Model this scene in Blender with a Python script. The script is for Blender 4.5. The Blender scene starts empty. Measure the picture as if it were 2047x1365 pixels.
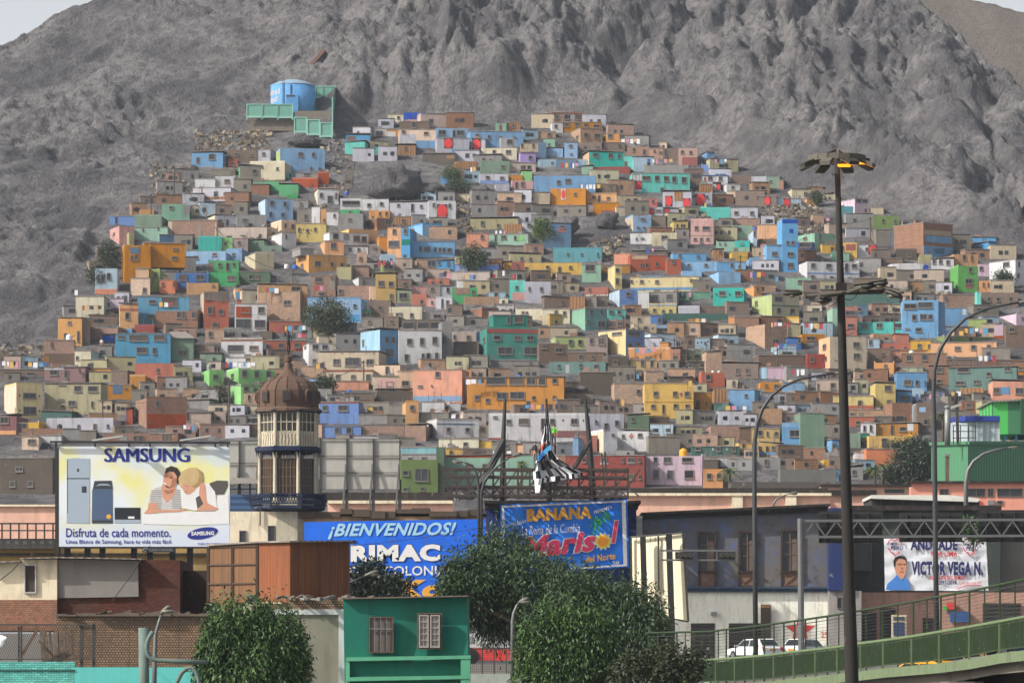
import bpy, math, random
import numpy as np
from mathutils import Vector
R = random.Random(11)
NR = np.random.default_rng(5)
C = bpy.context.scene.collection
# ------------------------------------------------ camera, world, sun, exposure
F, CX, YH, EYE = 8500.0, 1023.5, 1330.0, 1.6
def at(px, py, Y):
    return Vector(((px-CX)*Y/F, Y, EYE+(YH-py)*Y/F))
cd = bpy.data.cameras.new('camera'); cam = bpy.data.objects.new('camera', cd); C.objects.link(cam)
cam.location = (0, 0, EYE); cam.rotation_euler = (math.pi/2, 0, 0)
cd.sensor_width = 36; cd.lens = F/2047*36; cd.shift_y = (YH-682.5)/2047
cd.clip_start = 1; cd.clip_end = 20000
bpy.context.scene.camera = cam
SUN = Vector((-0.74, -0.33, 0.62)).normalized()
w = bpy.data.worlds.new('World'); bpy.context.scene.world = w; w.use_nodes = True
nt = w.node_tree; bg = nt.nodes['Background']
sk = nt.nodes.new('ShaderNodeTexSky'); sk.sky_type = 'NISHITA'; sk.sun_disc = False
sk.sun_elevation = math.asin(SUN.z); sk.sun_rotation = math.atan2(SUN.x, SUN.y)
sk.air_density = 1.2; sk.dust_density = 6.0; sk.ozone_density = 1.0
hs = nt.nodes.new('ShaderNodeHueSaturation'); hs.inputs['Saturation'].default_value = 0.45
nt.links.new(sk.outputs[0], hs.inputs['Color']); va = nt.nodes.new('ShaderNodeMix'); va.data_type = 'RGBA'; va.blend_type = 'ADD'; va.inputs[0].default_value = 1
nt.links.new(hs.outputs[0], va.inputs[6]); 
tc = nt.nodes.new('ShaderNodeTexCoord'); sp = nt.nodes.new('ShaderNodeSeparateXYZ'); nt.links.new(tc.outputs['Generated'], sp.inputs[0])
vr = nt.nodes.new('ShaderNodeValToRGB'); ve = vr.color_ramp.elements              # milky veil, thickest near the horizon
ve[0].position = .10; ve[0].color = (4.6, 4.7, 4.9, 1); ve[1].position = .26; ve[1].color = (.18, .22, .30, 1)
nt.links.new(sp.outputs[2], vr.inputs[0]); nt.links.new(vr.outputs[0], va.inputs[7])
nt.links.new(va.outputs[2], bg.inputs['Color'])
bg.inputs['Strength'].default_value = 0.12
sd = bpy.data.lights.new('sun', 'SUN'); so = bpy.data.objects.new('sun', sd); C.objects.link(so)
sd.energy = 4.6; sd.angle = math.radians(1.0); sd.color = (1, .95, .88)
so.location = (-100, -50, 200); so.rotation_euler = SUN.to_track_quat('Z', 'Y').to_euler()
sc = bpy.context.scene
sc.view_settings.view_transform = 'Standard'; sc.view_settings.look = 'None'
sc.view_settings.exposure = 0.12; sc.view_settings.gamma = 1
sc.cycles.max_bounces = 4; sc.cycles.diffuse_bounces = 2; sc.cycles.glossy_bounces = 2
sc.cycles.transparent_max_bounces = 6; sc.cycles.volume_bounces = 0

# ------------------------------------------------ helpers
def lin(c):
    return tuple(((v/255)/12.92 if v/255 <= .04045 else ((v/255+.055)/1.055)**2.4) for v in c)
MATS = {}
def newmat(name):
    m = bpy.data.materials.new(name); m.use_nodes = True
    return m, m.node_tree, m.node_tree.nodes['Principled BSDF']
def N(nt, t, **k):
    n = nt.nodes.new(t)
    for a, b in k.items():
        if a.startswith('i_'):
            n.inputs[a[2:].replace('_', ' ')].default_value = b
        else: setattr(n, a, b)
    return n
def ramp(nt, src, p0, p1, c0=(0,0,0,1), c1=(1,1,1,1)):
    r = nt.nodes.new('ShaderNodeValToRGB'); e = r.color_ramp.elements
    e[0].position, e[1].position, e[0].color, e[1].color = p0, p1, c0, c1
    nt.links.new(src, r.inputs[0]); return r.outputs[0]
def mixc(nt, fac, a, b, mode='MIX'):
    m = nt.nodes.new('ShaderNodeMix'); m.data_type = 'RGBA'; m.blend_type = mode
    L = nt.links
    for s, v in ((m.inputs[0], fac), (m.inputs[6], a), (m.inputs[7], b)):
        if hasattr(v, 'is_linked'): L.new(v, s)
        else: s.default_value = v if not isinstance(v, tuple) or len(v) != 3 else (*v, 1)
    return m.outputs[2]
def pos(nt, sx=1, sy=1, sz=1):
    g = nt.nodes.new('ShaderNodeNewGeometry')
    mp = nt.nodes.new('ShaderNodeMapping'); mp.inputs['Scale'].default_value = (sx, sy, sz)
    nt.links.new(g.outputs['Position'], mp.inputs[0]); return mp.outputs[0]
def noise(nt, vec, scale, detail=4, rough=.6):
    n = N(nt, 'ShaderNodeTexNoise'); n.inputs['Scale'].default_value = scale
    n.inputs['Detail'].default_value = detail; n.inputs['Roughness'].default_value = rough
    nt.links.new(vec, n.inputs['Vector']); return n.outputs[0]
def bump(nt, b, h, s=.4, d=.05):
    n = N(nt, 'ShaderNodeBump'); n.inputs['Strength'].default_value = s; n.inputs['Distance'].default_value = d
    nt.links.new(h, n.inputs['Height']); nt.links.new(n.outputs[0], b.inputs['Normal'])
def jitter(nt, col, v=.18, s=.15):
    oi = nt.nodes.new('ShaderNodeObjectInfo'); h = nt.nodes.new('ShaderNodeHueSaturation')
    def mr(a, b):
        m = nt.nodes.new('ShaderNodeMapRange'); m.inputs[3].default_value = a; m.inputs[4].default_value = b
        nt.links.new(oi.outputs['Random'], m.inputs[0]); return m.outputs[0]
    nt.links.new(mr(1-v, 1+v), h.inputs['Value']); nt.links.new(mr(1+s, 1-s), h.inputs['Saturation'])
    nt.links.new(col, h.inputs['Color']); return h.outputs[0]
def paint(name, rgb, dirt=.45, rough=.85, sc_=.45, jit=True, dirtc=(.10,.085,.07), gain=1.0, patch=(.25,.225,.20)):
    """weathered painted plaster"""
    if name in MATS: return MATS[name]
    m, nt, b = newmat(name); L = nt.links
    base = tuple(min(.9, v*gain) for v in lin(rgb))
    n1 = noise(nt, pos(nt), sc_, 5, .65); n2 = noise(nt, pos(nt, 1.6, 1.6, .22), sc_*2.2, 4, .6)
    c = mixc(nt, ramp(nt, n1, .35, .75), (*[v*.86 for v in base],), (*[min(.92, v*1.1) for v in base],))
    f = ramp(nt, n2, .52, .78, (0,0,0,1), (dirt, dirt, dirt, 1))
    c = mixc(nt, f, c, dirtc)
    n3 = noise(nt, pos(nt, 1, 1, .8), sc_*3.1, 6, .7); c = mixc(nt, ramp(nt, n3, .62, .68, (0,0,0,1), (min(.75, dirt*1.2),)*3+(1,)), c, patch)
    if jit: c = jitter(nt, c, .13, .18)
    L.new(c, b.inputs['Base Color']); b.inputs['Roughness'].default_value = rough
    b.inputs['Specular IOR Level'].default_value = .25
    MATS[name] = m; return m
def boards(name, c1, c2, dirt=.5):
    m, nt, b = newmat(name); a = noise(nt, pos(nt, 17, 17, .15), 1, 3, .6); d = noise(nt, pos(nt, 1, 1, .6), .5, 5, .65)
    c = mixc(nt, ramp(nt, a, .35, .65), lin(c1), lin(c2)); c = mixc(nt, ramp(nt, d, .5, .75, (0,0,0,1), (dirt,)*3+(1,)), c, (.05,.035,.025))
    nt.links.new(c, b.inputs['Base Color']); b.inputs['Roughness'].default_value = .75; bump(nt, b, a, .5, .02); return m
def plain(name, rgb, rough=.7, metal=0, gain=1, var=.15):
    if name in MATS: return MATS[name]
    m, nt, b = newmat(name); base = tuple(min(.9, v*gain) for v in lin(rgb))
    n1 = noise(nt, pos(nt), 2.5, 4)
    c = mixc(nt, n1, tuple(v*(1-var) for v in base), tuple(min(.95, v*(1+var)) for v in base))
    nt.links.new(c, b.inputs['Base Color']); b.inputs['Roughness'].default_value = rough; b.inputs['Metallic'].default_value = metal
    MATS[name] = m; return m
def brick(name, rgb, mortar=(120,108,98), bw=.3, bh=.13, ms=.02, jit=True, dirt=.5):
    if name in MATS: return MATS[name]
    m, nt, b = newmat(name); L = nt.links
    g = nt.nodes.new('ShaderNodeNewGeometry'); s = nt.nodes.new('ShaderNodeSeparateXYZ'); L.new(g.outputs['Position'], s.inputs[0])
    a = N(nt, 'ShaderNodeMath', operation='MULTIPLY_ADD'); L.new(s.outputs[1], a.inputs[0]); a.inputs[1].default_value = .8; L.new(s.outputs[0], a.inputs[2])
    cv = nt.nodes.new('ShaderNodeCombineXYZ'); L.new(a.outputs[0], cv.inputs[0]); L.new(s.outputs[2], cv.inputs[1])
    bt = nt.nodes.new('ShaderNodeTexBrick'); L.new(cv.outputs[0], bt.inputs['Vector'])
    c1 = lin(rgb); bt.inputs['Color1'].default_value = (*[v*1.18 for v in c1], 1); bt.inputs['Color2'].default_value = (*[v*.75 for v in c1], 1)
    bt.inputs['Mortar'].default_value = (*lin(mortar), 1); bt.inputs['Scale'].default_value = 1
    bt.inputs['Mortar Size'].default_value = ms; bt.inputs['Brick Width'].default_value = bw; bt.inputs['Row Height'].default_value = bh
    n2 = noise(nt, pos(nt, 1, 1, .5), .8, 5)
    c = mixc(nt, ramp(nt, n2, .45, .8, (0,0,0,1), (dirt,)*3+(1,)), bt.outputs[0], (.09, .075, .065))
    if jit: c = jitter(nt, c, .2, .2)
    L.new(c, b.inputs['Base Color']); b.inputs['Roughness'].default_value = .9; b.inputs['Specular IOR Level'].default_value = .2
    bump(nt, b, bt.outputs['Fac'], -.5, .02)
    MATS[name] = m; return m
def stripes(name, c1, c2, period, axis=0, rough=.6, dirt=.3, sharp=False, bmp=.5):
    """corrugated sheet or vertical boards"""
    if name in MATS: return MATS[name]
    m, nt, b = newmat(name); L = nt.links
    g = nt.nodes.new('ShaderNodeNewGeometry'); s = nt.nodes.new('ShaderNodeSeparateXYZ'); L.new(g.outputs['Position'], s.inputs[0])
    if axis == 0:
        a = N(nt, 'ShaderNodeMath', operation='ADD'); L.new(s.outputs[0], a.inputs[0]); L.new(s.outputs[1], a.inputs[1]); src = a.outputs[0]
    else: src = s.outputs[axis]
    k = N(nt, 'ShaderNodeMath', operation='MULTIPLY'); L.new(src, k.inputs[0]); k.inputs[1].default_value = 2*math.pi/period
    sn = N(nt, 'ShaderNodeMath', operation='SINE'); L.new(k.outputs[0], sn.inputs[0])
    fac = ramp(nt, sn.outputs[0], .0 if sharp else -.0, .05 if sharp else 1)
    c = mixc(nt, fac, lin(c1), lin(c2))
    n2 = noise(nt, pos(nt, 2, 2, .25), .9, 5)
    c = mixc(nt, ramp(nt, n2, .45, .8, (0,0,0,1), (dirt,)*3+(1,)), c, (.09,.07,.055))
    L.new(c, b.inputs['Base Color']); b.inputs['Roughness'].default_value = rough
    if bmp: bump(nt, b, sn.outputs[0], bmp, .03)
    MATS[name] = m; return m
def emit(name, rgb, s):
    m, nt, b = newmat(name); b.inputs['Emission Color'].default_value = (*lin(rgb), 1); b.inputs['Emission Strength'].default_value = s
    b.inputs['Base Color'].default_value = (*lin(rgb), 1); MATS[name] = m; return m
ORG = {}
class MB:
    """collects shapes, then links them as one mesh object"""
    def __init__(s): s.v = []; s.f = []; s.m = []
    def add(s, vs, fs, mi=0):
        o = len(s.v); s.v += [tuple(v) for v in vs]; s.f += [tuple(i+o for i in f) for f in fs]; s.m += [mi]*len(fs); return s
    def box(s, a, b, mi=0):
        x0,y0,z0 = a; x1,y1,z1 = b
        return s.add([(x0,y0,z0),(x1,y0,z0),(x1,y1,z0),(x0,y1,z0),(x0,y0,z1),(x1,y0,z1),(x1,y1,z1),(x0,y1,z1)],
              [(0,3,2,1),(4,5,6,7),(0,1,5,4),(1,2,6,5),(2,3,7,6),(3,0,4,7)], mi)
    def pbox(s, x0, y0, x1, y1, Y, d, mi=0):
        """box whose front face spans a pixel rectangle at distance Y, d deep"""
        p, q = at(x0, y1, Y), at(x1, y0, Y)
        return s.box((p.x, Y, p.z), (q.x, Y+d, q.z), mi)
    def quadbox(s, pts, d, mi=0):
        """four front corners (3-D, counter-clockwise seen from the camera) pushed back by d"""
        pts = [Vector(p) for p in pts]; n = len(pts); bk = [p+Vector((0, d, 0)) for p in pts]
        return s.add(pts+bk, [tuple(range(n)), tuple(range(2*n-1, n-1, -1))]+[(i, i+n, (i+1)%n+n, (i+1)%n) for i in range(n)], mi)
    def ppoly(s, pts, Y, d=.012, mi=0):
        return s.quadbox([at(x, y, Y) for x, y in pts], d, mi)
    def beam(s, a, b, wd, mi=0, h=None):
        a, b = Vector(a), Vector(b); t = (b-a).normalized(); h = h or wd
        u = t.cross(Vector((0,0,1)));
        if u.length < .01: u = Vector((1,0,0))
        u = u.normalized()*wd/2; v = u.cross(t).normalized()*h/2
        vs = [a-u-v, a+u-v, a+u+v, a-u+v, b-u-v, b+u-v, b+u+v, b-u+v]
        return s.add(vs, [(0,1,2,3),(7,6,5,4),(0,4,5,1),(1,5,6,2),(2,6,7,3),(3,7,4,0)], mi)
    def tube(s, pts, r, n=8, mi=0, cap=True):
        pts = [Vector(p) for p in pts]; rs = r if isinstance(r, (list, tuple)) else [r]*len(pts); vs = []; fs = []
        up = None
        for i, p in enumerate(pts):
            t = (pts[min(i+1, len(pts)-1)]-pts[max(i-1, 0)]).normalized()
            if up is None: up = t.orthogonal()
            up = (up-t*up.dot(t)).normalized(); w_ = t.cross(up)
            for k in range(n):
                a = 2*math.pi*k/n; vs.append(p+(up*math.cos(a)+w_*math.sin(a))*rs[i])
        for i in range(len(pts)-1):
            for k in range(n):
                fs.append((i*n+k, i*n+(k+1)%n, (i+1)*n+(k+1)%n, (i+1)*n+k))
        if cap: fs += [tuple(range(n-1, -1, -1)), tuple(range((len(pts)-1)*n, len(pts)*n))]
        return s.add(vs, fs, mi)
    def lathe(s, c, prof, n=24, mi=0, a0=0):
        c = Vector(c); vs = []; fs = []
        for r, z in prof:
            for k in range(n):
                a = a0+2*math.pi*k/n; vs.append(c+Vector((r*math.cos(a), r*math.sin(a), z)))
        for i in range(len(prof)-1):
            for k in range(n): fs.append((i*n+k, i*n+(k+1)%n, (i+1)*n+(k+1)%n, (i+1)*n+k))
        fs += [tuple(range(n-1, -1, -1)), tuple(range((len(prof)-1)*n, len(prof)*n))]
        return s.add(vs, fs, mi)
    def ball(s, c, r, n=10, mi=0, sq=(1,1,1)):
        prof = [(math.sin(math.pi*i/6)*r, -math.cos(math.pi*i/6)*r) for i in range(7)]
        o = len(s.v); s.lathe((0,0,0), [(max(p[0], .001*r), p[1]) for p in prof], n, mi)
        for i in range(o, len(s.v)):
            x, y, z = s.v[i]; s.v[i] = (c[0]+x*sq[0], c[1]+y*sq[1], c[2]+z*sq[2])
        return s
    def build(s, name, mats, parent=None, smooth=False, local=False):
        me = bpy.data.meshes.new(name); o3 = Vector((0,0,0))
        if parent is not None and not local: o3 = ORG[parent.name]
        me.from_pydata([(x-o3.x, y-o3.y, z-o3.z) for x, y, z in s.v] if o3.length else s.v, [], s.f)
        for m in (mats if isinstance(mats, (list, tuple)) else [mats]): me.materials.append(m)
        if any(s.m): me.polygons.foreach_set('material_index', s.m)
        if smooth: me.polygons.foreach_set('use_smooth', [True]*len(me.polygons))
        ob = bpy.data.objects.new(name, me); C.objects.link(ob)
        if parent is not None: ob.parent = parent
        ORG[ob.name] = o3; return ob
def tag(o, label=None, cat=None, group=None, kind=None):
    for k, v in (('label', label), ('category', cat), ('group', group), ('kind', kind)):
        if v: o[k] = v
    return o
def root(name, loc, label, cat, group=None, rz=0):
    o = bpy.data.objects.new(name, None); C.objects.link(o); o.location = loc; o.rotation_euler = (0, 0, rz)
    o.empty_display_size = .5; ORG[o.name] = Vector(loc); return tag(o, label, cat, group)
def text_mesh(body, bold=0.0, shear=0.0):
    cu = bpy.data.curves.new('lettering', 'FONT'); cu.body = body; cu.space_character = 1+bold*1.6; cu.size = 1; cu.offset = bold; cu.shear = shear; cu.resolution_u = 3
    o = bpy.data.objects.new('lettering', cu); me = bpy.data.meshes.new_from_object(o)
    vs = [tuple(v.co) for v in me.vertices]; fs = [tuple(p.vertices) for p in me.polygons]
    bpy.data.objects.remove(o); bpy.data.curves.remove(cu); bpy.data.meshes.remove(me)
    xs = [v[0] for v in vs]; ys = [v[1] for v in vs]; a, b, c, d = min(xs), max(xs), min(ys), max(ys)
    return [((x-a)/(b-a), (y-c)/(d-c)) for x, y, z in vs], fs
def ptext(mb, body, x0, y0, x1, y1, Y, mi=0, bold=.02, shear=0, rise=0, taper=0):
    """flat lettering filling a pixel rectangle at distance Y; rise lifts its right end"""
    vs, fs = text_mesh(body, bold, shear)
    mb.add([at(x0+(x1-x0)*u, y1-(y1-y0)*v*(1+taper*u)-rise*u, Y) for u, v in vs], fs, mi)

# ------------------------------------------------ terrain
def h2(i, j, s):
    v = np.sin(i*127.1+j*311.7+s*74.7)*43758.5453
    return v-np.floor(v)
def vn(x, y, s=0):
    xi, yi = np.floor(x), np.floor(y); fx, fy = x-xi, y-yi
    fx = fx*fx*fx*(fx*(fx*6-15)+10); fy = fy*fy*fy*(fy*(fy*6-15)+10)
    a, b, c, d = h2(xi, yi, s), h2(xi+1, yi, s), h2(xi, yi+1, s), h2(xi+1, yi+1, s)
    return (a*(1-fx)+b*fx)*(1-fy)+(c*(1-fx)+d*fx)*fy
def fbm(x, y, o=4, s=0, g=.5):
    t = 0; a = 1; n = 0
    for k in range(o):
        t = t+a*vn(x*2**k+k*17.3, y*2**k-k*9.1, s+k); n += a; a *= g
    return t/n
def ridge(x, y, o=4, s=0, g=.5):
    t = 0; a = 1; n = 0
    for k in range(o):
        t = t+a*(1-np.abs(2*vn(x*2**k+k*5.3, y*2**k+k*3.7, s+k)-1)); n += a; a *= g
    return t/n
def sstep(a, b, x):
    t = np.clip((x-a)/(b-a), 0, 1); return t*t*(3-2*t)
def py_village(Y): return 970-(Y-560)*2.552
BY = [0, 186, 192, 204, 225, 250, 400, 440, 500, 560]
BZ = [-5, -5, -.5, .2, .9, 1.7, 1.9, 6, 15, 25.32]
def base(Y):
    Y = np.asarray(Y, float); z = np.interp(Y, BY, BZ)
    zv = EYE+(YH-py_village(Y))*Y/F; z = np.where(Y > 560, zv, z)
    z850 = EYE+(YH-py_village(850.))*850/F
    return np.where(Y > 850, z850+.60*np.minimum(Y-850, 120)-.02*np.maximum(Y-970, 0), z)
_T = np.linspace(400, 960, 3000); _PY = YH-(base(_T)-EYE)*F/_T
def Yhit(py): return float(np.interp(-py, -_PY, _T))
VT = [(-400,900),(0,715),(60,690),(130,600),(200,470),(240,420),(380,300),(490,285),(560,300),(660,280),(740,232),(820,225),(1000,240),(1090,225),
      (1170,225),(1260,265),(1330,285),(1440,310),(1500,340),(1560,370),(1620,385),(1720,400),(1800,430),(1900,460),(2047,500),(2400,560)]
def vtop(px): return np.interp(px, [a for a, b in VT], [b for a, b in VT])
def hill(x, Y):
    z = base(Y); px = CX+x*F/Y; py = YH-(z-EYE)*F/Y
    m = sstep(5, -45, py-vtop(px))*(1-np.exp(-(((px-585)/100)**2+((py-228)/52)**2)**2))                        # bare rock outside the settlement
    s = Y*1.2
    left = sstep(-10, -60, x)
    wx, wy = 14*(fbm(x/26, s/26, 4, 3)-.5), 14*(fbm(x/26, s/26, 4, 8)-.5)
    X, S = x+wx, s+wy
    c, sn_ = math.cos(.75), math.sin(.75)
    ua, ub = (X*c+S*sn_), (-X*sn_+S*c)
    diag = ridge(ub/24, ua/80, 4, 21)*8+(1-ridge(ub/8, ua/26, 4, 31))*4
    vert = ridge(X/31, S/80, 3, 41, .4)*15+(1-ridge(X/11, S/26, 4, 51))*7+np.maximum(0, fbm(X/11, S/20, 3, 57)-.5)*12-np.maximum(0, ridge(X/17, S/120, 2, 53)-.80)*16
    d = diag*left*1.1+vert*(1-left)
    crag = (1-ridge(X/4.2, S/6.5, 4, 61, .55))*4.2+(fbm(x/1.7, s/2.2, 4, 71, .6)-.5)*3.4
    steps = fbm(x/40, s/30, 3, 81)*5
    rocky = sstep(.40, .60, fbm(x/30, s/30, 3, 87))*.95+.2
    d = d+crag*rocky*(1-.5*left)+steps-11
    z = z+m*d*sstep(600, 700, Y)+(1-m)*((fbm(x/6, Y/6, 4, 91)-.5)*.9)*sstep(560, 600, Y)
    # the hill falls away on either side of the view
    cl = 130.5+.67*(x+107)+1.6*(fbm(x/3, x*0+3., 4, 99)-.5)*2; cl = np.where(Y > 830, cl, 999)
    cr = 147-1.5*(x-81)+3*(fbm(x/5, x*0+9., 4, 77)-.5)*2; cr = np.where(Y > 740, cr, 999)
    lim = np.minimum(cl, cr)
    over = np.maximum(0, z-lim)
    z = np.where(over > 0, lim-.35*over+.0*x, z)
    return z
def grid(name, xs, ys, fn, mat):
    X, Y = np.meshgrid(xs, ys); Z = fn(X, Y); n, m = X.shape
    co = np.stack([X, Y, Z], -1).reshape(-1, 3).astype(np.float32)
    i = np.arange(n*m).reshape(n, m); q = np.stack([i[:-1,:-1], i[:-1,1:], i[1:,1:], i[1:,:-1]], -1).reshape(-1, 4)
    return rawmesh(name, co, q, mat)
def rawmesh(name, co, q, mats, smooth=True, mi=None, parent=None):
    me = bpy.data.meshes.new(name); k = q.shape[1]
    me.vertices.add(len(co)); me.vertices.foreach_set('co', np.ascontiguousarray(co, np.float32).ravel())
    me.loops.add(q.size); me.loops.foreach_set('vertex_index', q.ravel().astype(np.int32))
    me.polygons.add(len(q)); me.polygons.foreach_set('loop_start', np.arange(0, q.size, k, dtype=np.int32))
    if mi is not None: me.polygons.foreach_set('material_index', mi.astype(np.int32))
    me.update(calc_edges=True)
    me.polygons.foreach_set('use_smooth', np.full(len(q), smooth))
    for m in (mats if isinstance(mats, (list, tuple)) else [mats]): me.materials.append(m)
    o = bpy.data.objects.new(name, me); C.objects.link(o)
    if parent is not None: o.parent = parent
    ORG[o.name] = Vector((0,0,0)); return o
def rockmat(name, a, b, c):
    m, nt, bs = newmat(name)
    n1 = noise(nt, pos(nt), .06, 6, .65); n2 = noise(nt, pos(nt), .5, 8, .7); n3 = noise(nt, pos(nt, 1, 1, .4), 1.6, 6, .7)
    col = mixc(nt, ramp(nt, n1, .42, .58), lin(a), lin(b))
    col = mixc(nt, ramp(nt, n2, .44, .68), col, lin(c))
    col = mixc(nt, ramp(nt, n3, .55, .68, (0,0,0,1), (.75,.75,.75,1)), col, (.06,.055,.055))
    nt.links.new(col, bs.inputs['Base Color']); bs.inputs['Roughness'].default_value = .95; bs.inputs['Specular IOR Level'].default_value = .1
    ad = N(nt, 'ShaderNodeMath', operation='ADD'); nt.links.new(n2, ad.inputs[0]); nt.links.new(n3, ad.inputs[1])
    vo = N(nt, 'ShaderNodeTexVoronoi', feature='DISTANCE_TO_EDGE'); vo.inputs['Scale'].default_value = .33; wv = N(nt, 'ShaderNodeVectorMath', operation='MULTIPLY_ADD')
    nz = N(nt, 'ShaderNodeTexNoise'); nz.inputs['Scale'].default_value = .3; nz.inputs['Detail'].default_value = 4; nt.links.new(pos(nt), nz.inputs['Vector'])
    nt.links.new(nz.outputs['Color'], wv.inputs[0]); wv.inputs[1].default_value = (4, 4, 4); nt.links.new(pos(nt, 1, 1, .6), wv.inputs[2]); nt.links.new(wv.outputs[0], vo.inputs['Vector'])
    crk = ramp(nt, vo.outputs['Distance'], .0, .12); a2 = N(nt, 'ShaderNodeMath', operation='MULTIPLY_ADD'); nt.links.new(crk, a2.inputs[0]); a2.inputs[1].default_value = .10; nt.links.new(ad.outputs[0], a2.inputs[2]); ad = a2
    bump(nt, bs, ad.outputs[0], .85, 1.5); return m
ROCK = rockmat('hill_rock', (98,96,97), (132,129,128), (79,78,83))
FARM = rockmat('far_hill_soil', (108,100,93), (118,110,102), (98,91,86))
STREET = plain('street_ground', (95,90,84), .9)
ys = np.concatenate([np.arange(432, 640, 1.6), np.arange(640, 820, .75), np.arange(820, 975, .42), np.arange(975, 1100, 3)])
hl = grid('hill', np.arange(-150, 150.1, .52), ys, hill, ROCK); tag(hl, 'grey rocky hillside rising behind the houses', kind='structure')
def farhill(x, Y):
    c = 217-.39*(x-145)+3*(fbm(x/30, Y/40, 4, 5)-.5)
    return np.minimum(c+1.5*(fbm(x/9, Y/9, 3, 15)-.5), 20+(Y-1050)*.62+2.5*fbm(x/12, Y/20, 4, 25))
fh = grid('far_hill', np.arange(60, 330, 2.2), np.arange(1080, 1500, 2.5), farhill, FARM); tag(fh, 'smooth brown slope of a farther hill', kind='structure')
def ground(x, Y):
    return np.where((Y > 430), np.minimum(np.interp(Y, [430, 470, 700, 9000], [4.2, -2, -6, -6]), 9), np.interp(Y, BY, BZ))
gx = np.concatenate([np.linspace(-6000, -200, 12), np.linspace(-150, 150, 40), np.linspace(200, 6000, 12)])
gy = np.concatenate([np.linspace(-300, 170, 20), [184], np.linspace(186, 260, 40), np.linspace(270, 470, 30), np.linspace(600, 9000, 14)])
gr_ = grid('ground', gx, gy, ground, STREET); tag(gr_, 'street level ground', kind='structure')
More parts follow.
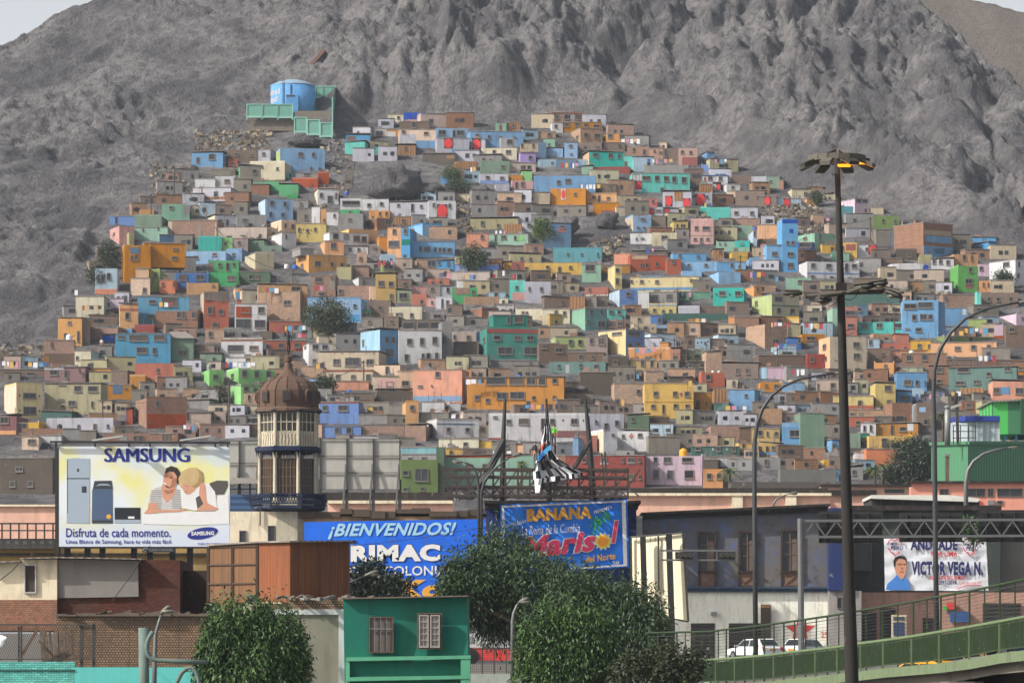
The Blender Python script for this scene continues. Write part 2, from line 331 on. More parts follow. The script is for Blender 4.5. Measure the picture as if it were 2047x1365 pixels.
HOUSES = """@A 360 130
118 890 435 1030 lb w:180,962,35,55;322,930,65,60 p:118,1030,360,1058,gy |light blue hut standing alone at the upper left edge of the hill|the lone upper blue hut
485 860 780 985 bk w:570,905,40,30;715,912,35,25
780 860 915 985 li w:845,902,35,35
950 855 1460 1085 lb s60 sc:yg w:1215,900,50,42;1345,900,32,42;1322,1040,25,30;1410,1045,32,32 |big two-storey light blue house with four small windows below the blue water tank|the big blue house below the tank
705 990 1060 1150 cr w:985,1052,25,30;830,1033,22,25
570 1020 820 1160 cg s35 sc:gr w:750,1075,45,45
485 970 580 1025 te
300 1060 560 1110 cg w:530,1090,50,30
150 1150 355 1245 wh s0 w:none
355 1130 550 1240 wh w:475,1175,55,38
130 1245 515 1365 li w:190,1305,25,18;362,1312,40,60;453,1305,25,20 p:130,1335,515,1362,wd p:214,1245,226,1365,te
600 1170 870 1215 sg w:none
870 1180 1000 1270 gr w:none
1000 1210 1195 1310 gr w:none
1080 1312 1190 1345 gr w:none
1130 1155 1395 1240 te w:1325,1210,20,20
1395 1095 1505 1215 te w:1408,1140,18,30
1160 1090 1390 1150 gy w:1280,1105,60,30
1070 1095 1155 1140 tq
@B 680 210
47 375 250 490 tq w:none
60 305 300 400 sb w:none p:70,315,155,372,bk
315 430 455 500 tq w:none
480 100 640 160 cr w:590,130,30,30
640 95 860 165 bl w:795,130,45,30 p:655,150,860,168,pk |small bright deep blue hut high up right of the water tank|the deep blue hilltop hut
600 170 905 240 bk w:745,200,45,60
335 240 470 320 wh w:398,285,70,50
470 250 590 325 or w:none p:470,270,560,325,wh
595 248 965 440 pe w:640,272,38,32;867,285,45,28 p:600,295,760,410,li p:765,360,965,440,lb |long peach house with light blue base and white patch near the top row|the long peach top house
970 240 1290 330 lb w:1030,278,75,52;1150,290,30,75;1215,280,75,55
975 335 1305 490 li w:none d:1092,387,88,95 p:1130,445,1305,490,lb
1310 265 1850 440 lb w:1385,310,40,40;1505,322,30,38;1620,318,30,15;1760,322,30,15
1325 350 1465 460 li w:none d:1378,403,85,108
1530 335 1800 440 wh s90 w:1713,368,58,45;1552,390,20,50
1425 440 1785 550 cr w:1555,475,32,35;1700,478,52,40
560 410 765 505 wd w:660,435,30,30
835 490 1165 580 dg w:none p:1075,510,1150,545,wd
1350 510 1635 575 gy w:1448,550,28,28;1520,555,28,15
1175 570 1380 680 wd w:none
1420 580 1715 690 sg w:1645,623,38,32
1410 700 1700 800 li w:1490,732,40,30;1635,738,40,30 p:1415,764,1700,800,cb
1570 805 1710 870 li w:none
1015 712 1100 795 lb w:none
1705 725 1840 775 or w:none
1735 770 1950 855 pk w:1845,800,40,50;1782,815,28,75
1835 670 1940 770 lg w:none
1175 905 1385 970 be w:1318,942,22,32
50 915 385 960 gy w:297,935,32,15
205 955 490 1060 wh w:292,1013,38,35;418,1000,38,35
0 960 210 1060 wh w:110,990,180,45
0 1060 200 1105 gr w:97,1080,22,20
560 925 800 980 wh w:710,955,30,30;588,962,20,30
500 985 890 1130 li w:590,1015,28,28;730,1040,30,80;820,1027,25,30
892 970 1170 1150 wh d:1030,1072,105,140 w:945,1008,25,35;1107,1015,25,40 |white house with one large red disc on black and two small windows|the big red disc house
290 1070 500 1145 or w:403,1100,25,38;468,1100,25,38
230 1145 525 1260 br s140 w:480,1180,60,55
535 1130 740 1205 wd w:640,1170,40,30
1315 1150 1800 1255 kh w:1437,1195,38,45;1598,1218,28,30
1845 1185 1960 1280 li w:1910,1212,40,26
1660 1220 1840 1300 wd w:none
1570 190 1680 270 mg w:none p:1610,200,1635,270,rd
1685 180 1820 265 wd w:1750,210,30,30
@C 1040 210
318 80 635 175 br R:red w:360,120,50,40;485,120,85,50;590,122,72,50 p:510,95,545,170,li
320 180 430 280 wh w:360,215,30,35
430 175 825 275 oc w:473,200,45,42;577,195,50,40;665,205,45,35;768,213,65,35
520 235 835 385 tn s90 w:580,315,20,40;665,305,45,45;778,308,60,45 |tan brick house with lit left side near the topmost orange house|the topmost tan house
585 385 825 480 bk
865 290 1085 375 or w:910,315,50,45;1030,320,58,45
840 380 1060 480 bk w:1000,407,25,25
150 270 360 330 tn w:292,300,40,35
0 390 180 475 be w:20,412,25,38;133,410,25,40
0 480 158 592 pu w:102,530,38,38 |small purple house with a single window|the purple house
180 395 265 545 nb w:none
235 365 350 435 mg w:290,402,25,25
265 440 430 530 lb w:none
445 390 578 540 lb w:510,415,35,30;515,495,20,15
640 475 1045 640 tq s55 sc:pe w:760,505,55,38;915,510,48,50;1000,515,35,45
1045 515 1180 650 tq w:1065,590,25,40
185 555 360 625 pb w:320,582,15,18
570 555 690 625 pb w:none
360 560 570 630 nb w:none
620 620 735 695 mg w:none
735 630 1110 690 rd w:none
1080 430 1305 510 br w:1150,455,30,35;1252,480,30,55
1305 440 1440 545 sa w:1355,465,20,20;1415,480,30,20
1400 380 1480 435 pe w:1445,418,22,25
1440 440 1600 550 bk w:1470,485,30,75
1600 440 1790 610 sa w:1637,475,32,30;1722,480,28,30 p:1635,530,1785,610,rd
1825 480 1965 570 lb s60 w:none
1830 605 1935 660 cb w:none
1250 615 1700 700 gy w:none
1130 690 1715 880 tq w:1170,735,75,65;1275,740,85,48;1382,740,45,55;1475,745,50,55;1557,750,45,60;1655,755,50,60;1435,850,40,35 p:1130,700,1225,875,wh d:1193,812,62,85 |long turquoise house with a row of windows and a red disc at its left end|the long turquoise house
135 720 760 890 lb w:388,783,38,42;482,768,60,45
305 850 660 1000 or w:555,905,30,30 D:436,905,45,110 |orange house with a white-framed red oval on its wall|the orange disc house
660 895 975 990 or w:745,932,38,35;890,948,35,32;797,950,28,70
735 990 1000 1100 or w:none p:820,1065,1000,1105,rd
820 800 970 900 bk w:905,830,30,45
1280 945 1380 1040 rb w:1340,975,25,28
1440 880 1730 1050 li w:none d:1500,972,68,105 d:1682,998,72,108 p:1555,880,1640,970,wd |lilac wall house with two red discs and a wooden panel between|the two disc house
1730 890 1940 1030 li w:1755,922,28,25;1885,928,28,28 d:1818,955,95,115
1270 1050 1440 1110 li w:1398,1070,50,25 d:1320,1080,65,58
1440 1050 1600 1105 li w:none d:1480,1075,56,45
1070 1120 1325 1270 lb s70 sc:be w:1238,1150,48,22;1190,1235,25,15;1250,1235,25,12
1550 1175 1695 1290 cy w:1587,1222,18,38;1632,1222,20,38;1655,1222,18,38
@D 1400 300
20 265 275 345 li w:100,288,48,42;202,290,38,42 p:35,275,60,315,rd R:blue
320 260 510 340 bk
515 270 665 350 li w:none
668 275 800 375 sg w:712,320,20,25
795 305 840 385 sa w:none
205 345 405 435 wh s60 w:327,377,30,28
130 345 205 405 li w:none d:182,375,40,58
0 345 125 425 wd w:none
275 415 470 480 pe w:none
590 470 770 570 bk w:none d:677,517,58,85
770 490 1020 570 pb w:none d:875,530,68,75 |pale corrugated hut with a red disc above a rubble slope|the pale disc hut above the rubble
925 395 1125 480 cr R:slope w:1055,440,15,40;1078,450,15,40;1100,455,12,40
1060 375 1240 430 br w:none
1080 490 1175 540 po w:none
1250 445 1365 510 cr w:1305,485,22,25;1265,492,18,40
1405 495 1715 655 lp s155 w:1600,510,60,35;1665,512,60,32;1675,605,20,30 |two-storey pinkish white house with dark roof terrace at the upper right edge|the pinkish upper right house
1420 570 1600 650 tb w:none
1720 580 1850 650 be w:none
1745 670 2010 790 ol w:1847,715,25,38;1968,725,22,38 m:1908,725,22,te
65 595 305 690 tq w:none
0 590 65 640 tq w:none
308 605 578 692 li w:362,637,42,35;520,640,40,38
305 695 600 760 br w:none
330 765 530 890 mg w:398,802,38,38
160 930 495 1025 mg w:197,947,18,18;248,948,18,18;420,950,35,25 p:345,920,495,985,tq
985 840 1365 1030 mg s170 w:1072,880,35,28;1208,868,20,32
985 935 1140 1040 bl w:1010,1010,45,30;1080,1010,45,25;1060,960,120,50
1230 955 1365 1050 ye w:1332,1000,28,45
1415 955 1580 1110 ye w:1435,992,35,45 p:1470,955,1565,1015,rd
1580 955 1785 1100 wh w:1685,1000,35,30 d:1742,1007,85,95
1420 1040 1505 1125 mg w:none
1330 1040 1415 1125 mg w:none
1010 1130 1615 1300 wh s70 w:1142,1165,48,45;1300,1168,55,45;1483,1180,35,85;1562,1162,55,38;1135,1277,45,25;1330,1283,38,25;1515,1287,48,20 p:1080,1237,1615,1250,cb |long white two-storey house with a thin blue band behind the tall lamp post|the long white banded house
1670 1150 1840 1200 li w:none d:1752,1173,40,48
1135 655 1250 755 tn
315 1035 480 1130 ye w:none
485 1035 605 1100 rd w:550,1062,40,25
495 1100 605 1205 lb w:540,1172,60,30
230 1130 460 1225 sb w:320,1165,30,35;393,1175,18,25
0 1135 175 1215 sb w:55,1162,32,25
105 1235 410 1355 sb s80 w:none
130 1005 240 1100 wd w:200,1030,25,25
@H 1260 430
610 55 840 280 pk w:667,132,38,38;765,135,75,38;655,245,35,25;717,255,35,50;782,245,35,25 p:610,206,840,214,ol |square pink two-storey house with five windows and doors|the square pink house
220 195 470 305 cr w:345,228,62,42
0 205 215 285 wh w:62,240,16,20;122,237,35,16
430 385 770 465 sb w:503,410,20,28;685,415,18,25
0 405 370 560 te w:112,503,28,28;167,508,32,45;270,495,28,40 p:15,410,175,445,pe
0 370 365 408 dg w:none
370 450 515 600 te w:433,477,38,28
515 475 880 565 sb w:590,505,25,25;765,505,32,28
520 565 720 630 sb w:none
890 475 1165 570 sb w:1028,510,30,30;1100,518,18,25
810 580 1115 690 sb s80 w:none
1025 375 1190 465 ye w:none
1535 40 1695 570 sb w:1590,280,28,38;1645,280,38,38;1620,395,65,42;1620,508,65,55 p:1535,45,1695,82,bl p:1607,140,1645,182,bl b:1380,300,1535,570,sb x:1463,388,55,42;1482,508,65,55 |tall sky blue tower house with a deep blue top band|the tall blue tower house
1280 100 1540 250 po w:none p:1320,100,1332,250,pe p:1480,60,1540,235,ye
1320 310 1380 460 pk w:1350,395,12,40
1240 160 1280 360 pb w:1258,190,18,50
1290 245 1505 300 bk w:none
0 630 690 762 cy w:10,670,25,28;115,672,38,32;268,676,38,32;612,665,25,28 p:0,735,690,762,lb p:95,618,330,636,lb m:62,672,26,gy m:190,672,26,gy
445 655 600 765 li w:none d:530,697,82,85
835 755 1145 925 tq w:928,792,65,52;1085,795,62,50;865,793,10,12;1000,795,10,12;1122,793,10,12 |square bright turquoise box house with two windows on the right half of the slope|the bright turquoise box house
1155 720 1330 840 po s95 w:1285,752,22,40
185 780 470 910 gy w:252,832,60,60;392,830,60,60
190 910 465 985 cy w:243,960,30,30;332,970,28,28;405,967,28,28 p:190,905,465,915,mb
78 795 190 930 wh w:none
465 775 820 860 mg w:610,825,30,65
485 935 700 990 li w:none
700 935 1085 990 bk w:none
330 995 985 1060 dt w:none
1250 805 1715 1045 kh s180 sc:yg w:1502,960,50,52;1643,962,52,52;1498,845,95,48;1292,865,25,50;1292,978,22,48 p:1430,905,1715,918,dt p:1430,1030,1715,1042,dt |cream three-storey house with a lime green side wall and green bands|the lime sided house
1530 1045 1705 1100 ye w:none
990 1025 1055 1105 po w:none
1055 1030 1300 1130 br w:none
1190 1120 1590 1340 tn s170 w:1470,1270,60,40
1362 1125 1595 1235 kh w:1388,1160,28,45;1443,1162,38,42;1510,1160,62,45
655 1240 805 1345 pb w:755,1292,18,25 m:680,1290,26,bk m:720,1285,26,bk m:785,1275,26,bk
585 1050 775 1140 wd w:none
205 1015 330 1100 cb w:295,1065,35,60
0 1020 205 1095 be w:90,1055,35,35
35 1100 265 1230 be w:155,1142,48,38 m:88,1142,26,bk m:225,1145,26,bk
270 1130 445 1190 lb w:340,1160,110,40
1570 640 1830 760 mg w:1740,675,100,38
@E 180 380
725 145 1005 305 mg w:822,178,45,32 p:945,155,1005,245,gy
455 210 645 262 or s45 w:none
195 265 460 355 cb w:265,310,25,70
165 365 445 545 pk s130 w:225,422,25,25
450 265 725 375 sg w:none
445 380 785 510 mg w:535,400,14,25;690,388,14,25;525,525,60,45
285 430 445 565 kh s110 w:335,480,45,60
490 320 735 365 bk w:none
790 310 1290 470 br w:none p:790,318,830,470,be p:1105,345,1125,470,gy p:1265,345,1280,470,be |wide bare brick wall house with concrete pillars on the upper left|the wide brick wall house
1150 255 1490 360 li s110 sc:cr w:1312,308,45,25;1385,330,30,72
1480 265 1780 380 gy w:1563,300,52,25;1605,358,75,50
1280 385 1790 480 bp w:1405,475,60,25;1545,468,50,20;1722,475,30,50
625 450 960 520 nb s75 sc:pb w:none
285 560 610 940 or s60 w:423,685,30,52;468,675,35,58 p:405,578,500,640,nb b:545,525,960,770,or x:863,583,55,22;852,672,58,32 |largest orange house, with a stepped tower and a grey-blue panel over two windows|the largest orange house
1095 480 1330 610 tq w:none
1330 495 1440 600 lg w:1368,540,22,32
1450 490 1595 620 mv w:1505,535,28,38
1595 510 1760 600 sg w:1685,548,22,30
1760 565 1940 625 sg w:1848,610,30,25
970 640 1375 735 lb w:1070,682,55,35;1262,655,45,32
1375 595 1535 705 lb w:1450,652,32,28
1540 640 1855 800 cr s130 w:none
1195 715 1500 860 gr w:1310,755,35,38;1392,775,38,85;1453,752,28,35 p:1195,735,1245,835,bk
1200 850 1500 965 gr w:1277,897,22,22;1430,890,90,50
860 840 1195 985 cb w:937,882,80,60;1112,880,85,58
975 940 1295 1050 oc w:1245,965,25,18
50 810 275 1055 pb w:90,890,30,75;132,888,40,75;188,872,38,70 p:55,1000,272,1055,ro |pale blue house with orange base at the left edge of the slope|the pale house with orange base
612 800 705 1030 yg w:663,855,35,60
700 910 860 1045 ro w:735,950,22,35;845,945,15,40
410 890 605 1070 pe w:550,1015,38,60 b:455,785,590,890,pe
1510 825 1820 935 do w:1625,877,45,50;1690,880,40,45
@F 540 380
-35 318 260 435 pe s150 w:153,358,25,45;225,362,30,45
-20 435 262 575 wh s140 w:162,470,18,45
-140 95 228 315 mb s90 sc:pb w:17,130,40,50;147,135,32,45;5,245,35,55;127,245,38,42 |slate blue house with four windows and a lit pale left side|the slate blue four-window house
430 -10 690 150 wh s50 sc:cr w:517,52,35,48;605,95,55,80;665,55,18,60 R:red
232 105 385 180 gy
270 200 420 320 cg w:362,272,38,55
420 190 505 345 wh w:none
510 210 570 350 or w:545,300,18,22
570 220 690 350 wh w:650,258,25,32
695 240 940 395 gy w:805,300,30,30
262 340 565 530 cy w:295,402,28,42;377,412,28,38;457,398,24,38 m:335,402,20,bk m:418,408,20,bk m:298,460,20,bk m:377,468,20,bk
460 430 990 570 wh s140 w:662,465,65,55;870,480,70,58;945,485,55,60 p:740,440,800,500,gy
750 570 990 640 wh w:808,598,32,35;895,602,28,30
1000 565 1115 640 gy w:1050,580,40,15
665 395 1085 530 oc s130 sc:ye w:none
1100 470 1185 600 or w:none
245 655 770 830 oy s145 w:303,632,20,30;315,745,28,42;480,740,65,50;620,742,35,45;720,745,40,45 b:330,585,465,655,gy |wide apricot orange house with three front windows left of the centre|the wide apricot house
490 515 745 655 po s60 w:640,560,60,60
1185 380 1325 700 po w:1255,420,38,52;1250,545,110,65
1325 390 1415 715 sb w:1367,418,38,55;1362,670,28,35 p:1330,500,1415,555,tl
1390 350 1740 460 sb s150 w:1683,402,28,55;1445,400,20,60
1415 520 1865 690 sb w:1520,593,28,55;1587,595,60,52;1667,600,28,50;1717,605,30,50;1758,605,28,50;1812,608,48,50 |sky blue house with a row of six windows at the centre|the six-window blue house
1680 715 1855 805 sb w:1707,740,32,30;1800,742,28,38
1490 700 1680 800 tn w:1630,740,80,60
1590 800 1820 890 bp w:1770,838,22,35
1865 750 1995 825 cb w:none
875 635 980 750 tn
1115 665 1270 730 pb w:1220,700,15,25
1065 850 1270 1150 ty w:1123,945,62,60;1222,950,52,55;1225,1075,35,55
1130 735 1255 855 yg w:1195,770,95,70
980 735 1140 830 gy w:1070,770,48,52
670 780 820 905 kh w:none
820 770 1000 880 br w:none
805 885 1065 990 gy s90 sc:wh w:940,930,18,50
410 865 660 1075 br w:490,905,75,55;520,1050,60,35;625,890,30,20 p:600,900,655,1010,cg
680 985 1005 1095 br w:712,1025,45,50
1005 990 1205 1110 pe w:none
375 1105 920 1330 lb w:858,1175,35,38;600,1140,60,40 p:800,1262,905,1330,sb
925 1228 1020 1312 gr w:970,1265,70,50
1010 1115 1220 1270 bk
1200 1200 1535 1310 cr w:1303,1262,70,42;1430,1265,35,42
1275 1010 1430 1150 sl w:1345,1068,85,60
1430 970 1580 1075 pk w:none
1430 1070 1580 1165 te w:1533,1130,35,45
1580 970 1720 1085 mv w:1640,1005,35,40
1580 1090 1675 1180 pk w:1637,1135,22,30
1720 970 1860 1085 li w:1797,1008,32,48
1675 1095 1840 1200 li w:1740,1145,22,90;1793,1135,30,42
1590 900 1810 960 te w:1640,935,25,35;1720,935,25,35
1285 900 1430 1000 bk
@G 900 380
165 440 385 640 ro w:322,473,32,40;320,590,26,30
390 450 790 545 mg w:458,490,22,80;540,480,55,38;655,487,25,40 p:680,470,745,520,lg
745 465 815 550 li w:none D:785,508,38,80
950 340 1220 575 nb w:1130,372,50,35 p:1090,388,1170,428,rd |slate blue house with a red flower box beside the round tree|the slate house by the tree
760 545 945 640 br w:860,590,30,40
605 645 920 730 kh w:722,690,25,30;810,695,25,28
1040 600 1530 715 tb w:1187,650,20,24;1328,652,20,22;1490,655,12,40 |long low teal blue house with tiny windows right of the centre|the long teal blue house
750 740 1330 850 ye w:770,805,38,60;982,780,32,32;1105,808,32,65;1215,782,32,30 |long low yellow house with two doors and two windows|the long yellow house
620 730 755 830 rd w:680,765,25,30
540 730 620 800 ye w:none
1330 750 1525 915 mg w:1412,785,95,70
1490 755 1820 825 oc w:1600,770,120,15
1595 760 1735 985 cy s70 w:1690,810,38,42;1690,920,40,60
1655 665 1830 750 ro w:none
45 750 175 825 cb w:none
270 760 490 850 cb w:420,812,25,25
430 850 490 910 li w:none d:450,875,38,48
0 830 400 905 bp w:none
600 930 755 1115 tq w:672,985,28,38 p:628,1035,755,1115,pk
755 945 1020 1140 li w:800,997,20,35;922,1000,28,40
600 855 675 920 li w:none d:633,880,46,52
390 1030 560 1085 pb
145 1080 490 1165 tn w:none
490 1100 585 1160 cr w:537,1130,28,38
170 1190 490 1300 br s150 w:210,1240,45,48;398,1225,40,80
490 1175 640 1250 wh w:535,1225,40,45;612,1222,35,48
1360 985 1595 1075 te w:1410,1005,28,30 p:1365,1058,1595,1076,wh
950 1080 1205 1190 bk
1205 1080 1360 1200 wd w:none
1365 1080 1480 1190 cg w:1410,1112,25,32
1480 1085 1590 1185 bk
1615 1010 1895 1190 cb s95 sc:pb w:1800,1050,50,40;1840,1160,50,30
660 1205 930 1300 cr w:735,1238,30,25;775,1240,25,25
930 1205 1210 1345 cr w:1070,1240,38,45;1155,1250,35,50
865 1255 1120 1360 ty s140 w:1070,1330,35,40
20 990 275 1145 gr w:232,1032,30,45 p:45,990,190,1055,br
65 925 190 990 wh w:163,960,55,45
@I 1647 380
740 330 1325 695 br s265 w:1063,597,32,52;1265,615,18,55;1297,615,18,55 p:1030,455,1315,522,lb p:1000,560,1325,695,lb p:1015,400,1305,448,be p:1110,575,1235,632,mb |large brick and blue building with a strip of pale glazing at the upper right|the large brick and blue building
1085 700 1310 805 wh w:1113,720,35,50;1178,725,35,45;1252,733,38,50
730 610 940 705 dg
960 670 1090 735 kh w:none
525 400 720 560 cg w:none
697 420 730 570 cb w:none
1310 650 1560 790 oc w:1420,680,38,55;1497,685,22,55
1358 770 1560 1030 gn w:1483,805,40,50;1465,920,75,55 p:1435,950,1505,995,rd
1560 765 1725 870 lp w:1590,790,38,38;1682,800,28,45
1710 705 2040 960 wh s225 w:1858,740,55,50;1973,745,28,45;1887,855,40,45;1965,860,30,45 |white two-storey house at the right edge behind a dark bush|the white right edge house
505 825 660 880 li w:520,850,30,35;630,845,35,25
1510 480 1740 522 sb w:none
1535 530 1770 600 sb s130 w:none
1570 920 1690 1030 po w:1613,955,14,40;1662,955,14,40
1200 1055 1545 1190 br w:1230,1090,30,30
1545 1040 1590 1230 tq w:none
1590 1040 1960 1170 bk
210 1050 760 1170 dt w:none
@J 0 580
585 285 830 550 oy w:705,333,35,32;662,460,30,50;795,470,25,110 |orange two-storey house at the lower left edge of the houses|the left edge orange house
830 305 910 550 bk w:none
445 505 750 740 br w:522,550,22,50 p:445,640,750,740,bk p:440,665,490,740,or
755 615 920 760 cr w:780,685,28,38
865 600 1005 690 mr w:932,648,45,32
1165 440 1720 740 s8 w:1228,475,72,35;1395,482,190,60;1610,480,118,55;1430,605,105,62;1557,612,40,65 |large worn sky blue two-storey house on the left with a dark open balcony|the worn blue balcony house
1720 480 1955 715 sg R:gable w:1845,632,85,55
915 390 1195 500 br w:none
1030 460 1145 515 bl w:none
1210 395 1335 435 sb w:none
1360 365 1560 430 rd w:none
450 780 865 910 mr w:543,832,82,55;670,850,40,85;805,810,14,28;840,848,14,35 p:450,780,645,803,wh
0 800 445 870 bk w:160,850,80,35;305,845,80,35
868 790 1120 850 or w:none
1365 760 1760 905 te w:1598,812,25,45
1310 870 1470 985 oc w:none
1125 815 1290 935 bk w:none
765 65 1050 265 cr w:none
1050 85 1250 200 lp w:1097,145,22,35
1180 145 1395 420 oy s30 w:1285,258,42,70 p:1210,182,1390,208,te
1395 65 1905 355 s8 w:1535,115,65,40;1525,265,70,48;1710,115,160,95 |sky blue house with a dark laundry balcony on the left slope|the blue laundry balcony house
1575 215 2000 385 br w:1810,250,50,70;1862,255,30,70;1960,255,50,70
@P 0 730
-10 195 415 545 cy s175 sc:pe w:293,305,138,60;295,455,138,82 m:197,303,26,bk m:388,305,26,bk m:200,455,26,bk m:390,455,26,bk |cream house with two wide barred windows at the lower left edge of the picture|the cream left edge house
0 515 170 700 mr w:45,555,90,70 p:0,660,165,700,po
170 580 395 700 ye w:225,635,100,110
450 190 1020 480 kh w:628,190,65,20;788,238,75,62;940,240,100,60;615,350,62,20;728,385,75,55;935,395,22,60;635,420,38,32 |wide khaki two-storey house with an overhanging upper floor at lower left|the wide khaki house
415 470 725 570 dt w:660,520,25,25
470 555 1150 660 li w:798,628,28,52;965,625,38,65;1095,615,22,32
220 640 640 725 br w:none
220 720 390 855 pe w:320,770,80,50
390 710 620 785 wh w:none
630 640 800 750 gy w:none
800 660 970 750 cg w:none
1040 685 1510 770 br w:1370,740,50,60;1425,740,45,60
1510 690 1800 770 br w:1680,730,90,80
1330 335 1880 645 br s150 w:1587,385,35,60;1513,562,15,28 p:1490,490,1880,640,te p:1490,645,1880,662,sb |brick house with a lower floor painted brick red over a blue beam|the brick red and brick house
1885 480 2130 650 bp w:1900,520,30,85
1700 340 2022 425 wh w:1870,370,30,30;2000,390,50,45
0 940 540 1290 dg w:130,1200,60,60;315,1200,60,60;200,1050,80,50 |large dark grey house left of the refrigerator advertisement|the dark grey house
1065 200 1330 350 oc w:1270,230,25,15 p:1140,195,1235,290,nb
1265 440 1340 590 te w:none p:1263,440,1275,585,lb
@K 360 560
415 640 835 780 wh w:560,690,160,70;745,687,88,48 |white house with a dark open corner balcony and brick parapet|the white corner balcony house
415 585 835 640 br w:none p:420,585,835,598,wh
460 785 810 875 wh w:720,805,110,40
255 505 445 635 tn w:305,545,38,55
440 495 620 580 gy w:525,550,65,60
835 610 1260 725 te w:873,672,58,55;1018,660,55,50;1182,657,58,50 p:835,728,1090,790,nb
1220 640 1530 865 wh s80 w:1367,672,62,48;1463,674,62,46;1257,660,25,22;1360,810,45,30
1380 730 2010 915 be w:1583,828,72,62;1745,828,155,85;1920,832,75,60 m:1560,745,22,te m:1640,745,22,te m:1720,745,22,te m:1883,748,22,te m:1960,748,22,te |long beige house with small terracotta squares under its roof behind the dome|the long beige house
1440 915 1950 1050 be w:1597,980,45,55;1750,980,45,45;1903,1000,48,95 p:1440,905,1950,926,te
1225 870 1445 1000 tn w:none
1560 1020 1905 1100 ro w:none
185 905 440 1060 lg s110 w:357,975,55,50
440 900 950 1045 lg s150 w:518,953,35,48;650,942,58,70;770,945,55,70;888,945,55,70 |light green house with a row of four windows left of the dome|the light green house
480 1050 850 1290 lg s135 w:670,1100,60,50;758,1105,48,45
200 745 420 850 sg w:342,798,25,38
650 1145 790 1310 tn w:695,1185,25,55;765,1180,18,50
1265 1005 1415 1095 mb w:1410,1060,35,50
1390 1100 1535 1210 gy w:none
810 515 930 600 dg
905 415 1235 520 te w:1047,465,35,25
0 1215 300 1300 gy
785 45 1285 400 oc w:1170,85,95,50
790 125 1215 405 tn w:1085,232,75,50
175 120 490 490 te s65 sc:be w:305,305,55,75;412,318,55,50;275,160,50,70;415,170,30,75;465,165,25,70;350,450,55,50 p:245,118,490,205,bk |tall red-brown three-storey house with grey top floor on the left|the tall red-brown house
555 240 875 510 wh w:665,300,90,65;820,300,65,65;640,440,155,100;805,440,110,80 p:565,265,720,380,te |white framed house with a red-brown panel and two dark open bays|the white framed house
505 80 625 200 po s50 w:none p:565,120,625,195,sb
575 200 715 240 te w:none
@L 700 560
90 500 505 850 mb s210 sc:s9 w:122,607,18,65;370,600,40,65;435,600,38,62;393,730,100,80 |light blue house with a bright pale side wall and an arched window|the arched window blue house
490 505 925 845 wh w:600,620,55,62;725,618,45,75;855,605,52,72;570,782,45,70;735,775,28,75;790,768,45,70;873,765,38,72 |tall white house with seven windows at the centre|the tall white house
925 420 1035 800 gy w:945,610,15,80;965,600,10,80
520 400 920 505 dg w:590,460,120,70;740,460,120,70;860,460,100,70
620 325 950 400 gy w:680,370,80,45;880,365,80,45
1310 490 1900 810 tl s72 w:1483,580,75,50;1692,578,70,48;1820,577,75,48;1567,710,150,75;1825,707,140,75;1355,590,18,55 p:1385,490,1900,532,rd b:1460,345,1810,485,tl x:1615,395,35,70;1720,390,100,60 |dark teal green three-storey house with a set-back top floor|the dark green house
1420 812 1905 885 gy w:1820,830,25,15
1040 520 1275 635 bp w:1195,577,38,40;1050,572,25,40
1275 525 1320 630 mb w:none
240 865 505 970 pe w:375,915,38,85
230 970 480 1110 cr p:270,995,465,1090,pk w:400,1050,75,50
480 920 635 1110 pe w:558,1042,75,55
270 1115 635 1215 dg w:none
635 910 1130 1228 ro w:708,1072,50,20;885,955,50,60;825,1065,12,12 p:640,1172,1130,1228,mb |big salmon orange block with a blue base right of the dome|the salmon block
1130 905 1225 1090 oc w:1150,950,30,45
400 1260 555 1345 wh w:none
340 370 490 475 bk
110 385 330 460 cg
1040 640 1300 770 dg
1905 640 2090 800 bk
@M 1060 560
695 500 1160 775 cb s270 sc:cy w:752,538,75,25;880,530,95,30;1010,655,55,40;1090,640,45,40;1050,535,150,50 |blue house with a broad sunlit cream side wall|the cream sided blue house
255 570 565 690 yg w:410,625,45,50;505,625,45,50
565 570 780 760 mv w:620,615,40,60;720,620,70,70
990 700 1415 808 po w:none b:1300,625,1385,700,po
1415 695 1515 855 sa w:1463,790,45,60 p:1420,738,1512,744,te
1010 810 1280 910 ty w:1135,835,38,55;1228,840,28,60
190 830 760 940 t4 w:145,865,30,40;290,870,30,40;510,865,30,40;665,885,45,65 p:360,855,395,940,wh
90 645 380 830 bk w:290,705,80,50;140,670,50,40
380 730 745 830 bk w:512,780,45,60;630,780,30,35
780 770 1000 920 dg w:860,830,50,50
850 1040 1175 1240 tn w:1093,1125,40,42
1730 935 1965 1085 te w:1800,980,55,60
1165 920 1350 1035 tn w:none
1600 715 1765 830 sl w:1687,770,55,38 p:1745,700,1768,830,tq m:1615,785,28,bk m:1687,812,24,bk
1515 645 1590 850 bk w:1553,725,50,60
1590 830 1765 900 dg w:1620,860,50,45;1735,860,50,45
1775 720 1935 930 tn w:none
405 285 780 510 t3 s150 sc:mg w:617,320,35,38;722,318,30,38;585,418,30,28;720,440,85,65
780 295 965 405 tq w:818,322,50,30;900,325,45,38
780 408 965 490 br w:820,445,60,60;910,440,60,50
@S 1160 740
650 130 1145 470 ye w:763,237,45,48;958,237,48,50;1078,240,50,52;735,365,42,38;840,390,25,85;963,362,45,45;1082,365,45,45 m:1020,243,55,rd p:650,318,1145,324,oc |golden yellow two-storey house with a red-brown diamond|the golden yellow house
890 65 1135 128 dg
1145 225 1325 440 oc w:1187,355,50,105;1275,340,18,40
90 440 440 610 li w:160,517,22,28;370,530,40,52;262,565,40,65
475 455 695 610 do w:530,497,35,45
95 615 375 850 wh s140 sc:cr w:173,662,15,30;330,650,25,22
375 615 690 810 wh w:435,665,28,32;602,657,45,38 m:515,667,70,te
